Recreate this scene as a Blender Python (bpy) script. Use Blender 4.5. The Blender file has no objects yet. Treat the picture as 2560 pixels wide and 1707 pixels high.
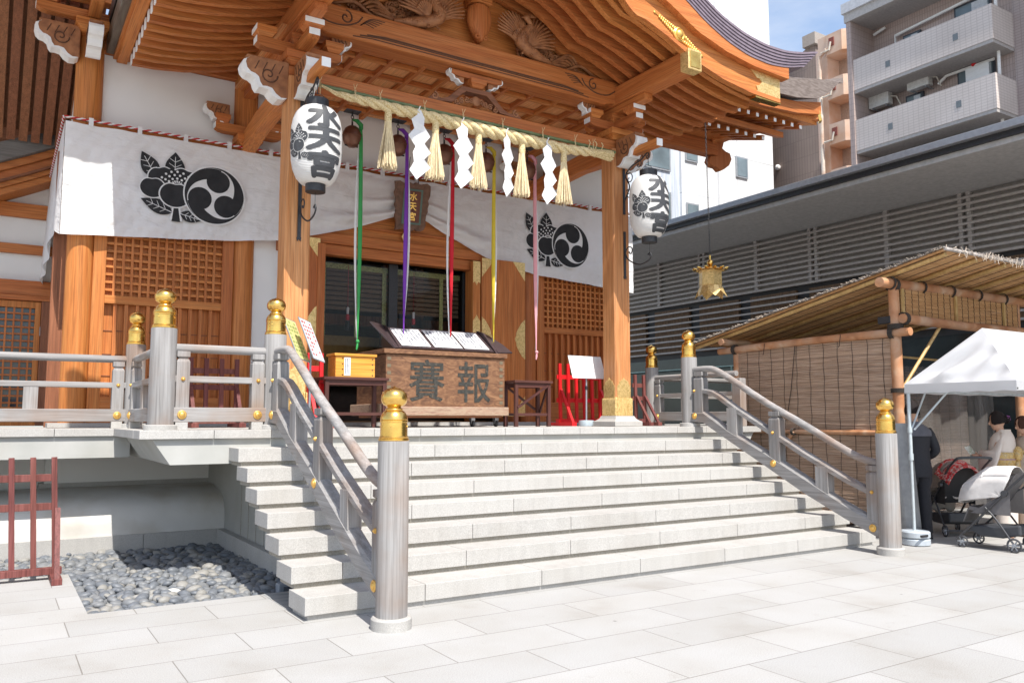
import bpy, bmesh, math, random
from mathutils import Vector, Matrix
R = random.Random(7)
PI = math.pi
sc = bpy.context.scene
COL = sc.collection

# ---------------------------------------------------------------- camera
YAW, PIT, ROL = .5639, .0941, -.0008
cy_, sy_, cp_, sp_ = math.cos(YAW), math.sin(YAW), math.cos(PIT), math.sin(PIT)
fw = Vector((sy_*cp_, cy_*cp_, sp_)); rt = Vector((cy_, -sy_, 0)); up = rt.cross(fw)
cam = bpy.data.cameras.new('camera'); cam.lens = 28.8; cam.sensor_width = 36; cam.clip_end = 500; cam.clip_start = .05
co = bpy.data.objects.new('camera', cam); COL.objects.link(co)
m3 = Matrix((rt, up, -fw)).transposed()
co.matrix_world = Matrix.Translation((-1.6184, -6.3197, 1.5547)) @ m3.to_4x4()
sc.camera = co

# ---------------------------------------------------------------- light
SUNDIR = Vector((.105, 1, -1.5)).normalized()
w = bpy.data.worlds.new('World'); sc.world = w; w.use_nodes = True
nt = w.node_tree; nt.nodes.clear()
sky = nt.nodes.new('ShaderNodeTexSky'); sky.sky_type = 'NISHITA'; sky.sun_disc = False
sky.sun_elevation = math.radians(56.2); sky.sun_rotation = math.radians(186)
sky.air_density = 1.0; sky.dust_density = 1.2; sky.ozone_density = 1.0
bg = nt.nodes.new('ShaderNodeBackground'); bg.inputs[1].default_value = .15
wo = nt.nodes.new('ShaderNodeOutputWorld')
# thin high cloud mixed into the sky by direction
tcw = nt.nodes.new('ShaderNodeTexCoord'); mpw = nt.nodes.new('ShaderNodeMapping'); mpw.inputs['Scale'].default_value = (1.6, 1.6, 5)
nzw = nt.nodes.new('ShaderNodeTexNoise'); nzw.inputs['Scale'].default_value = 2.2; nzw.inputs['Detail'].default_value = 7; nzw.inputs['Roughness'].default_value = .6
crw = nt.nodes.new('ShaderNodeValToRGB'); crw.color_ramp.elements[0].position = .38; crw.color_ramp.elements[1].position = .85
crw.color_ramp.elements[0].color = (.10,)*3+(1,); crw.color_ramp.elements[1].color = (.7,)*3+(1,)
mxw = nt.nodes.new('ShaderNodeMixRGB'); mxw.inputs[2].default_value = (4.3, 4.45, 4.7, 1)
nt.links.new(tcw.outputs['Generated'], mpw.inputs[0]); nt.links.new(mpw.outputs[0], nzw.inputs[0]); nt.links.new(nzw.outputs[0], crw.inputs[0])
nt.links.new(crw.outputs[0], mxw.inputs[0]); nt.links.new(sky.outputs[0], mxw.inputs[1])
nt.links.new(mxw.outputs[0], bg.inputs[0]); nt.links.new(bg.outputs[0], wo.inputs[0])
sl = bpy.data.lights.new('sun', 'SUN'); sl.energy = 4.2; sl.angle = math.radians(.5); sl.color = (1, .965, .905)
so = bpy.data.objects.new('sun', sl); COL.objects.link(so)
so.rotation_euler = SUNDIR.to_track_quat('-Z', 'Y').to_euler(); so.location = (0, -10, 20)
sc.view_settings.view_transform = 'Standard'; sc.view_settings.look = 'None'; sc.view_settings.gamma = 1
sc.view_settings.exposure = .75
sc.cycles.max_bounces = 8; sc.cycles.diffuse_bounces = 5; sc.cycles.use_denoising = True

# ---------------------------------------------------------------- materials
def nodes(name):
    m = bpy.data.materials.new(name); m.use_nodes = True
    n = m.node_tree.nodes; l = m.node_tree.links
    return m, n, l, n['Principled BSDF']
def ramp(n, stops):
    r = n.new('ShaderNodeValToRGB'); e = r.color_ramp.elements
    while len(e) < len(stops): e.new(.5)
    for k, (p, c) in enumerate(stops):
        e[k].position = p; e[k].color = tuple(c)+(1,) if len(c) == 3 else c
    return r
def mat(name, stops, scale=(1, 1, 1), nscale=6, detail=5, rough=.6, metal=0, bump=0, bdist=.01, distort=0, spec=.5, patch=None, pscale=1.2, fine=None, trans=0, alpha=1, sub=0, vary=0, grain=None):
    """noise-driven colour; scale stretches the grain; patch=(colour, amount) adds a large soft variation"""
    m, n, l, b = nodes(name)
    tc = n.new('ShaderNodeTexCoord'); mp = n.new('ShaderNodeMapping'); mp.inputs['Scale'].default_value = scale
    nz = n.new('ShaderNodeTexNoise'); nz.inputs['Scale'].default_value = nscale; nz.inputs['Detail'].default_value = detail
    nz.inputs['Distortion'].default_value = distort
    l.new(tc.outputs['Object'], mp.inputs[0]); l.new(mp.outputs[0], nz.inputs[0])
    if len(stops[0]) != 2: stops = [(.3, stops[0]), (.7, stops[1])]
    r = ramp(n, stops); l.new(nz.outputs[0], r.inputs[0]); col = r.outputs[0]
    if patch:
        z2 = n.new('ShaderNodeTexNoise'); z2.inputs['Scale'].default_value = pscale; z2.inputs['Detail'].default_value = 4
        l.new(tc.outputs['Object'], z2.inputs[0])
        r2 = ramp(n, [(.45, (0, 0, 0)), (.68, (patch[1],)*3)]); l.new(z2.outputs[0], r2.inputs[0])
        mx = n.new('ShaderNodeMixRGB'); mx.inputs[2].default_value = tuple(patch[0])+(1,)
        l.new(r2.outputs[0], mx.inputs[0]); l.new(col, mx.inputs[1]); col = mx.outputs[0]
    if fine:   # fine=(scale, colour, amount) speckles
        z3 = n.new('ShaderNodeTexNoise'); z3.inputs['Scale'].default_value = fine[0]; z3.inputs['Detail'].default_value = 2
        l.new(tc.outputs['Object'], z3.inputs[0])
        r3 = ramp(n, [(.5, (0, 0, 0)), (.62, (fine[2],)*3)]); l.new(z3.outputs[0], r3.inputs[0])
        mx = n.new('ShaderNodeMixRGB'); mx.inputs[2].default_value = tuple(fine[1])+(1,)
        l.new(r3.outputs[0], mx.inputs[0]); l.new(col, mx.inputs[1]); col = mx.outputs[0]
    if grain:   # grain=(stretch, scale, depth): thin dark fibre lines
        m4 = n.new('ShaderNodeMapping'); m4.inputs['Scale'].default_value = grain[0]; z4 = n.new('ShaderNodeTexNoise'); z4.inputs['Scale'].default_value = grain[1]; z4.inputs['Detail'].default_value = 3
        l.new(tc.outputs['Object'], m4.inputs[0]); l.new(m4.outputs[0], z4.inputs[0])
        r4 = ramp(n, [(.38, (1-grain[2],)*3), (.52, (1, 1, 1)), (.72, (1, 1, 1)), (.8, (1-grain[2]*.5,)*3)]); l.new(z4.outputs[0], r4.inputs[0])
        mx = n.new('ShaderNodeMixRGB'); mx.blend_type = 'MULTIPLY'; mx.inputs[0].default_value = 1; l.new(col, mx.inputs[1]); l.new(r4.outputs[0], mx.inputs[2]); col = mx.outputs[0]
    if vary:    # each piece its own shade
        oi = n.new('ShaderNodeObjectInfo'); ge = n.new('ShaderNodeNewGeometry'); ad = n.new('ShaderNodeMath'); ad.operation = 'ADD'
        l.new(oi.outputs['Random'], ad.inputs[0]); l.new(ge.outputs['Random Per Island'], ad.inputs[1])
        mr = n.new('ShaderNodeMapRange'); mr.inputs[1].default_value = 0; mr.inputs[2].default_value = 2; mr.inputs[3].default_value = 1-vary; mr.inputs[4].default_value = 1+vary*.7
        l.new(ad.outputs[0], mr.inputs[0]); hs = n.new('ShaderNodeHueSaturation'); l.new(mr.outputs[0], hs.inputs['Value']); l.new(col, hs.inputs['Color'])
        m5 = n.new('ShaderNodeMapRange'); m5.inputs[3].default_value = .5-vary*.035; m5.inputs[4].default_value = .5+vary*.008; l.new(oi.outputs['Random'], m5.inputs[0]); l.new(m5.outputs[0], hs.inputs['Hue']); col = hs.outputs[0]
    l.new(col, b.inputs['Base Color'])
    b.inputs['Roughness'].default_value = rough; b.inputs['Metallic'].default_value = metal
    b.inputs['Specular IOR Level'].default_value = spec
    if trans: b.inputs['Transmission Weight'].default_value = trans
    if alpha < 1: b.inputs['Alpha'].default_value = alpha
    if sub: b.inputs['Subsurface Weight'].default_value = sub; b.inputs['Subsurface Radius'].default_value = (.03, .02, .02)
    if bump:
        bp = n.new('ShaderNodeBump'); bp.inputs['Strength'].default_value = bump; bp.inputs['Distance'].default_value = bdist
        l.new(nz.outputs[0], bp.inputs['Height']); l.new(bp.outputs[0], b.inputs['Normal'])
    return m
def wood(name, c1, c2, c3, ax, rough=.55, k=1.0, patch=None, gd=.30):
    s = {'x': (.35, 7, 7), 'y': (7, .35, 7), 'z': (7, 7, .35)}[ax]
    return mat(name, [(.28, c1), (.5, c2), (.72, c3)], scale=s, nscale=3.2*k, detail=8, rough=rough, bump=.25, bdist=.004, distort=.35, spec=.3, patch=patch, pscale=1.6, vary=.22, grain=({'x': (.8, 40, 40), 'y': (40, .8, 40), 'z': (40, 40, .8)}[ax], 2.2, gd))
W = {}
for a in 'xyz':
    W['r'+a] = wood('cedar_'+a, (.43, .132, .032), (.51, .178, .046), (.57, .222, .066), a)                 # hall timber
    W['p'+a] = wood('cypress_'+a, (.48, .195, .065), (.56, .25, .092), (.63, .31, .13), a, k=1.2)            # newer pale timber of the pillars
    W['g'+a] = wood('weathered_'+a, (.22, .208, .20), (.31, .297, .287), (.385, .373, .364), a, rough=.92, patch=((.27, .16, .09), .55), gd=.16)
    W['d'+a] = wood('dark_cedar_'+a, (.21, .085, .038), (.27, .11, .05), (.32, .135, .062), a)
    W['t'+a] = wood('table_brown_'+a, (.065, .026, .02), (.085, .032, .025), (.11, .042, .032), a, rough=.5)
    W['b'+a] = wood('brown_paint_'+a, (.13, .04, .032), (.17, .055, .045), (.22, .08, .068), a, rough=.6)
GRAN = mat('granite', [(.35, (.40, .385, .36)), (.65, (.48, .465, .44))], nscale=90, detail=3, rough=.75, bump=.15, bdist=.002, fine=(210, (.23, .22, .21), .45), patch=((.36, .335, .30), .4), pscale=2.2, vary=.07, grain=((7, 7, .7), 1.6, .055))
GRAND = mat('granite_joint', [(.35, (.30, .27, .22)), (.65, (.38, .35, .30))], nscale=60, rough=.85, fine=(180, (.16, .15, .14), .5))
CONC = mat('concrete', [(.3, (.36, .36, .335)), (.7, (.44, .435, .41))], nscale=2.5, detail=8, rough=.85, patch=((.33, .29, .23), .35), pscale=.9)
PLAS = mat('plaster', [(.3, (.70, .69, .67)), (.7, (.76, .75, .73))], nscale=1.3, rough=.85)
GOLD = mat('gold', [(.3, (.80, .48, .12)), (.7, (.90, .59, .17))], nscale=14, rough=.24, metal=1, bump=.03, patch=((.50, .26, .07), .5), pscale=9)
GOLDM = mat('gold_chased', [(.35, (.62, .42, .15)), (.6, (.86, .62, .27))], nscale=15, detail=2, rough=.42, metal=.6, bump=.5, bdist=.01, distort=2.2)
BRASS = mat('gold_boss', [(.3, (.72, .42, .10)), (.7, (.82, .52, .16))], nscale=30, rough=.42, metal=.75)
BLACK = mat('black_iron', [(.3, (.018, .018, .02)), (.7, (.03, .03, .034))], nscale=30, rough=.5)
INK = mat('black_dye', [(.3, (.016, .016, .018)), (.7, (.028, .028, .03))], nscale=8, rough=.9)
WHITEP = mat('white_paint', [(.3, (.74, .73, .71)), (.7, (.82, .81, .79))], nscale=10, rough=.7)
CLOTH = mat('white_cloth', [(.3, (.79, .78, .77)), (.7, (.85, .845, .84))], scale=(.6, 1, 1.6), nscale=4, detail=7, rough=.9, bump=.8, bdist=.05, distort=.6)
def add_translucent(m, col, fac):
    n = m.node_tree.nodes; l = m.node_tree.links; b = n['Principled BSDF']; out = n['Material Output']
    t = n.new('ShaderNodeBsdfTranslucent'); t.inputs[0].default_value = tuple(col)+(1,)
    mx = n.new('ShaderNodeMixShader'); mx.inputs[0].default_value = fac
    l.new(b.outputs[0], mx.inputs[1]); l.new(t.outputs[0], mx.inputs[2]); l.new(mx.outputs[0], out.inputs[0]); return m
add_translucent(CLOTH, (.8, .78, .75), .22)
PAPER = mat('white_paper', [(.3, (.80, .80, .80)), (.7, (.86, .86, .86))], nscale=12, rough=.8); add_translucent(PAPER, (.85, .85, .85), .2)
STRAW = mat('straw', [(.3, (.42, .30, .12)), (.5, (.66, .52, .28)), (.75, (.80, .68, .42))], nscale=60, detail=4, rough=.8, bump=.4, bdist=.006)
BAMB = mat('green_bamboo', [(.3, (.10, .15, .06)), (.7, (.18, .22, .10))], nscale=9, rough=.5)
DRYB = mat('dry_bamboo', [(.3, (.50, .32, .12)), (.7, (.66, .46, .20))], scale=(6, 6, 1), nscale=6, rough=.45, patch=((.30, .17, .06), .5), pscale=6)
LOG = mat('peeled_log', [(.3, (.36, .15, .065)), (.55, (.52, .25, .12)), (.75, (.60, .41, .27))], nscale=3.5, detail=7, rough=.6, distort=.8, bump=.15, patch=((.50, .38, .28), .6), pscale=1.8)
ROPE = mat('black_rope', [(.3, (.03, .025, .02)), (.7, (.07, .055, .045))], nscale=80, rough=.95, bump=.5)
def flat(name, c, rough=.6, metal=0, var=.12, ns=12, **k):
    return mat(name, [tuple(x*(1-var) for x in c), tuple(min(1, x*(1+var)) for x in c)], nscale=ns, rough=rough, metal=metal, **k)

# ---------------------------------------------------------------- mesh helpers
class MB:
    def __init__(s): s.bm = bmesh.new()
    def face(s, vs):
        try: return s.bm.faces.new(vs)
        except ValueError: return None
    def vs(s, pts): return [s.bm.verts.new(p) for p in pts]
    def box(s, x0, x1, y0, y1, z0, z1):
        v = s.vs([(x, y, z) for x in (x0, x1) for y in (y0, y1) for z in (z0, z1)])
        for f in ((0, 1, 3, 2), (4, 6, 7, 5), (0, 4, 5, 1), (2, 3, 7, 6), (0, 2, 6, 4), (1, 5, 7, 3)): s.face([v[i] for i in f])
        return s
    def beam(s, p0, p1, w, h, upv=(0, 0, 1), w2=None, h2=None):
        p0, p1 = Vector(p0), Vector(p1); t = (p1-p0).normalized(); sd = t.cross(Vector(upv)).normalized(); u = sd.cross(t)
        w2 = w2 or w; h2 = h2 or h; v = []
        for p, a, b in ((p0, w, h), (p1, w2, h2)):
            for i, j in ((-1, -1), (1, -1), (1, 1), (-1, 1)): v.append(s.bm.verts.new(p+sd*(i*a/2)+u*(j*b/2)))
        for f in ((3, 2, 1, 0), (4, 5, 6, 7), (0, 1, 5, 4), (1, 2, 6, 5), (2, 3, 7, 6), (3, 0, 4, 7)): s.face([v[i] for i in f])
        return s
    def prism(s, poly, ax, a, b, cap=True):
        f = {'x': lambda p, q: (q, p[0], p[1]), 'y': lambda p, q: (p[0], q, p[1]), 'z': lambda p, q: (p[0], p[1], q)}[ax]
        A = s.vs([f(p, a) for p in poly]); B = s.vs([f(p, b) for p in poly]); n = len(poly)
        for i in range(n): s.face([A[i], A[(i+1) % n], B[(i+1) % n], B[i]])
        if cap:
            s.face(A[::-1]); s.face(B)
        return s
    def ribbon2(s, top, bot, ax, a, b):
        """closed solid between two matching polylines (2D), extruded a..b"""
        f = {'x': lambda p, q: (q, p[0], p[1]), 'y': lambda p, q: (p[0], q, p[1]), 'z': lambda p, q: (p[0], p[1], q)}[ax]
        T0 = s.vs([f(p, a) for p in top]); B0 = s.vs([f(p, a) for p in bot]); T1 = s.vs([f(p, b) for p in top]); B1 = s.vs([f(p, b) for p in bot])
        for i in range(len(top)-1):
            s.face([T0[i], T0[i+1], B0[i+1], B0[i]]); s.face([T1[i+1], T1[i], B1[i], B1[i+1]])
            s.face([T0[i+1], T0[i], T1[i], T1[i+1]]); s.face([B0[i], B0[i+1], B1[i+1], B1[i]])
        s.face([T0[0], B0[0], B1[0], T1[0]]); s.face([B0[-1], T0[-1], T1[-1], B1[-1]])
        return s
    def tube(s, pts, r, n=8, cap=True):
        pts = [Vector(p) for p in pts]; rs = r if isinstance(r, (list, tuple)) else [r]*len(pts)
        rings = []; prev = None
        for i, p in enumerate(pts):
            t = (pts[min(i+1, len(pts)-1)]-pts[max(i-1, 0)])
            t = t.normalized() if t.length > 1e-9 else Vector((0, 0, 1))
            if prev is None:
                a = Vector((0, 0, 1)) if abs(t.z) < .9 else Vector((1, 0, 0))
                prev = (a-t*a.dot(t)).normalized()
            else:
                prev = (prev-t*prev.dot(t)); prev = prev.normalized() if prev.length > 1e-6 else t.orthogonal().normalized()
            b = t.cross(prev)
            rings.append(s.vs([p+(prev*math.cos(k*2*PI/n)+b*math.sin(k*2*PI/n))*rs[i] for k in range(n)]))
        for i in range(len(rings)-1):
            for k in range(n): s.face([rings[i][k], rings[i][(k+1) % n], rings[i+1][(k+1) % n], rings[i+1][k]])
        if cap: s.face(rings[0][::-1]); s.face(rings[-1])
        return s
    def lathe(s, prof, c, n=24, sx=1, sy=1, cap=True):
        rings = []
        for r, z in prof:
            rings.append(s.vs([(c[0]+r*sx*math.cos(k*2*PI/n), c[1]+r*sy*math.sin(k*2*PI/n), c[2]+z) for k in range(n)]))
        for i in range(len(rings)-1):
            for k in range(n): s.face([rings[i][k], rings[i][(k+1) % n], rings[i+1][(k+1) % n], rings[i+1][k]])
        if cap: s.face(rings[0][::-1]); s.face(rings[-1])
        return s
    def cyl(s, p0, p1, r, n=16): return s.tube([p0, p1], r, n)
    def sweep(s, pts, prof, side):
        """sweep 2D profile (a along side, b along side x tangent) on a path with constant side vector"""
        pts = [Vector(p) for p in pts]; side = Vector(side); rings = []
        for i, p in enumerate(pts):
            t = (pts[min(i+1, len(pts)-1)]-pts[max(i-1, 0)]).normalized(); u = side.cross(t).normalized()
            if u.z < 0: u = -u
            rings.append(s.vs([p+side*a+u*b for a, b in prof]))
        n = len(prof)
        for i in range(len(rings)-1):
            for k in range(n): s.face([rings[i][k], rings[i][(k+1) % n], rings[i+1][(k+1) % n], rings[i+1][k]])
        s.face(rings[0][::-1]); s.face(rings[-1]); return s
    def grid(s, fn, nu, nv, closed=False):
        V = [[s.bm.verts.new(fn(i/nu, j/nv)) for j in range(nv+1)] for i in range(nu+1)]
        for i in range(nu):
            for j in range(nv): s.face([V[i][j], V[i+1][j], V[i+1][j+1], V[i][j+1]])
        return s
    def ell(s, c, r, nu=12, nv=8, rot=None):
        c = Vector(c); rot = rot or Matrix.Identity(3); V = []
        for j in range(1, nv):
            th = PI*j/nv
            V.append(s.vs([c+rot@Vector((r[0]*math.sin(th)*math.cos(2*PI*i/nu), r[1]*math.sin(th)*math.sin(2*PI*i/nu), r[2]*math.cos(th))) for i in range(nu)]))
        a = s.bm.verts.new(c+rot@Vector((0, 0, r[2]))); b = s.bm.verts.new(c-rot@Vector((0, 0, r[2])))
        for i in range(nu):
            s.face([a, V[0][i], V[0][(i+1) % nu]]); s.face([b, V[-1][(i+1) % nu], V[-1][i]])
            for j in range(len(V)-1): s.face([V[j][i], V[j+1][i], V[j+1][(i+1) % nu], V[j][(i+1) % nu]])
        return s
    def loft(s, rings, cap=True):
        RR = [s.vs(r) for r in rings]; n = len(RR[0])
        for i in range(len(RR)-1):
            for k in range(n): s.face([RR[i][k], RR[i][(k+1) % n], RR[i+1][(k+1) % n], RR[i+1][k]])
        if cap: s.face(RR[0][::-1]); s.face(RR[-1])
        return s
    def poly(s, pts): s.face(s.vs(pts)); return s
    def build(s, name, m, parent=None, loc=None, smooth=False, bevel=0, thick=0, sub=0, recalc=True):
        base = wloc(parent) if parent else Vector(loc or (0, 0, 0))
        if base.length > 0: bmesh.ops.translate(s.bm, verts=s.bm.verts, vec=-base)
        if recalc and not thick: bmesh.ops.recalc_face_normals(s.bm, faces=s.bm.faces)
        me = bpy.data.meshes.new(name); s.bm.to_mesh(me); s.bm.free()
        ms = m if isinstance(m, (list, tuple)) else [m]
        for q in ms: me.materials.append(q)
        if smooth:
            for p in me.polygons: p.use_smooth = True
            me.set_sharp_from_angle(angle=math.radians(smooth if smooth > 1 else 40))
        o = bpy.data.objects.new(name, me); COL.objects.link(o)
        if parent: o.parent = parent
        elif loc: o.location = loc
        if thick:
            q = o.modifiers.new('s', 'SOLIDIFY'); q.thickness = thick; q.offset = 0
        if sub:
            q = o.modifiers.new('u', 'SUBSURF'); q.levels = sub; q.render_levels = sub
        if bevel:
            q = o.modifiers.new('b', 'BEVEL'); q.width = bevel; q.segments = 2; q.limit_method = 'ANGLE'; q.angle_limit = math.radians(50)
        return o
def wloc(o):
    v = Vector((0, 0, 0))
    while o: v += o.location; o = o.parent
    return v
def tag(o, label=None, cat=None, group=None, kind=None):
    for k, v in (('label', label), ('category', cat), ('group', group), ('kind', kind)):
        if v: o[k] = v
    return o
def thing(name, loc, label, cat, group=None):
    o = bpy.data.objects.new(name, None); COL.objects.link(o); o.location = loc; o.empty_display_size = .1
    return tag(o, label, cat, group)
def copy_tree(o, parent=None, loc=None):
    c = o.copy(); COL.objects.link(c); c.parent = parent
    if loc is not None: c.location = loc
    for ch in list(o.children): copy_tree(ch, c)
    return c
def lerp(a, b, t): return a+(b-a)*t
def interp(tab, x):
    if x <= tab[0][0]: return tab[0][1]
    for (a, b), (c, d) in zip(tab, tab[1:]):
        if x <= c: return b+(d-b)*(x-a)/(c-a)
    return tab[-1][1]
def smooth_path(pts, k=6):
    pts = [Vector(p) for p in pts]; out = []
    P = [pts[0]*2-pts[1]]+pts+[pts[-1]*2-pts[-2]]
    for i in range(1, len(P)-2):
        for j in range(k):
            t = j/k; a, b, c, d = P[i-1], P[i], P[i+1], P[i+2]
            out.append(.5*((2*b)+(c-a)*t+(2*a-5*b+4*c-d)*t*t+(3*b-a-3*c+d)*t*t*t))
    out.append(pts[-1]); return out
_tc = {}
def text_tris(s, bold=.02, step=None):
    """glyph outline of a character as (verts2d, faces), centred, about 1 unit high"""
    key = (s, bold, step)
    if key in _tc: return _tc[key]
    c = bpy.data.curves.new('t', 'FONT'); c.body = s; c.offset = bold; c.resolution_u = 3
    o = bpy.data.objects.new('t', c); COL.objects.link(o); bpy.context.view_layer.update()
    me = bpy.data.meshes.new_from_object(o.evaluated_get(bpy.context.evaluated_depsgraph_get()))
    bm = bmesh.new(); bm.from_mesh(me)
    bpy.data.objects.remove(o); bpy.data.meshes.remove(me); bpy.data.curves.remove(c)
    bmesh.ops.remove_doubles(bm, verts=bm.verts, dist=1e-5)
    xs = [v.co.x for v in bm.verts]; ys = [v.co.y for v in bm.verts]
    cx, cy = (min(xs)+max(xs))/2, (min(ys)+max(ys))/2
    for v in bm.verts: v.co.x -= cx; v.co.y -= cy
    if step:
        for ax in (0, 1):
            k = -.6
            while k < .6:
                no = (1, 0, 0) if ax == 0 else (0, 1, 0); pc = (k, 0, 0) if ax == 0 else (0, k, 0)
                bmesh.ops.bisect_plane(bm, geom=bm.verts[:]+bm.edges[:]+bm.faces[:], plane_co=pc, plane_no=no); k += step
    bm.verts.index_update()
    r = ([(v.co.x, v.co.y) for v in bm.verts], [[v.index for v in f.verts] for f in bm.faces]); bm.free()
    _tc[key] = r; return r
def put_text(mb, s, fn, bold=.02, step=None):
    """brush weight is built from shifted copies of the glyph"""
    vs, fs = text_tris(s, 0, step)
    sh = [(0, 0)]+[(bold*math.cos(k*PI/4), bold*math.sin(k*PI/4)) for k in range(8)] if bold else [(0, 0)]
    for k, (dx, dy) in enumerate(sh):
        V = [mb.bm.verts.new(fn(x+dx, y+dy, k)) for x, y in vs]
        for f in fs: mb.face([V[i] for i in f])
def text_plane(mb, s, o, ux, uz, size, bold=.02, sx=1, vertical=False, pitch=1.05):
    """letters on a plane with origin o, unit right ux, unit up uz"""
    o, ux, uz = Vector(o), Vector(ux), Vector(uz); nn_ = ux.cross(uz)
    for k, ch in enumerate(s):
        if ch == ' ': continue
        off = (-uz if vertical else ux)*(k*size*pitch)
        put_text(mb, ch, lambda x, y, k_=0: o+off+ux*x*size*sx+uz*y*size+nn_*(k_*.0003), bold)
# ================================================================ GROUND
def paving_mat():
    m, n, l, b = nodes('paving')
    tc = n.new('ShaderNodeTexCoord'); mp = n.new('ShaderNodeMapping'); mp.inputs['Location'].default_value = (1.07+103, .03+50.8, 0)
    br = n.new('ShaderNodeTexBrick'); br.offset = .5; br.offset_frequency = 2
    for k, v in (('Scale', 1), ('Mortar Size', .004), ('Mortar Smooth', .1), ('Bias', 0), ('Brick Width', 1.03), ('Row Height', .508)): br.inputs[k].default_value = v
    br.inputs['Color1'].default_value = (.385, .38, .37, 1); br.inputs['Color2'].default_value = (.43, .424, .414, 1); br.inputs['Mortar'].default_value = (.235, .22, .205, 1)
    l.new(tc.outputs['Object'], mp.inputs[0]); l.new(mp.outputs[0], br.inputs[0])
    z = n.new('ShaderNodeTexNoise'); z.inputs['Scale'].default_value = 130; z.inputs['Detail'].default_value = 3; l.new(tc.outputs['Object'], z.inputs[0])
    r = ramp(n, [(.35, (.80, .79, .78)), (.62, (1, 1, 1))]); l.new(z.outputs[0], r.inputs[0])
    z2 = n.new('ShaderNodeTexNoise'); z2.inputs['Scale'].default_value = 1.3; z2.inputs['Detail'].default_value = 6; l.new(tc.outputs['Object'], z2.inputs[0])
    r2 = ramp(n, [(.28, (.84, .81, .77)), (.42, (.95, .94, .92)), (.62, (1, 1, 1))]); l.new(z2.outputs[0], r2.inputs[0])
    a = n.new('ShaderNodeMixRGB'); a.blend_type = 'MULTIPLY'; a.inputs[0].default_value = 1; l.new(br.outputs[0], a.inputs[1]); l.new(r.outputs[0], a.inputs[2])
    c = n.new('ShaderNodeMixRGB'); c.blend_type = 'MULTIPLY'; c.inputs[0].default_value = 1; l.new(a.outputs[0], c.inputs[1]); l.new(r2.outputs[0], c.inputs[2])
    l.new(c.outputs[0], b.inputs['Base Color']); b.inputs['Roughness'].default_value = .8; b.inputs['Specular IOR Level'].default_value = .3
    z3 = n.new('ShaderNodeTexNoise'); z3.inputs['Scale'].default_value = 5.5; z3.inputs['Detail'].default_value = 9; z3.inputs['Roughness'].default_value = .75; l.new(tc.outputs['Object'], z3.inputs[0])
    r3 = ramp(n, [(.60, (1, 1, 1)), (.70, (.86, .84, .81)), (.8, (.72, .69, .66))]); l.new(z3.outputs[0], r3.inputs[0])
    vo = n.new('ShaderNodeTexVoronoi'); vo.inputs['Scale'].default_value = 1.7; l.new(tc.outputs['Object'], vo.inputs[0]); r5 = ramp(n, [(.018, (.55, .54, .53)), (.03, (1, 1, 1))]); l.new(vo.outputs['Distance'], r5.inputs[0])
    prev = c
    for rx in (r3, r5):
        k2 = n.new('ShaderNodeMixRGB'); k2.blend_type = 'MULTIPLY'; k2.inputs[0].default_value = 1; l.new(prev.outputs[0], k2.inputs[1]); l.new(rx.outputs[0], k2.inputs[2]); prev = k2
    l.new(prev.outputs[0], b.inputs['Base Color'])
    bp = n.new('ShaderNodeBump'); bp.inputs['Strength'].default_value = .6; bp.inputs['Distance'].default_value = .004; bp.invert = True
    l.new(br.outputs['Fac'], bp.inputs['Height']); l.new(bp.outputs[0], b.inputs['Normal'])
    return m
PAVE = paving_mat()
g = MB()
def q(x0, x1, y0, y1, z=0): g.poly([(x0, y0, z), (x1, y0, z), (x1, y1, z), (x0, y1, z)])
PX0, PX1, PY0, PY1, PY2 = -.89, 1.04, 1.19, 3.2, 4.93
q(-90, 120, -60, PY0); q(-90, PX0, PY0, PY1); q(PX1, 120, PY0, 120); q(-90, PX1, PY2+.3, 120)
# pit sides
for a, b_ in (((PX0, PY0), (PX1, PY0)), ((PX0, PY0), (PX0, PY1)), ((-8, PY1), (PX0, PY1))):
    g.poly([(a[0], a[1], 0), (b_[0], b_[1], 0), (b_[0], b_[1], -.3), (a[0], a[1], -.3)])
tag(g.build('paved_ground', PAVE, recalc=False), kind='structure')
g = MB().box(-8, PX1, PY0-.02, PY2+.4, -.34, -.22)
tag(g.build('pit_floor', CONC), kind='structure')

# river stones
ST = [flat('river_stone_a', (.13, .14, .155), .5, ns=40), flat('river_stone_b', (.175, .18, .185), .55, ns=40), flat('river_stone_c', (.25, .24, .22), .6, ns=40), flat('river_stone_d', (.62, .60, .56), .7, ns=40)]
pb = MB(); rr = random.Random(3)
def pebble(x, y, z, s):
    f0 = len(pb.bm.faces)
    rot = Matrix.Rotation(rr.uniform(0, 2*PI), 3, 'Z') @ Matrix.Rotation(rr.uniform(-.45, .45), 3, 'X') @ Matrix.Rotation(rr.uniform(-.4, .4), 3, 'Y')
    a = s*rr.uniform(.85, 1.15); pb.ell((x, y, z), (a, a*rr.uniform(.62, .85), a*rr.uniform(.42, .6)), 10, 7, rot)
    pb.bm.faces.ensure_lookup_table(); mi = rr.choices((0, 1, 2, 3), (42, 42, 15, .8))[0]
    for f in pb.bm.faces[f0:]: f.material_index = mi
for lay, zz in ((0, -.16), (1, -.105), (1, -.085)):
    y = PY0+.03
    while y < PY2+.02:
        x0 = -2.6 if y > PY1+.04 else PX0+.04
        x = x0
        while x < PX1-.02:
            s = rr.uniform(.045, .082) if lay else rr.uniform(.05, .08)
            pebble(x+rr.uniform(-.03, .03), y+rr.uniform(-.03, .03), zz+rr.uniform(-.015, .022), s); x += rr.uniform(.10, .135)
        y += .098
pb.bm.faces.ensure_lookup_table()
tag(pb.build('river_stones', ST, smooth=80), kind='stuff')
t = thing('uplight', (.77, 1.42, -.1), 'small grey floodlight box half hidden among the river stones under the steps', 'floodlight')
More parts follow.
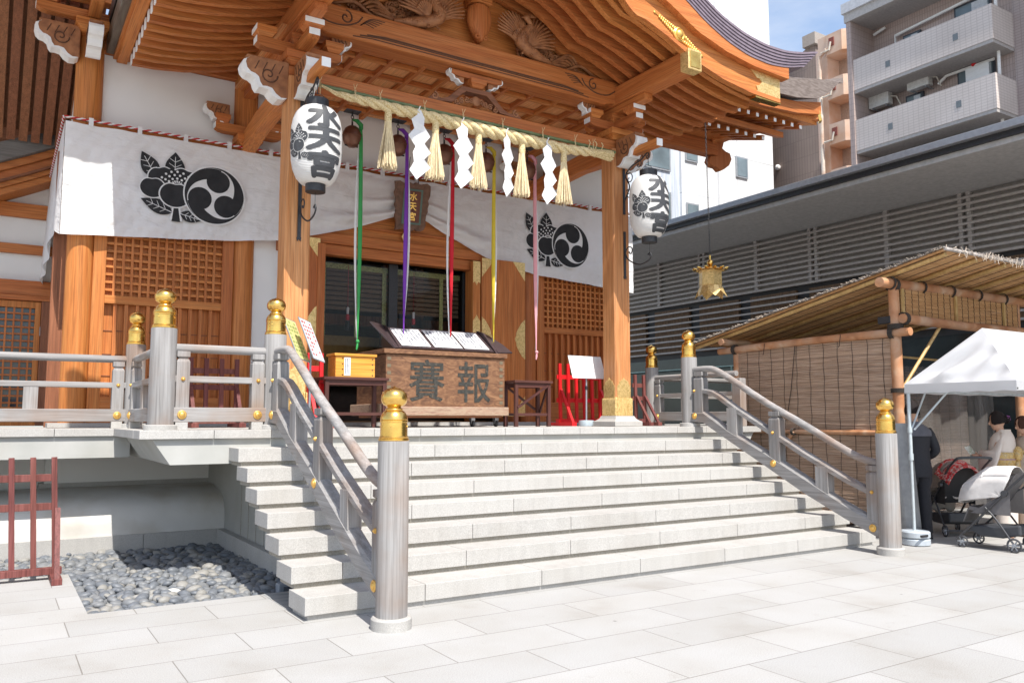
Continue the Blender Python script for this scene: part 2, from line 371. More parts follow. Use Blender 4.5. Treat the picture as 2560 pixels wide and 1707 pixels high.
lg = flat('lamp_grey', (.26, .29, .33), .5)
MB().box(.70, .86, 1.36, 1.48, -.09, .035).build('housing', lg, t, bevel=.008)
MB().box(.74, .82, 1.35, 1.362, -.06, .01).build('lens', flat('lens_dark', (.12, .13, .15), .2), t)

# ================================================================ STAIRCASE
RS, TR, HS, XL = .18, .3585, .1375, .49
XR = 8.2-XL
SJ = {1: 1.52, 2: .93, 3: 1.2, 4: 1.9, 5: 1.62, 6: 1.05, 7: 2.694}
stairs = thing('stone_staircase', (4.1, 0, 0), 'wide seven-step granite staircase rising to the shrine porch', 'staircase')
sj = {}
for (x, i) in ((1.52, 1), (2.694, 7)): pass
for i in range(1, 8):
    z1 = i*RS; z0 = z1-HS; y0 = (i-1)*TR; mb = MB()
    j = SJ[i]
    while j > XL+.3: j -= 1.182
    xs = [XL]+[x for x in [j+k*1.182 for k in range(1, 9)] if XL+.2 < x < XR-.2]+[XR]
    for a, b_ in zip(xs, xs[1:]): mb.box(a+.0025, b_-.0025, y0, y0+.41, z0, z1)
    stp = mb.build('step', GRAN, stairs, bevel=.004)
    MB().box(XL+.035, XR-.035, y0+.028, y0+.4, (i-1)*RS+.0005, z0-.0005).build('riser_joint', GRAND if i > 1 else GRAN, stp)
poly = [(.03, -.3)]
for i in range(1, 8): poly += [((i-1)*TR+.04, (i-1)*RS-.02), ((i-1)*TR+.04, i*RS-HS-.004)] if i > 1 else [(.04, RS-HS-.004)]
poly += [(6.0, 7*RS-HS-.004), (6.0, -.3)]
def side_wall(x0, x1, nm):
    return MB().prism(poly, 'x', x0, x1).build(nm, CONC, stairs)
side_wall(1.04, 1.3, 'side_wall'); side_wall(8.2-1.3, 8.2-1.04, 'side_wall')
mb = MB()
for k in range(9): mb.box(1.034, 1.0405, 1.4+k*.34, 1.406+k*.34, .13, 1.0)
mb.build('wall_groove', GRAND, stairs)
MB().box(.94, 1.036, 1.3, 4.92, -.3, .13).build('plinth', GRAN, stairs, bevel=.003)
MB().box(.5, 1.04, .02, 1.19, -.28, .003).build('slate_strip', mat('slate_rusty', [(.3, (.22, .23, .23)), (.62, (.34, .34, .33)), (.8, (.50, .28, .12))], scale=(1, 3, 1), nscale=4, rough=.8, distort=1), stairs)

# ================================================================ TERRACE
ZP, YP = 1.44, 2.504
terr = thing('stone_terrace', (4.1, 4.5, 0), 'raised granite terrace on a haunched concrete beam around the shrine', 'terrace')
mb = MB(); xs = [-.383]
x = .33-.5888
xs += [x+.5888*k for k in range(0, 16) if -.1 < x+.5888*k < 8.45]+[8.583]
for a, b_ in zip(xs, xs[1:]): mb.box(a+.0025, b_-.0025, YP, YP+.42, ZP-.088, ZP)
for k in range(14):
    a = -.383-.62*(k+1); mb.box(a+.0025, a+.6175, 4.461, 4.86, ZP-.088, ZP)
    a = 8.583+.62*k; mb.box(a+.0025, a+.6175, 4.461, 4.86, ZP-.088, ZP)
mb.box(-.383, .04, YP+.425, 4.86, ZP-.088, ZP); mb.box(8.16, 8.583, YP+.425, 4.86, ZP-.088, ZP)
mb.build('edge_slab', GRAN, terr, bevel=.004)
MB().box(.045, 8.155, YP+.425, 7.6, ZP-.085, ZP-.003).box(-9, .04, 4.865, 7.6, ZP-.085, ZP-.003).box(8.16, 17, 4.865, 7.6, ZP-.085, ZP-.003).build('floor', GRAN, terr)
MB().prism([(-.26, 1.3515), (8.46, 1.3515), (8.28, 1.09), (-.08, 1.09)], 'y', 2.55, 6.02).build('beam', CONC, terr, bevel=.003)
MB().box(-9, -.2, 4.5, 6.02, 1.10, 1.3515).box(8.4, 17, 4.5, 6.02, 1.10, 1.3515).build('beam', CONC, terr)
VA = mat('vault_render', [(.3, (.56, .54, .50)), (.7, (.64, .625, .60))], nscale=2, detail=9, rough=.85, patch=((.36, .29, .20), .5), pscale=1.5)
prof = [(4.96, .13), (4.955, .25), (4.97, .36), (5.02, .45), (5.12, .53), (5.3, .60), (5.6, .65), (6.0, .66)]
MB().ribbon2(prof, [(y, -.3) for y, z in prof], 'x', -9, 1.038).build('vault', VA, terr, smooth=40)
mb = MB()
for k in range(9): mb.box(1.036-.98*(k+1)+.003, 1.036-.98*k-.003, 4.92, 4.958, -.3, .13)
mb.build('plinth', GRAN, terr, bevel=.003)
MB().box(-1.0, 1.036, 5.985, 6.3, .66, .72).box(-1.06, -1.0, 5.985, 9, .66, .72).build('plinth', GRAN, terr)
MB().box(-.97, 1.04, 6.0, 6.3, .72, 1.2).box(-9, 1.04, 6.3, 6.4, -.2, 1.2).box(-1.0, -.97, 6.0, 9, .72, 1.2).build('back_wall', PLAS, terr)
MB().box(8.3, 17, 6.0, 6.3, -.2, 1.2).build('back_wall', PLAS, terr)

# ================================================================ RAILINGS
FIN = [(.113, 0), (.117, .005), (.117, .016), (.109, .021), (.112, .03), (.105, .037), (.103, .138), (.107, .142), (.107, .153), (.102, .157), (.106, .163), (.104, .175), (.099, .192), (.088, .212), (.073, .228),
       (.066, .232), (.068, .238), (.066, .243), (.057, .247), (.053, .254), (.058, .261), (.079, .271), (.093, .287), (.100, .308), (.101, .330), (.097, .350), (.088, .368), (.073, .383), (.053, .396), (.030, .405), (.011, .411), (.002, .418)]
def newel(x, y, zb, ztip, parent, r=.12):
    zt = ztip-.412; k = r/.12
    p = MB().lathe([(r, zb+.05), (r, zb+.1), (r*.985, zt-.01), (r*.96, zt)], (x, y, 0), 32).build('newel_post', W['gz'], parent, smooth=40)
    MB().lathe([(r+.033, zb), (r+.033, zb+.075 if zb < .1 else zb+.048), (r+.02, zb+.09 if zb < .1 else zb+.055), (.05, zb+.09 if zb < .1 else zb+.055)], (x, y, 0), 32).build('base_stone', GRAN, p, smooth=40)
    f = MB().lathe([(a*k, b_) for a, b_ in FIN], (x, y, zt), 36).build('finial', GOLD, p, smooth=35)
    mb = MB()
    for a in range(4): mb.ell((x+.104*k*math.cos(a*PI/2+.9), y+.104*k*math.sin(a*PI/2+.9), zt+.11), (.007,)*3, 8, 5)
    mb.build('rivet', GOLD, f, smooth=60)
    return p
def boss(x, y, z, r, ax, parent):
    """round gilt boss, axis ax = 'x-' or 'y-'"""
    pr = [(r, 0), (r, .008), (r*.86, .014), (r*.66, .013), (r*.62, .02), (r*.3, .027), (.001, .028)]
    mb = MB().lathe(pr, (0, 0, 0), 20)
    M = Matrix.Rotation(-PI/2, 4, 'Y') if ax == 'x-' else Matrix.Rotation(PI/2, 4, 'X')
    bmesh.ops.transform(mb.bm, matrix=Matrix.Translation((x, y, z)) @ M, verts=mb.bm.verts)
    mb.build('boss', BRASS, parent, smooth=50)
def chprof(w_, h, c=.012):
    return [(-w_/2, -h/2), (w_/2, -h/2), (w_/2, h/2-c*1.6), (w_/2-c*1.8, h/2), (-w_/2+c*1.8, h/2), (-w_/2, h/2-c*1.6)]
def strut(x, y, z0, z1, parent, w_=.1, d=.13, cap=True, axis='y'):
    """square strut; with cap it ends in a shaped block that carries the round handrail"""
    a, b_ = (d/2, w_/2) if axis == 'y' else (w_/2, d/2)
    mb = MB()
    if cap:
        mb.loft([[(x-a*s_, y-b_*s_, z), (x+a*s_, y-b_*s_, z), (x+a*s_, y+b_*s_, z), (x-a*s_, y+b_*s_, z)] for s_, z in ((1, z0), (1, z1-.11), (.86, z1-.085), (.6, z1-.075))])
        mb.loft([[(x-a*s_, y-b_*s_, z), (x+a*s_, y-b_*s_, z), (x+a*s_, y+b_*s_, z), (x-a*s_, y+b_*s_, z)] for s_, z in ((.6, z1-.0755), (.98, z1-.055), (.98, z1))])
    else: mb.box(x-a, x+a, y-b_, y+b_, z0, z1)
    return mb.build('strut', W['gz'], parent, bevel=.003)
HAND = [(2.60, 2.283), (2.45, 2.285), (2.30, 2.285), (2.17, 2.27), (2.02, 2.208), (1.76, 2.072), (1.19, 1.756), (.63, 1.483), (.05, 1.185), (-.2, 1.08), (-.35, 1.045), (-.46, 1.035)]
MIDT = [(2.62, 1.995), (2.30, 1.99), (2.17, 1.965), (2.04, 1.905), (1.72, 1.715), (1.153, 1.425), (.6, 1.135), (.02, .862), (-.3, .735), (-.46, .675)]
LOWT = [(2.62, 1.672), (2.33, 1.67), (1.875, 1.42), (1.165, 1.10), (.61, .83), (.03, .548), (-.46, .34)]
LOWB = [(2.62, 1.52), (2.33, 1.50), (1.88, 1.265), (1.173, .905), (.61, .62), (.03, .362), (-.46, .165)]
def stair_rail(X):
    t = thing('stair_railing', (X, 1.0, 0), 'x', 'railing', 'weathered railings flanking the stairs')
    newel(X, -.52, 0, 1.80, t); newel(X, 2.664, ZP, 2.885, t)
    hp = smooth_path([(X, y, z) for y, z in HAND], 4)
    MB().tube(hp, .046, 14).build('handrail', W['gy'], t, smooth=60)
    mid = [(X, y, z-.033) for y, z in MIDT]
    mo = MB().sweep(mid, chprof(.125, .066, .01), (1, 0, 0)).build('mid_rail', W['gy'], t)
    T, Bm = LOWT, LOWB
    mb = MB(); rings = []
    for (y, z), (y2, z2) in zip(T, Bm):
        rings.append([(X-.07, y, z2), (X+.07, y, z2), (X+.07, y, z-.035), (X+.04, y, z), (X-.04, y, z), (X-.07, y, z-.035)])
    lo = mb.loft(rings).build('bottom_rail', W['gy'], t)
    f = lambda tab, y: interp(sorted(tab), y)
    for y, cap in ((2.43, 1), (1.79, 0), (1.06, 1), (.34, 0), (-.36, 1)):
        zb = f(LOWT, y)-.06
        if cap: strut(X, y, zb, f(HAND, y)-.04 if y > -.3 else f(HAND, y)-.035, t, w_=.17)
        else: strut(X, y, zb, f(MIDT, y)-.05, t, w_=.18, cap=False)
    for y, zl, zm in ((2.5, 1.597, 1.966), (1.077, .968, 1.372), (-.35, .287, .70)):
        boss(X-.07, y, zl, .046, 'x-', lo); boss(X-.0625, y, zm, .022, 'x-', mo)
    return t
sr = stair_rail(.982); sr['label'] = 'left stair railing, weathered grey timber with gilt onion finials beside the river-stone pit'
sr2 = copy_tree(sr, None, (7.215, 1.0, 0)); sr2['label'] = 'right stair railing, weathered grey timber rising in front of the reed blind hut'
def terrace_rail(p0, p1, t, both=(True, True), stone=(True, True), face='y-', ends=.12):
    """straight terrace railing between two newel centres"""
    p0, p1 = Vector(p0), Vector(p1); d = (p1-p0); L = d.length; u = d.normalized(); ax = 'x' if abs(u.x) > .5 else 'y'
    a, b_ = p0, p1
    g = 'g'+ax
    MB().tube([a+Vector((0, 0, 2.283)), b_+Vector((0, 0, 2.283))], .045, 14).build('handrail', W[g], t, smooth=60)
    MB().beam(a+Vector((0, 0, 1.963)), b_+Vector((0, 0, 1.963)), .10, .066).build('mid_rail', W[g], t, bevel=.006)
    lo = MB().beam(a+Vector((0, 0, 1.597)), b_+Vector((0, 0, 1.597)), .12, .15).build('bottom_rail', W[g], t, bevel=.008)
    n = Vector((0, -1, 0)) if ax == 'x' else Vector((-1, 0, 0))
    for k, (e, s_) in enumerate(((a, 1), (b_, -1))):
        if not both[k]: continue
        c = e+u*(s_*(ends+.07)); strut(c.x, c.y, 1.66, 2.25, t, w_=.13, d=.11, axis=ax if ax == 'y' else 'x')
        if ax == 'x': boss(c.x, c.y-.06, 1.597, .046, 'y-', lo); boss(c.x, c.y-.05, 1.963, .022, 'y-', lo)
        else: boss(c.x-.06, c.y, 1.597, .046, 'x-', lo); boss(c.x-.05, c.y, 1.963, .022, 'x-', lo)
        q1 = e+u*(s_*.19)
        MB().box(q1.x-.06, q1.x+.06, q1.y-.06, q1.y+.06, ZP+.0005, 1.521).build('foot_stone', GRAN, t, bevel=.003)
    k = 1.15
    while k < L-.5:
        c = a+u*k; MB().box(c.x-(.075 if ax == 'x' else .045), c.x+(.075 if ax == 'x' else .045), c.y-(.045 if ax == 'x' else .075), c.y+(.045 if ax == 'x' else .075), 1.66, 1.94).build('strut', W['gz'], t); k += 1.15
t = thing('terrace_railing', (-.164, 2.664, ZP), 'weathered terrace railing left of the stairs, turning the corner below the white curtain', 'railing', 'railings round the terrace')
newel(-.164, 2.664, ZP, 2.89, t, .128); newel(-.14, 4.78, ZP, 2.885, t, .116)
terrace_rail((-.164, 2.664, 0), (.982, 2.664, 0), t)
terrace_rail((-.15, 2.664, 0), (-.15, 4.78, 0), t)
terrace_rail((-7, 4.78, 0), (-.14, 4.78, 0), t, both=(False, True))
t = thing('terrace_railing', (8.44, 4.85, ZP), 'weathered terrace railing beyond the right stairs, in front of the dark glass', 'railing', 'railings round the terrace')
newel(8.44, 4.85, ZP, 2.885, t, .12)
terrace_rail((8.44, 2.85, 0), (8.44, 4.85, 0), t, both=(False, True))
terrace_rail((8.44, 4.9, 0), (13.5, 4.9, 0), t, both=(True, False))
MB().box(8.37, 8.51, 2.72, 2.9, ZP, 2.2).build('end_post', W['gz'], t, bevel=.01)
# ================================================================ SHRINE HALL
CX = 4.1
hall = thing('shrine_hall', (4.1, 6.3, ZP), 'cedar shrine hall with curved gabled porch, carved beams and white plaster walls', 'shrine')
SHW = flat('plaster_wall', (.74, .73, .71), .85, var=.03, ns=2)
# round columns
def column(x, y, r, z1, sun=False):
    return MB().lathe([(r, ZP+.02), (r, 3), (r, 5), (r, z1)], (x, y, 0), 32).build('column', W['rz'], hall, smooth=60)
for x in (-.69, 1.49, 6.71, 8.89): column(x, 6.345, .178, 6.9)
MB().box(-1.0, 9.2, 6.05, 6.5, ZP+.0005, ZP+.06).build('stone_sill', GRAN, hall, bevel=.003)
# plaster and boards
MB().box(-.6, 8.8, 6.36, 6.42, 5.4, 6.75).build('wall', SHW, hall)
MB().box(1.6, 2.2, 6.3, 6.36, ZP+.06, 5.4).build('wall', SHW, hall)
MB().box(6.0, 6.6, 6.34, 6.38, ZP+.06, 5.4).build('wall', W['rz'], hall)
MB().box(-.72, 8.92, 6.28, 6.6, 6.76, 7.25).build('wall_plate', W['rx'], hall, bevel=.01)
MB().box(-.86, 9.06, 6.17, 6.37, 5.44, 5.66).build('tie_beam', W['rx'], hall, bevel=.01)
MB().box(-.86, -.66, 6.3, 12, 5.44, 5.66).build('tie_beam', W['ry'], hall, bevel=.01)
MB().box(-.78, -.72, 6.4, 12, 1.5, 6.8).build('side_wall', SHW, hall)
MB().box(8.92, 8.98, 6.4, 12, 1.5, 6.8).build('side_wall', SHW, hall)
MB().box(-.78, 9, 12, 12.2, 1.5, 7).build('rear_wall', W['dx'], hall)
# lattice bays
def lattice(x0, x1, nx, dark):
    yb = 6.30; wn = W['r'+'z']
    MB().box(x0-.16, x1+.16, 6.31, 6.35, ZP+.06, 4.6).build('panel_board', W['rz'], hall)
    fr = MB()
    for a, b_ in ((x0-.16, x0), (x1, x1+.16)): fr.box(a, b_, 6.2, 6.31, ZP+.06, 4.6)
    fr.build('panel_frame', W['rz'], hall, bevel=.005)
    MB().box(x0, x1, 6.2, 6.31, 3.15, 3.265).box(x0, x1, 6.2, 6.31, ZP+.06, 1.86).box(x0, x1, 6.2, 6.31, 4.45, 4.6).build('panel_rail', W['rx'], hall, bevel=.005)
    p = (x1-x0)/nx; mb = MB(); w_ = .034
    for k in range(1, nx): x = x0+p*k; mb.box(x-w_/2, x+w_/2, 6.235, 6.30, 3.265, 4.45)
    mb.build('lattice_bars', W['rz'], hall)
    mb = MB(); z = 3.265+p*.75
    while z < 4.42: mb.box(x0, x1, 6.245, 6.302, z-w_/2, z+w_/2); z += p*.98
    mb.build('lattice_bars', W['rx'], hall)
    mb = MB(); p2 = p*1.18; n2 = int((x1-x0)/p2); p2 = (x1-x0)/n2
    for k in range(1, n2): x = x0+p2*k; mb.box(x-.022, x+.022, 6.225, 6.305, 1.86, 3.15)
    mb.build('batten', W['rz'], hall)
    mb = MB()
    for k, z in enumerate((2.15, 2.45, 2.78)): mb.box(x0, x1, 6.300, 6.314, z-.006, z+.006)
    mb.build('board_joint', W['dx'], hall)
lattice(-.38, 1.18, 14, 0); lattice(7.01, 8.58, 14, 0)
# doorway
LB = MB(); LB.box(2.0, 6.2, 6.16, 6.34, 4.17, 4.34); LB.build('lintel', W['rx'], hall, bevel=.012)
LB = MB(); LB.box(1.68, 6.52, 6.12, 6.34, 4.345, 4.52); LB.build('lintel', W['rx'], hall, bevel=.02)
LB = MB(); LB.box(1.68, 6.52, 6.20, 6.34, 4.525, 5.43); LB.build('lintel', W['rx'], hall, bevel=.01)
LB = MB(); LB.box(1.68, 6.52, 6.15, 6.2, 4.66, 4.70); LB.build('moulding', W['rx'], hall, bevel=.006)
MB().box(2.62, 2.73, 6.16, 6.36, ZP+.06, 4.17).box(5.41, 5.5, 6.16, 6.36, ZP+.06, 4.17).build('door_jamb', W['rz'], hall, bevel=.008)
mb = MB(); c = (4.13, 6.10, 4.60)
mb.prism([(c[0]+.085*math.cos(k*PI/3), c[2]+.085*math.sin(k*PI/3)) for k in range(6)], 'y', 6.10, 6.12); mb.ell((4.13, 6.10, 4.6), (.03, .02, .03))
mb.build('hexagon_boss', GOLDM, hall)
def corner_plate(x, z, sx, sz, L=.26, H=.34, y0=6.0, y1=6.004, parent=None, nm='corner_fitting'):
    pts = [(0, 0), (L, 0)]; n = 7
    for k in range(1, n):
        t_ = k/n; ww = .022*math.sin(k*PI); s_ = .03 if k % 2 else .0
        pts.append((L*(1-t_)+s_*.4, H*t_-s_*.4))
    pts.append((0, H))
    MB().prism([(x+a*sx, z+b_*sz) for a, b_ in pts], 'y', y0, y1).build(nm, GOLDM, parent)
def side_plate(x, z, sx, L, H, y0, parent):
    pts = [(0, -H)]
    for k in range(1, 12):
        t_ = k/12; a = L*math.sin(t_*PI)**.8*(1-.12*abs(math.cos(t_*PI*5))); pts.append((a, -H+2*H*t_))
    pts.append((0, H)); MB().prism([(x+a*sx, z+b_) for a, b_ in pts], 'y', y0-.006, y0).build('side_fitting', GOLDM, parent)
def leaf(x0, x1, y, hinge_left):
    lf = MB().box(x0, x1, y, y+.07, 1.62, 4.385).build('door_leaf', W['rz'], hall, bevel=.006)
    for (x, sx) in ((x0+.002, 1), (x1-.002, -1)):
        corner_plate(x, 4.383, sx, -1, y0=y-.006, y1=y-.0005, parent=lf); corner_plate(x, 1.622, sx, 1, y0=y-.006, y1=y-.0005, parent=lf)
        side_plate(x, 2.98, sx, .22, .36, y-.0005, lf)
    MB().box(x0+.003, x1-.003, y-.0065, y-.0055, 1.60, 1.615).build('edge_strip', GOLDM, lf)
    return lf
leaf(5.56, 6.47, 6.03, True); leaf(2.12, 2.62, 6.03, False)
lf = MB().box(5.37, 5.52, 6.01, 6.1, 1.62, 4.31).build('door_stile', W['rz'], hall, bevel=.006)
MB().prism([(5.372, 4.308), (5.518, 4.308), (5.518, 3.92), (5.48, 3.95), (5.445, 3.88), (5.41, 3.95), (5.372, 3.92)], 'y', 6.003, 6.0095).build('fitting', GOLDM, lf)
MB().prism([(5.372, 2.7), (5.518, 2.7), (5.518, 3.25), (5.48, 3.30), (5.445, 3.36), (5.41, 3.30), (5.372, 3.25)], 'y', 6.003, 6.0095).build('fitting', GOLDM, lf)
lf = MB().box(2.58, 2.70, 6.0, 6.1, 1.62, 4.31).build('door_stile', W['rz'], hall, bevel=.006)
# glass doors and the dim room behind
GLASS, n_, l_, b_ = nodes('door_glass'); b_.inputs['Base Color'].default_value = (.01, .01, .01, 1); b_.inputs['Roughness'].default_value = .02; b_.inputs['Alpha'].default_value = .14; b_.inputs['Specular IOR Level'].default_value = .6
for a, c in ((2.74, 3.98), (4.1, 5.40)):
    gd = MB().box(a, c, 6.43, 6.436, 1.6, 4.16).build('glass_door', GLASS, hall)
MB().box(3.96, 4.12, 6.40, 6.46, 1.55, 4.17).box(2.70, 2.75, 6.4, 6.46, 1.55, 4.17).box(5.39, 5.44, 6.4, 6.46, 1.55, 4.17).build('door_frame', BLACK, hall, bevel=.004)
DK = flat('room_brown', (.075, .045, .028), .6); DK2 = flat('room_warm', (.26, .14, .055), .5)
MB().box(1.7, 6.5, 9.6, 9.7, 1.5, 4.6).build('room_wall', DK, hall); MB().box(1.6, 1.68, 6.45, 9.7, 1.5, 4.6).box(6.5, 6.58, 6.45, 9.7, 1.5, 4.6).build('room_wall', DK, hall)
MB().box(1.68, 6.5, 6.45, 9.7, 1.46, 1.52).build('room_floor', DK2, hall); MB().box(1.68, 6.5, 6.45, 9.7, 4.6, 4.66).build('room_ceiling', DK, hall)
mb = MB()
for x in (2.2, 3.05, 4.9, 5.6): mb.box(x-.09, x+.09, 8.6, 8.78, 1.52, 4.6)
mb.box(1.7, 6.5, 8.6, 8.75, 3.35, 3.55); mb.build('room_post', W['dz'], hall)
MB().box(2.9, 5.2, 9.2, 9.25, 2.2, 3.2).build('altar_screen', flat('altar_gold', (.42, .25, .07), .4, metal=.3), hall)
MB().box(2.4, 5.8, 8.0, 8.4, 1.52, 2.0).build('altar_table', DK, hall)
MIS = mat('reed_green', [(.35, (.16, .17, .06)), (.6, (.42, .42, .16))], nscale=60, rough=.7)
mb = MB()
for x in (2.86, 3.44, 3.93, 5.02): mb.box(x-.035, x+.035, 6.53, 6.54, 2.9, 4.1)
mb.box(2.75, 5.4, 6.545, 6.555, 4.03, 4.12); mb.build('blind_border', MIS, hall)
mb = MB()
for k in range(9): mb.box(2.76, 5.38, 6.56, 6.565, 3.35+k*.08, 3.41+k*.08)
mb.build('bamboo_blind', flat('blind_brown', (.12, .075, .04), .7), hall)
for x in (3.28, 4.48):
    tr = MB().lathe([(.028, 0), (.034, .05), (.02, .1)], (x, 6.52, 3.18), 10).build('blind_tassel', flat('tassel_red', (.45, .02, .03), .8), hall)
    MB().lathe([(.042, -.16), (.036, 0)], (x, 6.52, 3.17), 10).build('fringe', INK, tr); MB().lathe([(.018, .1), (.024, .2), (.01, .22)], (x, 6.52, 3.18), 10).build('knot', CLOTH, tr)
    MB().tube([(x, 6.52, 3.36), (x, 6.52, 4.1)], .005, 6).build('cord', flat('tassel_cord', (.35, .05, .05), .8), tr)
# square porch pillars with chamfers, bronze shoes and stone bases
def pillar(x):
    s_, c = .159, .022; y = 3.74
    oc = [(-s_, -s_+c), (-s_+c, -s_), (s_-c, -s_), (s_, -s_+c), (s_, s_-c), (s_-c, s_), (-s_+c, s_), (-s_, s_-c)]
    p = MB().prism([(x+a, y+b_) for a, b_ in oc], 'z', ZP+.16, 5.86).build('pillar', W['pz'], hall)
    def ring(s2, z): return [(x+a*s2, y+b_*s2, z) for a, b_ in oc]
    sleeve = MB().loft([ring(1.02, ZP+.2), ring(1.02, ZP+.45)]); sleeve.build('bronze_shoe', GOLDM, p)
    mb = MB()
    for k in range(12):
        for sgn in (-1,):
            xx = x-s_*1.06+.014+k*(2*s_*1.06-.028)/11
            mb.tube([(xx, y-s_*1.045, ZP+.165), (xx, y-s_*1.045, ZP+.42), (xx, y-s_*1.02, ZP+.435)], .013, 8)
            yy = y-s_*1.06+.014+k*(2*s_*1.06-.028)/11
            mb.tube([(x-s_*1.045, yy, ZP+.165), (x-s_*1.045, yy, ZP+.42), (x-s_*1.02, yy, ZP+.435)], .013, 8)
    mb.build('fluted_skirt', GOLDM, p, smooth=50)
    og = [(-.13, 0), (.13, 0), (.135, .17), (.10, .215), (.085, .25), (.03, .275), (0, .31), (-.03, .275), (-.085, .25), (-.10, .215), (-.135, .17)]
    MB().prism([(x+a, ZP+.45+b_) for a, b_ in og], 'y', y-s_-.006, y-s_-.0005).build('arched_plate', GOLDM, p)
    MB().prism([(y+a, ZP+.45+b_) for a, b_ in og], 'x', x-s_-.006, x-s_-.0005).build('arched_plate', GOLDM, p)
    def sq(s2, z, n=4): return [(x-s2, y-s2, z), (x+s2, y-s2, z), (x+s2, y+s2, z), (x-s2, y+s2, z)]
    MB().loft([sq(.275, ZP+.0005), sq(.275, ZP+.075), sq(.25, ZP+.085), sq(.21, ZP+.115), sq(.185, ZP+.16), sq(.16, ZP+.16)]).build('base_stone', GRAN, p, bevel=.005)
    return p
pillar(1.49); pillar(6.71)

# beams between pillars
MB().box(1.25, 6.95, 3.64, 3.84, 5.79, 6.01).build('lower_beam', W['rx'], hall, bevel=.015)
# rainbow beam with grooves and scroll carving
yb0, yb1 = 3.56, 3.94
def zb(x): u = abs(x-CX); return 6.535+(.0 if u < 1.9 else .0)
top = []; bot = []
for k in range(41):
    x = 1.4+k*(5.4/40); u = abs(x-CX)/2.7
    top.append((x, 6.94)); bot.append((x, 6.53+(.05 if u > .86 else .0)+.02*(1-u*u)))
MB().ribbon2(top, bot, 'y', yb0, yb1).build('rainbow_beam', W['rx'], hall, bevel=.02)
DKG = flat('carved_groove', (.10, .04, .018), .7)
for zz, hx, w_ in ((6.66, 1.75, .012), (6.635, 1.85, .01), (6.60, 1.95, .008)):
    pts = [(CX+s_, yb0-.001, zz+.03*max(0, abs(s_)/hx-.85)*(-6)) for s_ in [hx*(k/20-1) for k in range(41)]]
    MB().tube(pts, w_, 6).build('groove', DKG, hall)
def spiral(c, r0, turns, a0, dirn=1, n=26, y=None, k=.9):
    out = []
    for i in range(n+1):
        t_ = i/n; r = r0*(1-t_*k); a = a0+dirn*t_*turns*2*PI
        out.append((c[0]+r*math.cos(a), y, c[1]+r*math.sin(a)))
    return out
for sg in (-1, 1):
    mb = MB(); X = lambda a: CX+sg*a
    mb.tube(spiral((X(2.05), 6.80), .10, 1.2, PI/2, sg, y=yb0-.002), .011, 6)
    mb.tube(smooth_path([(X(2.58), yb0-.002, 6.86), (X(2.35), yb0-.002, 6.70), (X(2.1), yb0-.002, 6.68), (X(1.9), yb0-.002, 6.76), (X(1.82), yb0-.002, 6.86)], 6), .01, 6)
    for k in range(5):
        a = .5+k*.45; mb.tube(smooth_path([(X(1.85), yb0-.002, 6.74), (X(1.78-.02*k), yb0-.002, 6.78+.02*k), (X(1.66-.04*k), yb0-.002, 6.75+.03*k)], 5), .007, 6)
    mb.build('beam_scroll', DKG, hall)
# tympanum board and carvings
tb = [(x, zr) for x, zr in [(CX+s_, 6.95) for s_ in (-2.5, 2.5)]]
ZR = [(0, 7.80), (.4, 7.77), (.8, 7.65), (1.1, 7.5), (1.35, 7.32), (1.5, 7.22), (1.7, 7.19), (2.0, 7.1), (2.3, 6.99), (2.6, 6.87), (2.9, 6.76), (3.2, 6.67), (3.6, 6.58), (4.0, 6.53), (4.3, 6.52)]
zr = lambda u: interp(ZR, abs(u))
us = [-2.35+k*.0783 for k in range(61)]
MB().ribbon2([(CX+u, zr(u)+.06) for u in us], [(CX+u, 6.945) for u in us], 'y', 3.80, 3.86).build('tympanum', W['rx'], hall)
CARV = mat('carved_wood', [(.3, (.20, .075, .03)), (.55, (.34, .14, .055)), (.75, (.42, .18, .075))], nscale=9, detail=6, rough=.6, bump=.5, bdist=.008)
def scrolls(mb, pts, y, r=.03, rs=None):
    for k, (x, z, s_, d) in enumerate(pts):
        mb.tube([(a, y-.02*math.sin(i*.4), c) for i, (a, _, c) in enumerate(spiral((x, z), s_, 1.35, rr.uniform(0, 6), d, 22, y))], [lerp(r, r*.5, i/22) for i in range(23)], 8)
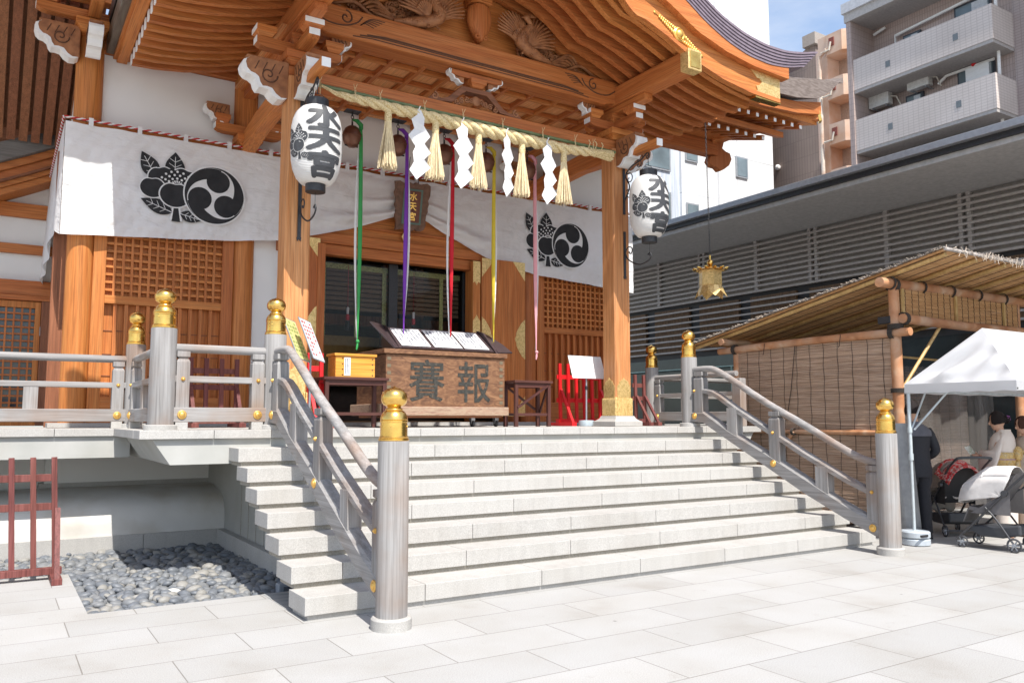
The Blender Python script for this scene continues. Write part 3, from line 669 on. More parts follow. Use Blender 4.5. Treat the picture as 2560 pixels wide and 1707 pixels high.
for sg in (-1, 1):
    # wave scrolls filling the corners
    mb = MB(); pts = []
    for k in range(30):
        u = 2.30-k*.052; top_ = zr(u)-6.95
        for j in range(max(1, int(top_/.085))):
            pts.append((CX+sg*(u+rr.uniform(-.02, .02)), 6.99+j*.085+rr.uniform(-.015, .02), .058, sg*(1 if (k+j) % 2 else -1)))
    scrolls(mb, pts, 3.76, .021)
    mb.tube(smooth_path([(CX+sg*2.3, 3.74, 7.0), (CX+sg*1.9, 3.7, 7.12), (CX+sg*1.6, 3.72, 7.0), (CX+sg*1.3, 3.7, 7.1)], 6), .03, 8)
    mb.build('wave_carving', CARV, hall, smooth=60)
    # bird with spread wings
    mb = MB(); bx = CX+sg*.78
    body = smooth_path([(bx+sg*.55, 3.66, 6.99), (bx+sg*.3, 3.62, 7.02), (bx, 3.58, 7.10), (bx-sg*.1, 3.55, 7.2), (bx-sg*.02, 3.53, 7.33), (bx+sg*.04, 3.5, 7.42), (bx-sg*.03, 3.47, 7.49)], 5)
    n = len(body); mb.tube(body, [interp([(0, .03), (.25, .085), (.5, .1), (.7, .06), (.88, .035), (1, .04)], i/(n-1)) for i in range(n)], 12)
    for i in range(3, n-6):
        for a in range(7):
            an = PI+a*PI/6; rb_ = interp([(0, .03), (.25, .085), (.5, .1), (.7, .06), (.88, .035), (1, .04)], i/(n-1))
            mb.ell((body[i].x+rb_*.9*math.cos(an), body[i].y-rb_*.95*abs(math.sin(an)), body[i].z+rb_*.25*math.cos(an*2+i)), (.016, .012, .022), 6, 4)
    mb.ell((bx-sg*.05, 3.46, 7.50), (.055, .04, .045)); mb.tube([(bx-sg*.09, 3.45, 7.5), (bx-sg*.17, 3.43, 7.47)], [.018, .004], 6)
    for k in range(5): mb.tube([(bx-sg*.03, 3.47, 7.53), (bx+sg*(.0+k*.03), 3.47, 7.60-k*.012)], [.012, .004], 6)
    for wsd, ax_ in ((-1, .18), (1, .08)):
        for k in range(13):
            an = math.radians(lerp(100, 8 if wsd*sg > 0 else 20, k/12)); L = .42+.12*math.sin(k/12*PI)
            ox = bx+wsd*.07; dx = math.cos(an)*wsd
            p = smooth_path([(ox, 3.6, 7.13), (ox+dx*L*.5, 3.55, 7.13+math.sin(an)*L*.55), (ox+dx*L+wsd*.03, 3.56, 7.13+math.sin(an)*L*.92)], 5)
            mb.tube(p, [lerp(.032, .010, (i/(len(p)-1))**2) for i in range(len(p))], 6)
        for k in range(8):
            an = math.radians(lerp(95, 20, k/7)); ox = bx+wsd*.06; L = .22
            mb.tube([(ox, 3.57, 7.14), (ox+math.cos(an)*wsd*L, 3.52, 7.14+math.sin(an)*L)], [.036, .02], 6)
    for k in range(5):
        mb.tube(smooth_path([(bx+sg*.5, 3.68, 7.0), (bx+sg*(.7+.04*k), 3.66, 7.02+.05*k), (bx+sg*(.85+.05*k), 3.68, 7.04+.02*k)], 5), [.022]*10+[.01], 6)
    for k in (-1, 1): mb.tube([(bx+k*.05, 3.56, 7.03), (bx+k*.09, 3.52, 6.97)], .016, 6)
    mb.build('phoenix_carving', CARV, hall, smooth=60)
mb = MB(); mb.loft([[(CX+a*w_, 3.62+.1*b_, z) for a, b_ in [(math.cos(k*PI/8), math.sin(k*PI/8)) for k in range(16)]] for w_, z in ((.13, 7.54), (.19, 7.49), (.205, 7.40), (.20, 7.30), (.17, 7.20), (.11, 7.11), (.06, 7.05), (.02, 6.99))])
for sg in (-1, 1): mb.tube(spiral((CX+sg*.07, 7.06), .05, 1.3, PI/2, sg, 16, 3.55), .014, 6)
mb.build('central_strut', W['rz'], hall, smooth=50)
MB().box(CX-.16, CX+.16, 3.50, 3.8, 7.56, 7.70).build('bearing_block', W['rx'], hall, bevel=.01)

# coffered ceiling
cw = MB(); cw.box(1.3, 6.9, 3.86, 6.3, 6.62, 6.65); cw.build('ceiling_board', wood('ceiling_cedar', (.60, .26, .09), (.68, .33, .13), (.74, .40, .17), 'y'), hall)
mb = MB(); x = 1.95
while x < 6.6: mb.box(x-.035, x+.035, 3.86, 6.3, 6.54, 6.615); x += .47
mb.build('ceiling_rib', W['ry'], hall, bevel=.008)
mb = MB(); y = 4.1
while y < 6.2: mb.box(1.45, 6.75, y-.035, y+.035, 6.542, 6.612); y += .47
mb.build('ceiling_rib', W['rx'], hall, bevel=.008)

# purlins with gilt ends
for sg in (-1, 1):
    x = CX+sg*2.61
    p = MB().box(x-.125, x+.125, 1.93, 6.35, 6.565, 6.86).build('purlin', W['ry'], hall, bevel=.012)
    cap = MB().box(x-.132, x+.132, 1.90, 2.07, 6.558, 6.867).build('gilt_cap', GOLDM, p, bevel=.01)
    MB().box(x-.1, x+.1, 1.892, 1.902, 6.59, 6.835).build('cap_plate', GOLD, cap, bevel=.004)
# curved rafters
def rafter(y, sg, white):
    us = [i*.1 for i in range(0, 44)]
    pl_t = [(CX+sg*u, zr(u)+.185) for u in us]; pl_b = [(CX+sg*u, zr(u)) for u in us]
    o = MB().ribbon2(pl_t, pl_b, 'y', y-.043, y+.043).build('rafter', W['rx'], hall)
    if white:
        MB().box(min(CX+sg*4.3, CX+sg*4.316), max(CX+sg*4.3, CX+sg*4.316), y-.042, y+.042, zr(4.3)+.002, zr(4.3)+.14).build('white_tip', WHITEP, o)
    return o
y = 2.2
while y < 6.2:
    rafter(y, 1, False); rafter(y, -1, True); y += .25
us = [-4.5+k*.1 for k in range(91)]
MB().ribbon2([(CX+u, zr(u)+.24) for u in us], [(CX+u, zr(u)+.188) for u in us], 'y', 2.1, 6.35).build('soffit_board', W['ry'], hall)
# eave edge along the left and right of the porch roof
COPP = mat('aged_copper', [(.3, (.10, .075, .055)), (.55, (.16, .13, .10)), (.75, (.16, .20, .17))], scale=(5, .5, 5), nscale=4, rough=.5, metal=.3, distort=.5)
for sg in (-1, 1):
    a, b_ = sorted((CX+sg*4.32, CX+sg*4.46)); MB().box(a, b_, 2.1, 6.32, 6.65, 6.9).build('eave_board', W['ry'], hall, bevel=.01)
    a, b_ = sorted((CX+sg*4.462, CX+sg*4.6)); MB().box(a, b_, 2.1, 6.3, 6.75, 7.12).build('gutter', COPP, hall, bevel=.01)
# bargeboard
ZL = [(0, 7.82), (.5, 7.78), (.9, 7.65), (1.2, 7.45), (1.45, 7.2), (1.55, 7.14), (1.75, 7.115), (2.14, 6.98), (2.68, 6.75), (3.25, 6.6), (3.85, 6.52), (4.5, 6.50)]
BW = [(0, .55), (1.5, .46), (2.6, .38), (4.5, .37)]
RB = [(0, 8.45), (.8, 8.32), (1.6, 7.96), (2.37, 7.58), (2.8, 7.33), (3.26, 7.14), (3.7, 7.03), (4.18, 7.00), (4.6, 7.05), (4.98, 7.16)]
RT = [(0, 8.8), (.8, 8.66), (1.6, 8.3), (2.2, 7.95), (2.68, 7.69), (3.1, 7.47), (3.58, 7.33), (4.05, 7.27), (4.52, 7.285), (4.95, 7.37), (5.28, 7.47)]
def curve(tab, u0, u1, n=60, sgn=1):
    # smoothed table
    out = []
    for i in range(n+1):
        u = lerp(u0, u1, i/n); z = sum(interp(tab, max(0, u+d)) for d in (-.12, -.06, 0, .06, .12))/5; out.append((CX+sgn*u, z))
    return out
for sg in (-1, 1):
    lo = [(CX+sg*(i*.075), interp(ZL, i*.075)) for i in range(61)]
    hi = [(x, z+interp(BW, abs(x-CX))) for x, z in lo]
    bg_ = MB().ribbon2(hi, lo, 'y', 1.98, 2.08).build('bargeboard', W['rx'], hall, bevel=.006)
    MB().ribbon2([(x, z+.05) for x, z in lo], [(x, z-.012) for x, z in lo], 'y', 1.955, 1.981).build('bead_moulding', W['rx'], bg_)
    lo2 = [(x, z+.002) for x, z in hi]; hi2 = curve(RB, 0, 4.62, 60, sg)
    lo2 = [(CX+sg*(4.62*i/60), interp(ZL, 4.62*i/60)+interp(BW, 4.62*i/60)+.002) for i in range(61)]
    hi2 = [(x, max(z-.003, lo2[i][1]+.03)) for i, (x, z) in enumerate(hi2)]
    MB().ribbon2(hi2, lo2, 'y', 1.87, 2.02).build('fascia', W['rx'], bg_)
    # gilt end plate with scalloped inner edge
    ue = 4.5; zt = interp(ZL, 4.4); pe = [(3.95, interp(ZL, 3.95)-.01), (4.0, 6.60), (3.97, 6.66), (4.05, 6.68), (4.1, 6.74), (4.04, 6.79), (4.0, 6.78), (3.93, 6.84), (3.86, 6.895), (4.515, 6.885), (4.515, 6.485)]
    ep = MB().prism([(CX+sg*a, b_) for a, b_ in pe], 'y', 1.966, 1.979).build('gilt_end_plate', GOLDM, bg_)
    a, b_ = sorted((CX+sg*3.95, CX+sg*4.52)); MB().box(a, b_, 1.966, 2.09, 6.47, 6.497).build('plate_return', GOLD, ep)
    a, b_ = sorted((CX+sg*4.501, CX+sg*4.516)); MB().box(a, b_, 1.97, 2.09, 6.49, 6.885).build('plate_return', GOLDM, ep)
    # gilt rosette with leaf sprays
    uc, zc = 2.37, 7.06; ang = math.atan2(-.36, .78); mb = MB()
    pr = [(.085, 0), (.085, .012), (.066, .022), (.055, .012), (.045, .03), (.02, .042), (.001, .044)]
    mb.lathe([(a*1.25, b_*1.4) for a, b_ in pr], (0, 0, 0), 24)
    for s2 in (-1, 1):
        for k in range(9):
            d = .1+k*.038; ww = .05*(1-k/10.5)
            for s3 in (-1, 1): mb.ell((s2*d, s3*ww*.8, .006), (.024, ww*.6+.010, .018), 8, 5, Matrix.Rotation(s2*s3*.6, 3, 'Z'))
        mb.ell((s2*.3, 0, .006), (.2, .012, .012), 8, 5); mb.ell((s2*.50, 0, .006), (.03, .02, .01), 6, 4)
    MM = Matrix.Translation((CX+sg*uc, 1.979, zc)) @ Matrix.Rotation(-sg*ang, 4, 'Y') @ Matrix.Rotation(PI/2, 4, 'X')
    bmesh.ops.transform(mb.bm, matrix=MM, verts=mb.bm.verts); mb.build('gilt_rosette', BRASS, bg_, smooth=50)
# roof: layered edge and body
RL = [flat('roof_copper', (.20, .155, .185), .45, var=.15), flat('roof_copper_dark', (.09, .07, .08), .5)]
for sg in (-1, 1):
    n = 60; B0 = curve(RB, 0, 4.98, n, sg); T0 = curve(RT, 0, 5.28, n, sg)
    for k in range(6):
        f0, f1 = k/6, (k+1)/6-.025
        yy = 1.80+.012*(5-k)
        lo = [(lerp(B0[i][0], T0[i][0], f0), lerp(B0[i][1], T0[i][1], f0)) for i in range(n+1)]
        hi = [(lerp(B0[i][0], T0[i][0], f1), lerp(B0[i][1], T0[i][1], f1)) for i in range(n+1)]
        MB().ribbon2(hi, lo, 'y', yy, 2.3).build('roof_edge_layer', RL[0], hall)
    MB().ribbon2([(x, z-.004) for x, z in T0], [(x, z+.002) for x, z in B0], 'y', 1.87, 2.7).build('roof_core', RL[1], hall)
    lim = 4.6
    T1 = curve(RT, 0, lim, n, sg); B1 = [(x, max(interp(RB, abs(x-CX))-.04, zr(min(4.7, abs(x-CX)))+.25)) for x, z in T1]
    B1 = [(x, min(z2, z-.1)) for (x, z), (_, z2) in zip(T1, B1)]
    MB().ribbon2([(x, z+.02) for x, z in T1], B1, 'y', 2.31, 7.0).build('roof_body', flat('roof_shingle', (.17, .14, .145), .6), hall)
# bracket clusters on the pillars
def nose(x, y, z, dx, dy, s_=1.0, parent=None):
    """carved beam nose with painted white edge, pointing along dx,dy"""
    ed_ = [(.04, -.20), (.10, -.205), (.15, -.175), (.19, -.125), (.24, -.115), (.285, -.12), (.31, -.085), (.325, -.035), (.36, -.01), (.405, .0), (.44, .035), (.455, .09), (.445, .13), (.42, .145)]
    pf = [(0, -.18)]+ed_+[(.42, .19), (0, .19)]
    ax = 'y' if dx else 'x'; sgn = dx or dy; c = x if dx else y; o_ = y if dx else x; wd = .085*s_
    P = [(c+sgn*a*s_, z+b_*s_) for a, b_ in pf]
    o = MB().prism(P, ax, o_-wd, o_+wd).build('beam_nose', CARV, hall, bevel=.012)
    ed = ed_
    e1 = [(c+sgn*(a+.008)*s_, z+(b_-.010)*s_) for a, b_ in ed]; e2 = [(c+sgn*(a-.026)*s_, z+(b_+.012)*s_) for a, b_ in ed]
    MB().ribbon2(e2, e1, ax, o_-wd-.006, o_+wd+.006).build('white_edge', WHITEP, o)
    for s3 in (-1, 1):
        mb = MB(); pts = spiral((c+sgn*.2*s_, z+.02*s_), .09*s_, 1.4, 0, sgn, 20, 0)
        pts = [((a, o_+s3*(wd+.002), c2) if ax == 'y' else (o_+s3*(wd+.002), a, c2)) for a, _, c2 in pts]
        mb.tube(pts, .008*s_, 6)
        for k in range(4):
            q1 = [(c+sgn*(.06+.08*k)*s_, z+.14*s_), (c+sgn*(.1+.08*k)*s_, z+.05*s_)]
            mb.tube([((a, o_+s3*(wd+.002), c2) if ax == 'y' else (o_+s3*(wd+.002), a, c2)) for a, c2 in q1], .006, 6)
        mb.build('scroll', DKG, o)
    return o
def masu(x, y, z, s_=.15, h=.14, ax=None):
    """bearing block with tapered foot; white painted on its end faces"""
    f = lambda k, zz: [(x-k, y-k, zz), (x+k, y-k, zz), (x+k, y+k, zz), (x-k, y+k, zz)]
    o = MB().loft([f(s_*.62, z), f(s_*.9, z+h*.42), f(s_, z+h*.42), f(s_, z+h)]).build('bearing_block', W['rx'], hall, bevel=.004)
    return o
def arm(x, y, z, L, ax, h=.13, wd=.075):
    """bracket arm with curved underside and white ends"""
    pf = [(-L, h), (-L, h*.35), (-L+.05, h*.12), (-L+.12, 0), (L-.12, 0), (L-.05, h*.12), (L, h*.35), (L, h)]
    c, o_ = (x, y) if ax == 'x' else (y, x)
    o = MB().prism([(c+a, z+b_) for a, b_ in pf], 'y' if ax == 'x' else 'x', o_-wd, o_+wd).build('bracket_arm', W['r'+ax], hall, bevel=.004)
    mb = MB()
    for s_ in (-1, 1):
        e0, e1 = sorted((c+s_*L, c+s_*(L+.006)))
        if ax == 'x': mb.box(e0, e1, o_-wd+.002, o_+wd-.002, z+h*.36, z+h-.002)
        else: mb.box(o_-wd+.002, o_+wd-.002, e0, e1, z+h*.36, z+h-.002)
    mb.build('white_end', WHITEP, o)
    return o
def wface(x, y, z, s_, h, ax, sgn, parent=None):
    e = .004
    if ax == 'x': a, b_ = sorted((x+sgn*s_, x+sgn*(s_+e))); mb = MB().box(a, b_, y-s_+.004, y+s_-.004, z+h*.45, z+h-.004)
    else: a, b_ = sorted((y+sgn*s_, y+sgn*(s_+e))); mb = MB().box(x-s_+.004, x+s_-.004, a, b_, z+h*.45, z+h-.004)
    mb.build('white_face', WHITEP, parent)
nose(CX, 3.55, 7.82, 0, -1, .7)
for X, out in ((1.49, -1), (6.71, 1)):
    Y = 3.74
    nose(X+out*.15, Y, 5.80, out, 0, 1.25); nose(X, Y-.15, 5.78, 0, -1, 1.15)
    b0 = masu(X, Y, 6.015, .21, .17)
    arm(X, Y, 6.19, .55, 'x'); arm(X, Y, 6.192, .62, 'y', wd=.07)
    for dx in (-.44, 0, .44):
        bb = masu(X+dx, Y, 6.325, .125, .13)
        if dx: wface(X+dx, Y, 6.325, .125, .13, 'x', 1 if dx > 0 else -1, bb)
    for dy in (-.5, .5):
        bb = masu(X, Y+dy, 6.325, .125, .13); wface(X, Y+dy, 6.325, .125, .13, 'y', 1 if dy > 0 else -1, bb)
    nose(X, Y-.5, 6.60, 0, -1, .62); nose(X-out*.42, Y, 6.46, -out, 0, .6)
    MB().box(X-.08, X+.08, 2.9, 6.3, 6.455, 6.562).build('bracket_beam', W['ry'], hall, bevel=.006)
    # curved tie beam back to the hall
    tp = [(3.9, 5.98), (4.6, 6.02), (5.4, 5.98), (6.25, 5.86)]
    MB().ribbon2([(a, b_) for a, b_ in tp], [(a, b_-.29) for a, b_ in tp], 'x', X-.1, X+.1).build('curved_tie', W['ry'], hall, bevel=.015)
    # lantern bearer
    lb = MB().box(X-.055, X+.055, 2.68, 3.58, 5.66, 5.78).build('lantern_bearer', W['ry'], hall, bevel=.006)
    MB().box(X-.054, X+.054, 2.666, 2.6795, 5.665, 5.775).build('white_end', WHITEP, lb)
# wall side brackets
for X in (1.49, 6.71):
    masu(X, 6.2, 5.68, .19, .16); arm(X, 6.15, 5.85, .5, 'x'); masu(X-.4, 6.15, 5.985, .11, .12); masu(X+.4, 6.15, 5.985, .11, .12)
    nose(X-.3, 6.15, 6.12, -1, 0, .8); nose(X+.3, 6.15, 6.12, 1, 0, .8)
# frog-leg strut on the lower beam
kp = [(-.80, 6.012), (-.72, 6.08), (-.56, 6.07), (-.46, 6.11), (-.34, 6.22), (-.24, 6.32), (.24, 6.32), (.34, 6.22), (.46, 6.11), (.56, 6.07), (.72, 6.08), (.80, 6.012)]
ki = [(-.62, 6.012), (-.52, 6.03), (-.40, 6.04), (-.34, 6.10), (-.26, 6.18), (-.17, 6.25), (.17, 6.25), (.26, 6.18), (.34, 6.10), (.40, 6.04), (.52, 6.03), (.62, 6.012)]
ks = MB().ribbon2([(CX+a, b_) for a, b_ in kp], [(CX+a, b_) for a, b_ in ki], 'y', 3.68, 3.82).build('frog_leg_strut', W['dx'], hall, bevel=.008)
mb = MB()
for k in range(9): mb.tube(spiral((CX-.32+k*.08, 6.07+.05*math.sin(k*PI/8)*1.5), .045, 1.4, k, 1 if k % 2 else -1, 18, 3.70), .014, 6)
mb.ell((CX, 3.70, 6.14), (.075, .03, .075), 14, 8)
for sg in (-1, 1): mb.tube(spiral((CX+sg*.68, 6.08), .06, 1.2, PI/2, sg, 16, 3.69), .018, 6)
mb.build('frog_leg_carving', CARV, ks, smooth=60)
bb = masu(CX, 3.74, 6.325, .13, .12); arm(CX, 3.74, 6.447, .42, 'x', .085)
for sg in (-1, 1): nose(CX+sg*.2, 3.74, 6.47, sg, 0, .55)
# left corner column bracket
for X, s_ in ((-.69, 1), (8.89, 1)):
    masu(X, 6.2, 6.9, .22, .18); arm(X, 6.15, 7.09, .7, 'x'); arm(X, 6.1, 7.092, .7, 'y')
    nose(X-.15, 6.2, 6.75, -1, 0, 1.2); nose(X, 6.05, 6.72, 0, -1, 1.0)
    for dx in (-.55, .55): masu(X+dx, 6.15, 7.23, .14, .14)
    MB().box(X-.9, X+.9, 6.05, 6.25, 7.375, 7.5).build('bracket_beam', W['rx'], hall, bevel=.01)
# hall eaves (front eave line passing over the curtain), seen at the right of the porch and far left
def hall_eave(x0, x1, corner):
    x = x0
    while x < x1:
        o = MB().beam((x, 4.5, 7.62), (x, 6.3, 8.15), .075, .1).build('eave_rafter', W['ry'], hall)
        MB().box(x-.036, x+.036, 4.492, 4.5, 7.575, 7.665).build('white_tip', WHITEP, o)
        if not corner or x < x1-.5:
            o = MB().beam((x-.1, 4.95, 7.40), (x-.1, 6.3, 7.80), .075, .1).build('eave_rafter', W['ry'], hall)
            MB().box(x-.136, x-.064, 4.942, 4.95, 7.355, 7.445).build('white_tip', WHITEP, o)
        x += .262
    return
hall_eave(9.2, 12.4, True)
MB().ribbon2([(4.5, 7.9), (6.6, 8.5)], [(4.5, 7.45), (6.6, 8.05)], 'x', -9, -.50).build('left_eave', W['ry'], hall)
MB().box(-1.0, -.80, 6.9, 7.05, ZP, 5.4).build('corner_board', W['dz'], hall, bevel=.006)
MB().ribbon2([(4.4, 7.86), (6.4, 8.42)], [(4.4, 7.70), (6.4, 8.25)], 'x', 8.3, 12.75).build('eave_soffit', W['ry'], hall)
MB().box(8.3, 11.6, 5.6, 6.3, 7.56, 7.9).build('eave_board', W['ry'], hall)
MB().ribbon2([(4.82, 7.57), (5.0, 7.62)], [(4.82, 7.45), (5.0, 7.5)], 'x', 9.0, 12.2).build('eave_batten', W['rx'], hall)
ef = MB(); ef.loft([[(x, 4.28, z), (x, 4.42, z), (x, 4.42, z+h), (x, 4.28, z+h)] for x, z, h in ((9.0, 7.7, .2), (11, 7.72, .22), (12.0, 7.78, .24), (12.75, 7.9, .26))]); ef.build('eave_fascia', W['rx'], hall)
hr = MB().beam((12.75, 4.35, 7.92), (11.2, 5.9, 7.62), .16, .26).build('hip_rafter', W['ry'], hall, bevel=.01)
MB().beam((12.77, 4.33, 7.925), (12.73, 4.37, 7.915), .17, .34).build('gilt_cap', GOLD, hr)
rs_ = MB(); rs_.loft([[(x, 4.15, z+.16), (x, 4.15, z+h), (x, 7.5, z+h+1.4), (x, 7.5, z+1.1)] for x, z, h in ((8.6, 7.8, .55), (10.5, 7.8, .55), (11.8, 7.86, .56), (12.5, 7.98, .58), (12.9, 8.22, .40), (13.2, 8.48, .16), (13.35, 8.62, .04))])
SHI = mat('eave_shingle', [(.4, (.13, .10, .085)), (.6, (.20, .16, .14))], scale=(2, 2, 9), nscale=3, rough=.75)
rs_.build('eave_roof', SHI, hall)
MB().box(9.06, 11.45, 5.95, 6.2, 7.25, 7.55).build('eave_beam', W['rx'], hall, bevel=.01)
pn = [(11.3, 7.55), (11.68, 7.62), (11.62, 7.45), (11.72, 7.40), (11.85, 7.38), (11.9, 7.25), (11.82, 7.1), (11.68, 7.0), (11.55, 6.93), (11.45, 7.0), (11.3, 7.0), (11.2, 7.1), (11.25, 7.22), (11.42, 7.25), (11.42, 7.32), (11.3, 7.33)]
MB().prism(pn, 'y', 5.98, 6.14).build('pendant_board', W['rz'], hall, bevel=.012)
# side eave with broad battens at the far left
for k in range(9):
    x = -2.1+k*.17
    MB().beam((x, 6.45, 7.45), (x, 8.75, 6.05), .12, .12, (0, .6, 1)).build('side_batten', W['dy'], hall)
MB().beam((-1.6, 6.45, 7.60), (-1.6, 8.75, 6.20), 2.2, .05, (0, .6, 1)).build('side_soffit', W['dy'], hall)
MB().box(-9, -.9, 10.5, 10.6, 5.2, 8.5).build('side_gable', W['dx'], hall)
MB().box(-3, -.5, 6.5, 10.5, 7.7, 7.8).build('side_ceiling', W['dy'], hall)
# ================================================================ CURTAIN
NB = [(-.97, 4.03), (-.27, 4.08), (.6, 4.14), (1.3, 4.2), (1.96, 4.28), (2.5, 4.42), (3.1, 4.60), (3.6, 4.79), (3.95, 4.93), (4.12, 5.0), (4.3, 4.96), (4.6, 4.86), (5.0, 4.68), (5.64, 4.40), (6.1, 4.29), (6.54, 4.23), (6.8, 4.2), (8.37, 4.10), (9.1, 4.05)]
noren = thing('shrine_curtain', (4.1, 6.13, 5.65), 'long white curtain with black camphor and comma crests hung along the hall front', 'curtain')
def noren_y(x, v):
    # v 0 top .. 1 bottom; swags pull the folds towards the centre knot
    g_ = math.exp(-((x-4.12)/1.5)**2)
    L = abs(x-4.12)
    f = .012*math.sin(9*x+3*v)+g_*.035*math.sin(26*v+2.2*L)*v+.02*math.sin(v*11-L*3.1)*v*math.exp(-(L/2.6)**2)
    f += .0045*math.sin(31*(x+.9*v)+2*math.sin(6*v))+.003*math.sin(57*x-8*v)*v+.05*g_*v*math.sin(19*v+3.0*L-1)
    return 6.10+f-.06*g_*v
def fn(u, v):
    x = lerp(-.97, 9.1, u); zt = 5.60-.012*abs(math.sin((x+.97)*PI/.62)); zb_ = interp(NB, x)
    v2 = v; return (x, noren_y(x, v2)-.02, lerp(zt, zb_, v2))
MB().grid(fn, 300, 60).build('cloth', CLOTH, noren, smooth=80, recalc=False)
def fl(u, v):
    y = lerp(6.10, 9.9, u); zb_ = interp([(0, 4.03), (.12, 4.2), (.25, 4.12), (.4, 3.98), (.7, 3.85), (1, 3.80)], u); x = -.975-.06*v*min(1, u*6)-.03*math.sin(u*26)*v
    return (x, y, lerp(5.60-u*.02, zb_, v))
MB().grid(fl, 50, 24).build('side_cloth', CLOTH, noren, smooth=80, recalc=False)
RED = flat('cord_red', (.48, .03, .03), .8)
def cord(name, pts, r, parent, red=RED):
    """two strands twisted, one red and one white"""
    pts = smooth_path(pts, 3); Ls = [0]
    for a, b_ in zip(pts, pts[1:]): Ls.append(Ls[-1]+(b_-a).length)
    for ph, m_ in ((0, red), (PI, CLOTH)):
        out = []; n = int(Ls[-1]/.03)
        for k in range(n+1):
            s_ = Ls[-1]*k/n; i = 0
            while i < len(Ls)-2 and Ls[i+1] < s_: i += 1
            t_ = (s_-Ls[i])/max(1e-6, Ls[i+1]-Ls[i]); p = pts[i].lerp(pts[i+1], t_); a = s_*48+ph
            d = (pts[i+1]-pts[i]).normalized(); s1 = d.cross(Vector((0, 0, 1))).normalized(); s2 = Vector((0, 0, 1))
            out.append(p+s1*math.cos(a)*r*.55+s2*math.sin(a)*r*.55)
        MB().tube(out, r*.75, 5).build(name, m_, parent)
cord('twisted_cord', [(-.98, 6.09, 5.66), (1.3, 6.09, 5.655), (4.1, 6.09, 5.66), (6.8, 6.09, 5.655), (9.1, 6.09, 5.66)], .016, noren)
cord('twisted_cord', [(-.99, 6.09, 5.66), (-.99, 7, 5.63), (-.99, 8.5, 5.60), (-.99, 9.9, 5.57)], .016, noren)
mb = MB(); x = -.66
while x < 9: mb.box(x-.028, x+.028, 6.065, 6.115, 5.575, 5.69); x += .62
mb.build('hanging_loop', CLOTH, noren)
MB().tube([(-.98, 6.12, 5.655), (9.1, 6.12, 5.655)], .016, 8).build('curtain_pole', W['dx'], noren)

# crests: camphor sprig and triple comma, dyed on cloth
def crest(put, layer):
    """put(x,z,layer)->3D; returns list of (polys, material)"""
def comma_polys():
    out = []
    T = [(0, .5), (30, .58), (40, .62), (60, .69), (75, .77), (90, .845), (108, .92), (125, .96), (140, .985), (158, 1.0)]
    for th in (78, 198, 318):
        a0 = math.radians(th); hd = [(.515*math.cos(a0)+.395*math.cos(k*2*PI/36), .515*math.sin(a0)+.395*math.sin(k*2*PI/36)) for k in range(36)]
        out.append(hd)
        n = 32; o_ = []; i_ = []
        for k in range(n+1):
            ph = 158*k/n; a = a0+math.radians(ph); rin = interp(T, ph); ro = lerp(.945, 1.0, min(1, ph/40))
            o_.append((ro*math.cos(a), ro*math.sin(a))); i_.append((rin*math.cos(a), rin*math.sin(a)))
        for k in range(n): out.append([o_[k], o_[k+1], i_[k+1], i_[k]])
    return out
def leaf_poly(cx, cz, L, wd, ang, n=10):
    pts = []
    for s_ in (1, -1):
        r_ = range(n+1) if s_ == 1 else range(n-1, 0, -1)
        for k in r_:
            t_ = k/n; ww = wd*math.sin(PI*t_**.8)*(1 if t_ < 1 else 0); pts.append((t_*L, s_*ww))
    c, s2 = math.cos(ang), math.sin(ang)
    return [(cx+a*c-b_*s2, cz+a*s2+b_*c) for a, b_ in pts]
def vein_polys(cx, cz, L, wd, ang):
    out = []; c, s2 = math.cos(ang), math.sin(ang)
    def seg(a, b_, w_):
        dx, dz = b_[0]-a[0], b_[1]-a[1]; l = math.hypot(dx, dz); nx, nz = -dz/l*w_, dx/l*w_
        q_ = [(a[0]+nx, a[1]+nz), (b_[0]+nx*.6, b_[1]+nz*.6), (b_[0]-nx*.6, b_[1]-nz*.6), (a[0]-nx, a[1]-nz)]
        out.append([(cx+x*c-z*s2, cz+x*s2+z*c) for x, z in q_])
    seg((0, 0), (L*.82, 0), .014)
    for k in range(3):
        t_ = .22+k*.2
        for s_ in (-1, 1): seg((L*t_, 0), (L*(t_+.13), s_*wd*.62), .011)
    return out
def heart(cx, cz, r, rot=0, sx=1.15, sc_=1):
    pts = []
    for k in range(40):
        a = 2*PI*k/40; rad = r*sc_*(1-.16*math.exp(-((((a-PI/2+PI) % (2*PI))-PI)/.32)**2)); x, z = rad*sx*math.cos(a), rad*math.sin(a)
        pts.append((cx+x*math.cos(rot)-z*math.sin(rot), cz+x*math.sin(rot)+z*math.cos(rot)))
    return pts
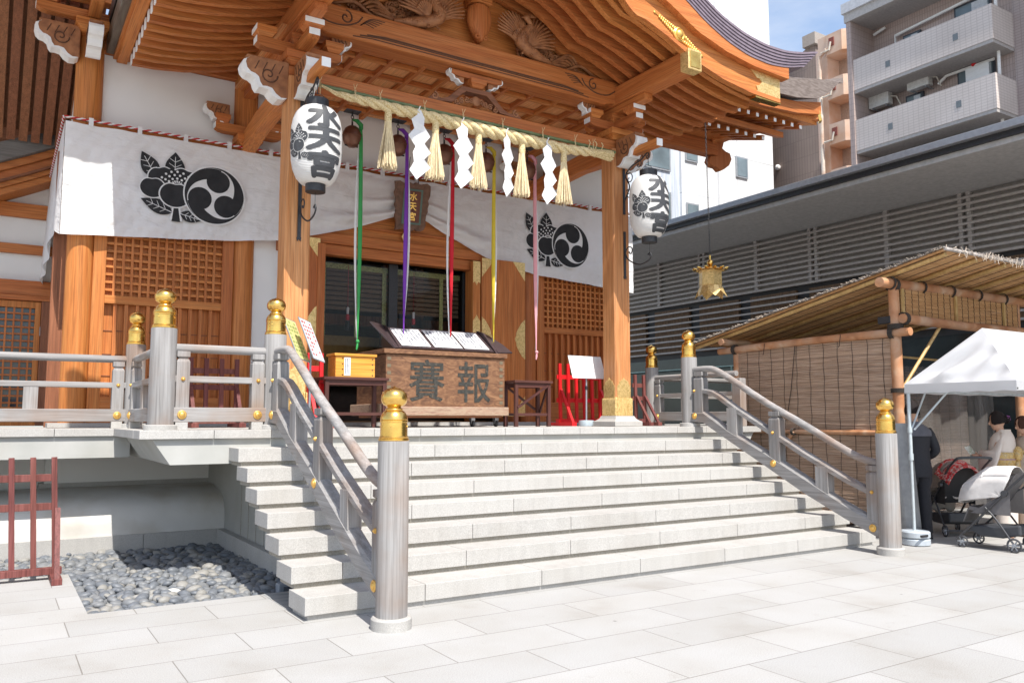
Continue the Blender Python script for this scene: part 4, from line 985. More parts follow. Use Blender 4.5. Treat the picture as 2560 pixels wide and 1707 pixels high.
def camphor():
    """list of (layer, polys, black?) in unit coordinates (comma disc radius 1 at origin)"""
    O = []
    lv = [(-1.90, .34, 1.0, .29, 2.10), (-1.33, .42, .92, .32, PI/2), (-1.36, -.78, 1.08, .25, 2.80), (-1.12, -.78, .75, .20, -.22)]
    for k, (x, z, L, wd, a) in enumerate(lv):
        O.append((1, [leaf_poly(x, z, L, wd, a)], True)); O.append((2, vein_polys(x, z, L, wd, a), False))
    O.append((1, [[(-1.31, -.5), (-1.19, -.5), (-1.10, -1.08), (-1.38, -1.08)]], True))
    O.append((.5, [[(-1.37, -.5), (-1.13, -.5), (-1.04, -1.04), (-1.44, -1.04)]], False))
    for (x, z, r, ro, ly) in ((-1.76, .40, .36, .25, 3), (-1.0, .42, .38, -.25, 3), (-2.02, .0, .34, .1, 5), (-1.30, -.16, .42, 0, 7)):
        O.append((ly, [heart(x, z, r, ro, sc_=1.1)], False)); O.append((ly+1, [heart(x, z, r, ro)], True))
    O.append((3.5, [heart(-1.28, .28, .50, 0, sc_=1.0)], True))
    dots = []
    for j, (rad, n) in enumerate(((.30, 5), (.42, 6), (.54, 7))):
        for k in range(n):
            a = PI*(.5+(k-(n-1)/2)/(n)*.78); x, z = -1.25+rad*math.cos(a)*1.05, .12+rad*math.sin(a)*1.0
            dots.append([(x+.042*math.cos(q_*PI/4), z+.042*math.sin(q_*PI/4)) for q_ in range(8)])
    for k in range(7):
        a = PI*(.5+(k-3)/7*.8); c, s_ = math.cos(a), math.sin(a); x, z = -1.25, .12
        dots.append([(x+c*.15-s_*.02, z+s_*.15+c*.02), (x+c*.23-s_*.026, z+s_*.23+c*.026), (x+c*.23+s_*.026, z+s_*.23-c*.026), (x+c*.15+s_*.02, z+s_*.15-c*.02)])
    O.append((5.5, dots, False))
    return O
def put_crest(parent, cx, cz, R_, fmap, eps, name='crest', commas=True, leafs=True, xo=0):
    K, Wt = MB(), MB()
    if leafs:
        for ly, ps, bl in camphor():
            for p in ps:
                tgt = K if bl else Wt; tgt.poly([fmap(cx+(x+xo)*R_, cz+z*R_, eps*ly) for x, z in p])
    if commas:
        Wt.poly([fmap(cx+1.05*R_*math.cos(k*PI/24), cz+1.05*R_*math.sin(k*PI/24), eps*9.2) for k in range(48)])
        for j, p in enumerate(comma_polys()): K.poly([fmap(cx+x*R_, cz+z*R_, eps*(11.4+(.5 if len(p) == 4 else 0))) for x, z in p])
    K.build(name, INK, parent, recalc=False); Wt.build(name+'_white', CLOTH, parent, recalc=False)
fm = lambda x, z, e: (x, 6.048-e, z)
put_crest(noren, 1.0, 4.83, .42, fm, .0012)
put_crest(noren, 7.52, 4.83, .42, fm, .0012)

# name tablet
tb_ = thing('name_tablet', (4.13, 5.95, 5.08), 'dark carved hanging tablet with gold characters between the halves of the curtain', 'tablet')
Mt = Matrix.Translation((4.13, 5.92, 5.08)) @ Matrix.Rotation(math.radians(14), 4, 'X') @ Matrix.Rotation(math.radians(-2), 4, 'Y') @ Matrix.Scale(1.08, 4)
def tl(mb, nm, m_, **k):
    bmesh.ops.transform(mb.bm, matrix=Mt, verts=mb.bm.verts); return mb.build(nm, m_, tb_, **k)
mb = MB(); n = 40; o_ = []; 
for k in range(n):
    a = 2*PI*k/n; c, s_ = math.cos(a), math.sin(a); rx, rz = .27, .36; f = max(abs(c)/1, abs(s_)/1)
    x, z = rx*c/f, rz*s_/f; wv = 1+.05*math.sin(k*2.3); o_.append((x*wv*(1+.12*z/.36), z*wv))
mb.prism(o_, 'y', -.03, .03); tl(mb, 'carved_frame', mat('tablet_frame', [(.3, (.10, .05, .03)), (.7, (.20, .10, .06))], nscale=14, bump=.9, bdist=.02), bevel=.006)
tl(MB().box(-.16, .16, -.045, -.03, -.27, .27), 'border', flat('tablet_green', (.10, .16, .13), .6))
tl(MB().box(-.125, .125, -.052, -.044, -.24, .24), 'panel', flat('tablet_red', (.14, .04, .02), .5))
mb = MB(); text_plane(mb, '水天宮', (0, -.056, .155), (1, 0, 0), (0, 0, 1), .135, .02, 1, True, 1.12); tl(mb, 'lettering', GOLD)
mb = MB()
for sx in (-1, 1): mb.tube([(sx*.1, -.0, .3), (sx*.06, .05, .75)], .006, 6)
tl(mb, 'hanging_wire', BLACK)

# ================================================================ STRAW ROPE, BAMBOO, TASSELS, STREAMERS
bp_ = thing('bamboo_pole', (4.0, 3.47, 5.75), 'long green bamboo pole tied under the porch beam', 'bamboo')
mb = MB(); pts = []; rs = []
x = 1.62
while x < 6.3:
    for dx, r_ in ((0, .026), (.02, .031), (.035, .026), (.16, .0245), (.3, .026)): pts.append((x+dx, 3.52, 5.775-(x+dx-4)*.004)); rs.append(r_)
    x += .33
mb.tube(pts, rs, 12); mb.build('culm', BAMB, bp_, smooth=60)
mb = MB()
for x in (1.68, 2.15, 2.5, 3.15, 3.75, 4.4, 5.1, 5.7, 6.05):
    for k in range(3): mb.tube([(x, 3.43, 5.62), (x+.01*k, 3.46, 5.80), (x, 3.55, 5.83), (x, 3.57, 5.7)], .003, 4)
    mb.tube([(x, 3.45, 5.8), (x+.02, 3.42, 5.87)], .004, 4); mb.tube([(x, 3.45, 5.8), (x-.03, 3.42, 5.86)], .003, 4)
mb.build('twine', STRAW, bp_)
RP = [(1.7, 5.755, .012), (1.85, 5.70, .022), (2.0, 5.68, .04), (2.3, 5.672, .055), (2.8, 5.65, .068), (3.6, 5.632, .08), (4.3, 5.62, .082), (5.0, 5.61, .078), (5.5, 5.605, .07), (5.85, 5.635, .062), (6.0, 5.65, .058)]
shim = thing('straw_rope', (4.0, 3.45, 5.63), 'thick twisted straw rope hung across the porch with a brush-cut end', 'rope')
for ph in range(3):
    pts = []; rs = []
    n = 260
    for k in range(n+1):
        x = lerp(1.7, 6.0, k/n); z = interp([(a, b_) for a, b_, c in RP], x); r_ = interp([(a, c) for a, b_, c in RP], x)*1.08
        a = x*11.5+ph*2*PI/3; pts.append((x, 3.44+math.cos(a)*r_*.56, z+math.sin(a)*r_*.56)); rs.append(r_*.56)
    MB().tube(pts, rs, 12).build('strand', STRAW, shim, smooth=70)
mb = MB()
for k in range(260):
    a = R.uniform(0, 2*PI); r_ = math.sqrt(R.random())
    mb.tube([(5.92, 3.44+.045*r_*math.cos(a), 5.645+.045*r_*math.sin(a)), (6.14, 3.44+.06*r_*math.cos(a), 5.655+.06*r_*math.sin(a)), (6.38+R.uniform(-.02, .02), 3.44+.085*r_*math.cos(a), 5.655+.085*r_*math.sin(a))], .006, 4, False)
mb.build('brush_end', STRAW, shim)
mb = MB()
for x in (5.95, 6.08, 6.2):
    mb.tube([(x, 3.44+.062*math.cos(k*PI/8), 5.65+.064*math.sin(k*PI/8)) for k in range(17)], .006, 5, False)
    mb.tube([(x, 3.44, 5.71), (x+.02, 3.42, 5.79), (x-.01, 3.42, 5.83)], .007, 5)
mb.build('binding', STRAW, shim)
SW = mat('straw_pale', [(.3, (.50, .38, .19)), (.5, (.76, .63, .40)), (.75, (.88, .78, .56))], scale=(60, 60, 2), nscale=3, detail=3, rough=.8)
RZ = lambda x: interp([(a, b_-c) for a, b_, c in RP], x)
tpos = [2.61, 3.31, 3.99, 4.72, 5.47]
lab = ['first straw tassel from the left, nearest the big paper lantern', 'second straw tassel, between the two left zigzag paper streamers', 'straw tassel in front of the yellow ribbon', 'straw tassel in front of the pink ribbon', 'rightmost straw tassel, below the brush end of the rope']
for i, x in enumerate(tpos):
    z0 = RZ(x)+.03; t = thing('straw_tassel', (x, 3.43, z0), lab[i], 'tassel', 'straw tassels hanging from the rope')
    mb = MB(); L = .80
    for k in range(150):
        a = R.uniform(0, 2*PI); r_ = math.sqrt(R.random()); c, s_ = math.cos(a)*r_, math.sin(a)*r_
        e = R.uniform(.94, 1.03)
        mb.tube([(x+c*.025, 3.43+s_*.025, z0), (x+c*.038, 3.43+s_*.038, z0-.12), (x+c*.05, 3.43+s_*.05, z0-.26), (x+c*(.13+R.uniform(0, .02)), 3.43+s_*.11, z0-L*e)], [.006, .006, .005, .004], 4, False)
    mb.build('straws', SW, t)
    mb = MB(); mb.lathe([(.03, .03), (.045, -.03), (.05, -.12), (.046, -.17)], (x, 3.43, z0), 12); mb.build('bound_head', STRAW, t, smooth=60)
slab = ['first white zigzag paper streamer from the left', 'second zigzag paper streamer, in front of the red ribbon', 'third zigzag paper streamer, hanging narrower and turned', 'rightmost zigzag paper streamer']
for i, x in enumerate((3.03, 3.70, 4.42, 5.13)):
    z0 = RZ(x)+.07; t = thing('paper_streamer', (x, 3.36, z0), slab[i], 'paper streamer', 'zigzag paper streamers on the straw rope')
    ya = (.0, .05, .45, .15)[i]; ca, sa = math.cos(ya), math.sin(ya)
    def P(u, d, z): return (x+u*ca, 3.35+u*sa-d, z)
    PR = [((-.02, -.01), (.05, -.04)), ((-.086, -.08), (.036, -.13)), ((-.05, -.17), (.108, -.23)), ((-.115, -.266), (.043, -.325)), ((-.036, -.367), (.115, -.41)), ((-.07, -.446), (.043, -.50)), ((-.05, -.54), (.115, -.576)), ((-.10, -.64), (-.03, -.735))]
    mb = MB(); zt_ = z0-.02; sc_ = 1.24
    mb.poly([P(-.03, -.015, z0+.04), P(.03, -.015, z0+.04), P(.05*1.5, 0, zt_-.04*sc_), P(-.02*1.5, 0, zt_-.01*sc_)])
    for k, ((l0, r0), (l1, r1)) in enumerate(zip(PR, PR[1:])):
        d0, d1 = (.0, .022) if k % 2 == 0 else (.022, .0)
        mb.poly([P(l0[0]*1.5, d0, zt_+l0[1]*sc_), P(r0[0]*1.5, d0, zt_+r0[1]*sc_), P(r1[0]*1.5, d1, zt_+r1[1]*sc_), P(l1[0]*1.5, d1, zt_+l1[1]*sc_)])
    mb.build('folded_paper', PAPER, t, thick=.0015, recalc=False)
    MB().tube([P(-.02, -.01, z0+.02), P(0, .02, z0+.08), P(.02, -.03, z0+.1)], .008, 5).build('paper_tie', PAPER, t)

# ================================================================ BELLS AND RIBBONS
BR = mat('bell_bronze', [(.3, (.13, .06, .04)), (.7, (.23, .11, .07))], nscale=5, rough=.42, metal=.6)
bx = [2.59, 3.31, 4.09, 4.84, 5.63]
cols = [('green', (.045, .36, .09)), ('purple', (.20, .035, .42)), ('red', (.62, .005, .02)), ('yellow', (.72, .56, .04)), ('pink', (.82, .40, .44))]
btm = [2.52, 2.60, 2.56, 2.56, 2.50]
for i, x in enumerate(bx):
    nm, c = cols[i]; t = thing('bell', (x, 4.67, 5.62), 'round bronze bell hanging above the %s ribbon' % nm, 'bell', 'row of bells under the porch ceiling')
    b = MB().lathe([(.004, -.155), (.06, -.15), (.11, -.115), (.135, -.05), (.138, -.008), (.146, -.004), (.146, .012), (.138, .016), (.135, .05), (.105, .115), (.06, .15), (.03, .155), (.004, .157)], (x, 4.67, 5.62), 28).build('bell_body', BR, t, smooth=35)
    MB().box(x-.11, x+.11, 4.665, 4.675, 5.47, 5.49).build('slit', BLACK, b)
    MB().tube([(x, 4.67, 5.77), (x, 4.67, 5.84)], .014, 8).build('shackle', BLACK, t)
    ch = MB()
    for k in range(3): ch.tube([(x+(.02 if k % 2 else 0)*math.cos(a*PI/4), 4.67+(0 if k % 2 else .02)*math.cos(a*PI/4), 5.86+.05*k+.03*math.sin(a*PI/4)) for a in range(9)], .006, 5, False)
    ch.build('chain', BLACK, t)
    MB().box(x-.11, x+.11, 4.6, 4.74, 5.985, 6.0).build('ceiling_plate', BLACK, t)
    m_ = flat('ribbon_'+nm, c, .6, var=.06); add_translucent(m_, c, .25)
    r_ = thing('bell_ribbon', (x+.1, 4.6, 5.8), '%s and white cloth ribbon hanging from its bell to the offering box' % nm, 'ribbon', 'bell ribbons')
    xo = x+.10
    for kk, (mm, off, w0) in enumerate(((m_, 0, .066), (CLOTH, -.045 if i not in (1, 3, 4) else .05, .035))):
        def rf(u, v, off=off, w0=w0, kk=kk):
            z = lerp(5.80, btm[i]+.12, v); tw = -.45+.45*math.sin(v*2.6+i+kk*1.3)
            w_ = w0*interp([(0, .35), (.06, .8), (.55, 1), (.75, .75), (.9, .4), (1, .18)], v)
            cx = xo+off*math.sin(v*PI)*1.3+.012*math.sin(v*3+i)
            return (cx+(u-.5)*w_*math.cos(tw), 4.58+(u-.5)*w_*math.sin(tw)+.03*kk, z)
        MB().grid(rf, 3, 60).build('ribbon' if kk == 0 else 'white_ribbon', mm, r_, smooth=80, thick=.003, recalc=False)
    ex = xo+.012*math.sin(3+i)
    MB().ell((ex, 4.57, btm[i]+.12), (.028, .028, .03)).build('knot', m_, r_, smooth=80)
    MB().tube([(ex, 4.57, btm[i]+.11), (ex-.01, 4.56, btm[i]+.05), (ex-.02, 4.56, btm[i])], [.012, .018, .010], 8).build('tail', m_, r_, smooth=80)
    MB().tube([(x, 4.64, 5.86), (x+.04, 4.59, 5.84), (xo, 4.58, 5.78), (xo, 4.58, 5.72)], [.014, .03, .034, .03], 8).build('top_knot', m_, r_, smooth=80)

# ================================================================ PAPER LANTERNS
def lpap():
    m, n, l, b = nodes('lantern_paper')
    tc = n.new('ShaderNodeTexCoord'); wv = n.new('ShaderNodeTexWave'); wv.bands_direction = 'Z'; wv.inputs['Scale'].default_value = 18; l.new(tc.outputs['Object'], wv.inputs[0])
    bp = n.new('ShaderNodeBump'); bp.inputs['Strength'].default_value = .5; bp.inputs['Distance'].default_value = .006; l.new(wv.outputs[0], bp.inputs['Height']); l.new(bp.outputs[0], b.inputs['Normal'])
    b.inputs['Base Color'].default_value = (.80, .79, .77, 1); b.inputs['Roughness'].default_value = .55
    return add_translucent(m, (.85, .82, .78), .3)
LP = lpap()
LPR = [(.13, -.475), (.18, -.462), (.23, -.405), (.27, -.31), (.292, -.2), (.30, -.06), (.30, .08), (.297, .2), (.28, .30), (.25, .38), (.20, .44), (.13, .475)]
LI = flat('lantern_ink', (.045, .047, .052), .6)
def lantern(x, y, z, label):
    t = thing('paper_lantern', (x, y, z), label, 'lantern', 'big paper lanterns on the porch pillars')
    b = MB().lathe([(r, zz) for r, zz in LPR], (x, y, z), 48, cap=False).build('lantern_body', LP, t, smooth=80)
    rad = lambda zz: interp([(zz_, r) for r, zz_ in LPR], zz)
    mb = MB(); S = .315
    for k, chh in enumerate('水天宮'):
        zc = .288-k*.29; sx = 1.42
        def fn_(u, v, k_=0, zc=zc, sx=sx):
            zz = zc+v*S*.98; r_ = rad(zz)+.004+k_*.0003; a = u*S*sx/.28; a = -PI/2+.06+a
            return (x+r_*math.cos(a), y+r_*math.sin(a), z+zz)
        put_text(mb, chh, fn_, .046, .12)
    mb.build('lettering', LI, b, smooth=80)
    K, Wt = MB(), MB(); Rc = .155
    def fm2(u, v, e):
        r_ = rad(v)+.004+e; a = -PI/2-1.08+u/.28; return (x+r_*math.cos(a), y+r_*math.sin(a), z+v)
    for ly, ps, bl in camphor():
        for p in ps: (K if bl else Wt).poly([fm2((px+1.35)*Rc, pz*Rc*1.15-.05, .0009*ly) for px, pz in p])
    K.build('camphor_mark', LI, b, recalc=False); Wt.build('mark_lines', LP, b, recalc=False)
    for zz, nm, r0 in ((.475, 'top_ring', .135), (-.565, 'bottom_ring', .118)):
        rg = MB().lathe([(r0, zz), (r0+.002, zz+.09), (r0-.008, zz+.09), (r0-.008, zz+.004)] if zz > 0 else [(r0-.008, zz+.09), (r0, zz+.09), (r0, zz), (r0-.008, zz)], (x, y, z), 32).build(nm, BLACK, t, smooth=40)
        MB().lathe([(.001, zz+.05), (r0-.008, zz+.05)], (x, y, z), 24, cap=False).build('disc', BLACK, rg)
    mb = MB(); mb.tube([(x+.125*math.cos(a), y, z+.53+.12*math.sin(a)) for a in [k*PI/14 for k in range(15)]], .004, 6)
    mb.tube([(x, y, z+.64), (x, y, z+.86)], .006, 6); mb.tube([(x, y, z-.55), (x, y, z-.72)], .003, 6)
    mb.tube([(x, y+.012*math.cos(k*PI/5), z-.74+.025*math.sin(k*PI/5)) for k in range(11)], .004, 5, False)
    mb.build('hanger', BLACK, t)
    # scrolling iron bracket on the pillar
    bk = thing('lantern_bracket', (x, 3.57, z), 'black scrolled iron bracket holding the %s' % ('left lantern' if x < 4 else 'right lantern'), 'bracket', 'iron lantern brackets')
    py = 3.578
    mb = MB(); mb.box(x-.022, x+.022, py-.012, py, z-1.0, z-.28).box(x-.022, x+.022, py-.012, py, z+.0, z+.85)
    mb.prism([(x-.03, z-1.0), (x-.02, z-1.05), (x, z-1.02), (x+.02, z-1.05), (x+.03, z-1.0)], 'y', py-.012, py); mb.build('back_plate', BLACK, bk)
    mb = MB()
    Yf = lambda a: y+(a)
    mb.tube(smooth_path([(x, py-.01, z-.62), (x, py-.10, z-.75), (x, y+.25, z-.86), (x, y+.05, z-.84), (x, y-.03, z-.78), (x, y-.01, z-.72), (x, y+.04, z-.74)], 6), .011, 8)
    mb.tube([(x, a, c) for a, _, c in [(q_[0], 0, q_[2]) for q_ in spiral((py-.13, z-.62), .1, 1.0, 0, 1, 18, 0)]], .009, 7)
    mb.tube(smooth_path([(x, py-.01, z+.2), (x, py-.14, z+.42), (x, py-.05, z+.62), (x, py-.2, z+.74), (x, y+.18, z+.78), (x, y+.02, z+.86)], 6), .011, 8)
    for (cy2, cz2, r_) in ((py-.12, z+.30, .09), (py-.14, z+.55, .10), (y+.22, z+.72, .08), (y+.02, z+.8, .06)):
        mb.tube([(x, a, c) for a, _, c in spiral((cy2, cz2), r_, 1.1, 1.0, 1, 20, 0)], .008, 7)
    mb.build('iron_scroll', BLACK, bk, smooth=60)
lantern(1.50, 2.99, 4.80, 'large white paper lantern with bold black characters in front of the left porch pillar')
lantern(6.76, 2.99, 4.80, 'large white paper lantern with bold black characters in front of the right porch pillar')

# ================================================================ GILT LANTERN on a chain
gl = thing('hanging_gilt_lantern', (9.41, 4.3, 3.95), 'small hexagonal gilt lantern hanging on a chain from the eave beam', 'lantern')
hx = lambda r_, z, o=0: [(9.41+r_*math.cos(k*PI/3+o), 4.3+r_*math.sin(k*PI/3+o), z) for k in range(6)]
mb = MB(); mb.loft([hx(.15, 3.97), hx(.2, 3.98), hx(.21, 4.0), hx(.205, 4.22), hx(.22, 4.24), hx(.22, 4.26)]); mb.build('lantern_case', GOLDM, gl)
mb = MB()
for k in range(6):
    a = k*PI/3+PI/6; r_ = .2*math.cos(PI/6)+.004; c = Vector((9.41+r_*math.cos(a), 4.3+r_*math.sin(a), 0)); tn = Vector((-math.sin(a), math.cos(a), 0))
    mb.poly([c+tn*s_*.07+Vector((0, 0, z)) for s_, z in ((-1, 4.03), (1, 4.03), (1, 4.19), (-1, 4.19))])
mb.build('pane', flat('lantern_pane', (.50, .50, .52), .5), gl)
mb = MB()
for k in range(12):
    a = k*PI/6; mb.ell((9.41+.27*math.cos(a), 4.3+.27*math.sin(a), 4.285), (.07, .04, .02), 8, 5, Matrix.Rotation(a, 3, 'Z') @ Matrix.Rotation(-.3, 3, 'Y'))
mb.lathe([(.3, 4.265), (.24, 4.29), (.1, 4.33), (.03, 4.36)], (9.41, 4.3, 0), 24); mb.ell((9.41, 4.3, 4.41), (.06, .06, .06)); mb.tube([(9.41, 4.3, 4.36), (9.41, 4.3, 4.55)], .018, 8)
mb.build('petal_roof', GOLD, gl, smooth=50)
mb = MB()
for k in range(6):
    a = k*PI/3; P0 = Vector((9.41, 4.3, 0)); d = Vector((math.cos(a), math.sin(a), 0)); d1 = Vector((math.cos(a-.5), math.sin(a-.5), 0)); d2 = Vector((math.cos(a+.5), math.sin(a+.5), 0))
    mb.poly([P0+d1*.19+Vector((0, 0, 3.975)), P0+d*.2+Vector((0, 0, 3.975)), P0+d*.25+Vector((0, 0, 3.86)), P0+d*.3+Vector((0, 0, 3.76)), P0+d1*.24+Vector((0, 0, 3.87))])
    mb.poly([P0+d2*.19+Vector((0, 0, 3.975)), P0+d*.2+Vector((0, 0, 3.975)), P0+d*.25+Vector((0, 0, 3.86)), P0+d*.3+Vector((0, 0, 3.76)), P0+d2*.24+Vector((0, 0, 3.87))])
mb.build('leaf_foot', GOLDM, gl, thick=.006, recalc=False)
mb = MB()
for k in range(52):
    z = 4.56+k*.05
    if z > 7.12: break
    o_ = k % 2; mb.tube([(9.41-.0008*k+(.014 if o_ else 0)*math.cos(a*PI/3), 4.3+(0 if o_ else .014)*math.cos(a*PI/3), z+.032*math.sin(a*PI/3)) for a in range(7)], .006, 4, False)
mb.build('chain', BLACK, gl)
MB().box(9.2, 9.6, 4.22, 4.38, 7.14, 7.5).build('chain_beam', W['rx'], hall, bevel=.01)
# ================================================================ OFFERING BOX AND FURNITURE
BOXW = mat('old_box_wood', [(.25, (.085, .036, .018)), (.5, (.17, .078, .036)), (.75, (.28, .145, .07))], scale=(1.2, 1, 3), nscale=4, detail=9, rough=.7, distort=2.2, bump=.5, bdist=.01)
BOXP = mat('worn_paint_wood', [(.3, (.20, .10, .07)), (.5, (.36, .26, .18)), (.75, (.25, .10, .07))], scale=(1, 3, 8), nscale=5, detail=8, rough=.8, distort=1)
ob = thing('offering_box', (3.84, 4.5, ZP), 'large worn wooden offering box with two carved dark characters, on casters', 'offering box')
OF = 4.0
MB().box(2.88, 4.78, OF, 5.05, 1.72, 2.44).build('box_body', BOXW, ob, bevel=.008)
MB().box(2.84, 4.81, OF-.03, OF+.10, 2.445, 2.51).box(2.84, 4.81, 4.98, 5.08, 2.445, 2.51).box(2.84, 2.95, OF+.1, 4.98, 2.445, 2.51).box(4.70, 4.81, OF+.1, 4.98, 2.445, 2.51).build('rim', BOXW, ob, bevel=.006)
MB().box(2.82, 4.83, OF-.04, OF+.06, 1.60, 1.725).box(2.82, 4.83, 5.0, 5.1, 1.60, 1.725).box(2.80, 2.88, OF-.02, 5.1, 1.605, 1.76).build('skid', BOXP, ob, bevel=.01)
MB().box(2.9, 4.76, OF+.05, 5.0, 1.57, 1.6).build('base_board', W['dx'], ob)
mb = MB()
for k in range(7):
    for xx in (2.925, 4.715): mb.box(xx-.028, xx+.028, OF-.004, OF, 1.79+k*.098-.022, 1.79+k*.098+.022)
mb.build('joint_peg', flat('peg_green', (.15, .12, .075), .7), ob)
VERD = mat('verdigris_ink', [(.35, (.02, .019, .015)), (.6, (.045, .042, .034)), (.75, (.16, .09, .05))], nscale=22, rough=.6, bump=.5)
mb = MB(); text_plane(mb, '賽', (3.50, OF-.003, 2.09), (1, 0, 0), (0, 0, 1), .62, .010, .93); text_plane(mb, '報', (4.26, OF-.003, 2.08), (1, 0, 0), (0, 0, 1), .62, .010, .93)
mb.build('carved_characters', VERD, ob, recalc=False)
RUB = flat('rubber', (.03, .03, .032), .5)
for x in (2.98, 4.3, 4.70):
    c = MB().tube([(x-.015, 4.12, 1.49), (x+.015, 4.12, 1.49)], .048, 18).build('caster', RUB, ob, smooth=40); MB().box(x-.03, x+.03, 4.09, 4.17, 1.53, 1.57).box(x-.028, x-.02, 4.1, 4.15, 1.48, 1.53).box(x+.02, x+.028, 4.1, 4.15, 1.48, 1.53).build('fork', flat('steel', (.35, .35, .36), .35, metal=.8), c)
# reading stand with prayer sheets on top of the box
DKB = flat('dark_lacquer', (.055, .038, .04), .35)
rs2 = thing('prayer_stand', (3.95, 4.6, 2.51), 'black slanted stand with three printed prayer sheets on the offering box', 'stand')
def sl(x, t_): return (x, lerp(4.25, 4.78, t_), lerp(2.56, 2.90, t_))
mb = MB(); mb.loft([[sl(a, 0), sl(b_, 0), (sl(b_, 0)[0], sl(b_, 0)[1]+.02, sl(b_, 0)[2]-.02), (sl(a, 0)[0], sl(a, 0)[1]+.02, sl(a, 0)[2]-.02)] if False else [sl(a, q_) for q_ in (0, 1)]+[(a, 4.80, 2.88), (a, 4.27, 2.54)] for a, b_ in ((3.2, 0), (4.75, 0))]); mb.build('back_board', DKB, rs2)
MB().prism([(4.18, 2.545), (4.80, 2.515), (4.82, 2.93), (4.62, 2.88)], 'x', 3.16, 3.19).build('side_board', DKB, rs2); MB().prism([(4.18, 2.515), (4.80, 2.515), (4.82, 2.93), (4.62, 2.88)], 'x', 4.76, 4.79).build('side_board', DKB, rs2)
mb = MB(); mb.poly([(3.16, 4.82, 2.93), (2.86, 4.55, 2.93), (3.10, 4.2, 2.54), (3.18, 4.2, 2.54)]); mb.poly([(4.79, 4.82, 2.91), (4.95, 4.78, 2.86), (5.12, 4.6, 2.70), (5.10, 4.3, 2.56), (4.79, 4.2, 2.54)]); mb.build('wing', DKB, rs2, thick=.02, recalc=False)
GLY = flat('print_ink', (.05, .055, .09), .8)
for k, (a, b_) in enumerate(((3.24, 3.70), (3.76, 4.22), (4.26, 4.68))):
    def S(x, t_, e=.012): p = sl(x, t_); return (p[0], p[1]-e*.54, p[2]+e*.84)
    sh = MB().poly([S(a, .06), S(b_, .06), S(b_, .9), S(a, .9)]).build('prayer_sheet', PAPER, rs2, thick=.004, recalc=False)
    mb = MB(); n = 7
    for c in range(n):
        x = b_-.05-c*(b_-a-.1)/(n-1); t_ = .84
        end = R.uniform(.15, .5)
        while t_ > end:
            h = R.uniform(.03, .05)
            if R.random() < .85: mb.poly([S(x-.014, t_-h, .017), S(x+.014, t_-h, .017), S(x+.012, t_, .017), S(x-.012, t_, .017)])
            t_ -= h+.022
    mb.build('printed_lines', GLY, sh, recalc=False)
def table(x0, x1, y0, y1, zt, label, brace, group='brown side tables by the offering box'):
    t = thing('side_table', ((x0+x1)/2, (y0+y1)/2, ZP), label, 'table', group)
    MB().box(x0-.02, x1+.02, y0-.02, y1+.02, zt-.035, zt).build('table_top', W['tx'], t, bevel=.004)
    MB().box(x0+.02, x1-.02, y0+.01, y0+.03, zt-.10, zt-.036).box(x0+.02, x1-.02, y1-.03, y1-.01, zt-.10, zt-.036).build('apron', W['tx'], t)
    for x in (x0+.03, x1-.03):
        for y in (y0+.03, y1-.03): MB().box(x-.026, x+.026, y-.026, y+.026, ZP+.0005, zt-.036).build('leg', W['tz'], t, bevel=.003)
    MB().box(x0+.05, x1-.05, y0+.02, y0+.04, 1.60, 1.64).box(x0+.05, x1-.05, y1-.04, y1-.02, 1.60, 1.64).build('stretcher', W['tx'], t)
    if brace:
        MB().beam((x0+.04, y0+.0, 1.72), (x1-.06, y0+.0, 2.05), .02, .035).build('brace', W['tx'], t); MB().beam((x0+.04, y1-.0, 2.05), (x1-.06, y1-.0, 1.70), .02, .035).build('brace', W['tx'], t)
        MB().beam((x1-.02, y0+.05, 2.08), (x1-.02, y1-.03, 1.58), .02, .035).build('brace', W['ty'], t)
    return t
table(1.93, 2.78, 3.72, 4.12, 2.09, 'brown table left of the offering box, carrying the small yellow box', False)
table(4.84, 5.48, 3.80, 4.15, 2.12, 'brown cross-braced table right of the offering box, empty on top', True)
YW = wood('yellow_pine', (.55, .235, .03), (.66, .30, .045), (.72, .36, .07), 'x', rough=.35)
cb = thing('collection_box', (2.34, 3.88, 2.09), 'small varnished yellow wooden box with paper label on the brown table', 'box')
MB().box(2.07, 2.61, 3.74, 4.02, 2.0905, 2.36).build('box_body', YW, cb, bevel=.004); MB().box(2.05, 2.63, 3.72, 4.04, 2.362, 2.395).build('box_lid', YW, cb, bevel=.004)
MB().box(2.185, 2.27, 3.735, 3.7395, 2.11, 2.345).build('paper_label', PAPER, cb)
mb = MB()
for c in range(3):
    z = 2.335
    while z > 2.13: mb.box(2.196+c*.023, 2.208+c*.023, 3.7335, 3.7345, z-.012, z-.002); z -= .016
mb.build('label_print', GLY, cb)
mb = MB()
for x in (2.10, 2.165, 2.575):
    for k in range(4): mb.ell((x if x != 2.10 else 2.165, 3.738, 2.12+k*.07), (.009, .005, .009), 8, 4)
mb.build('nail', BLACK, cb)

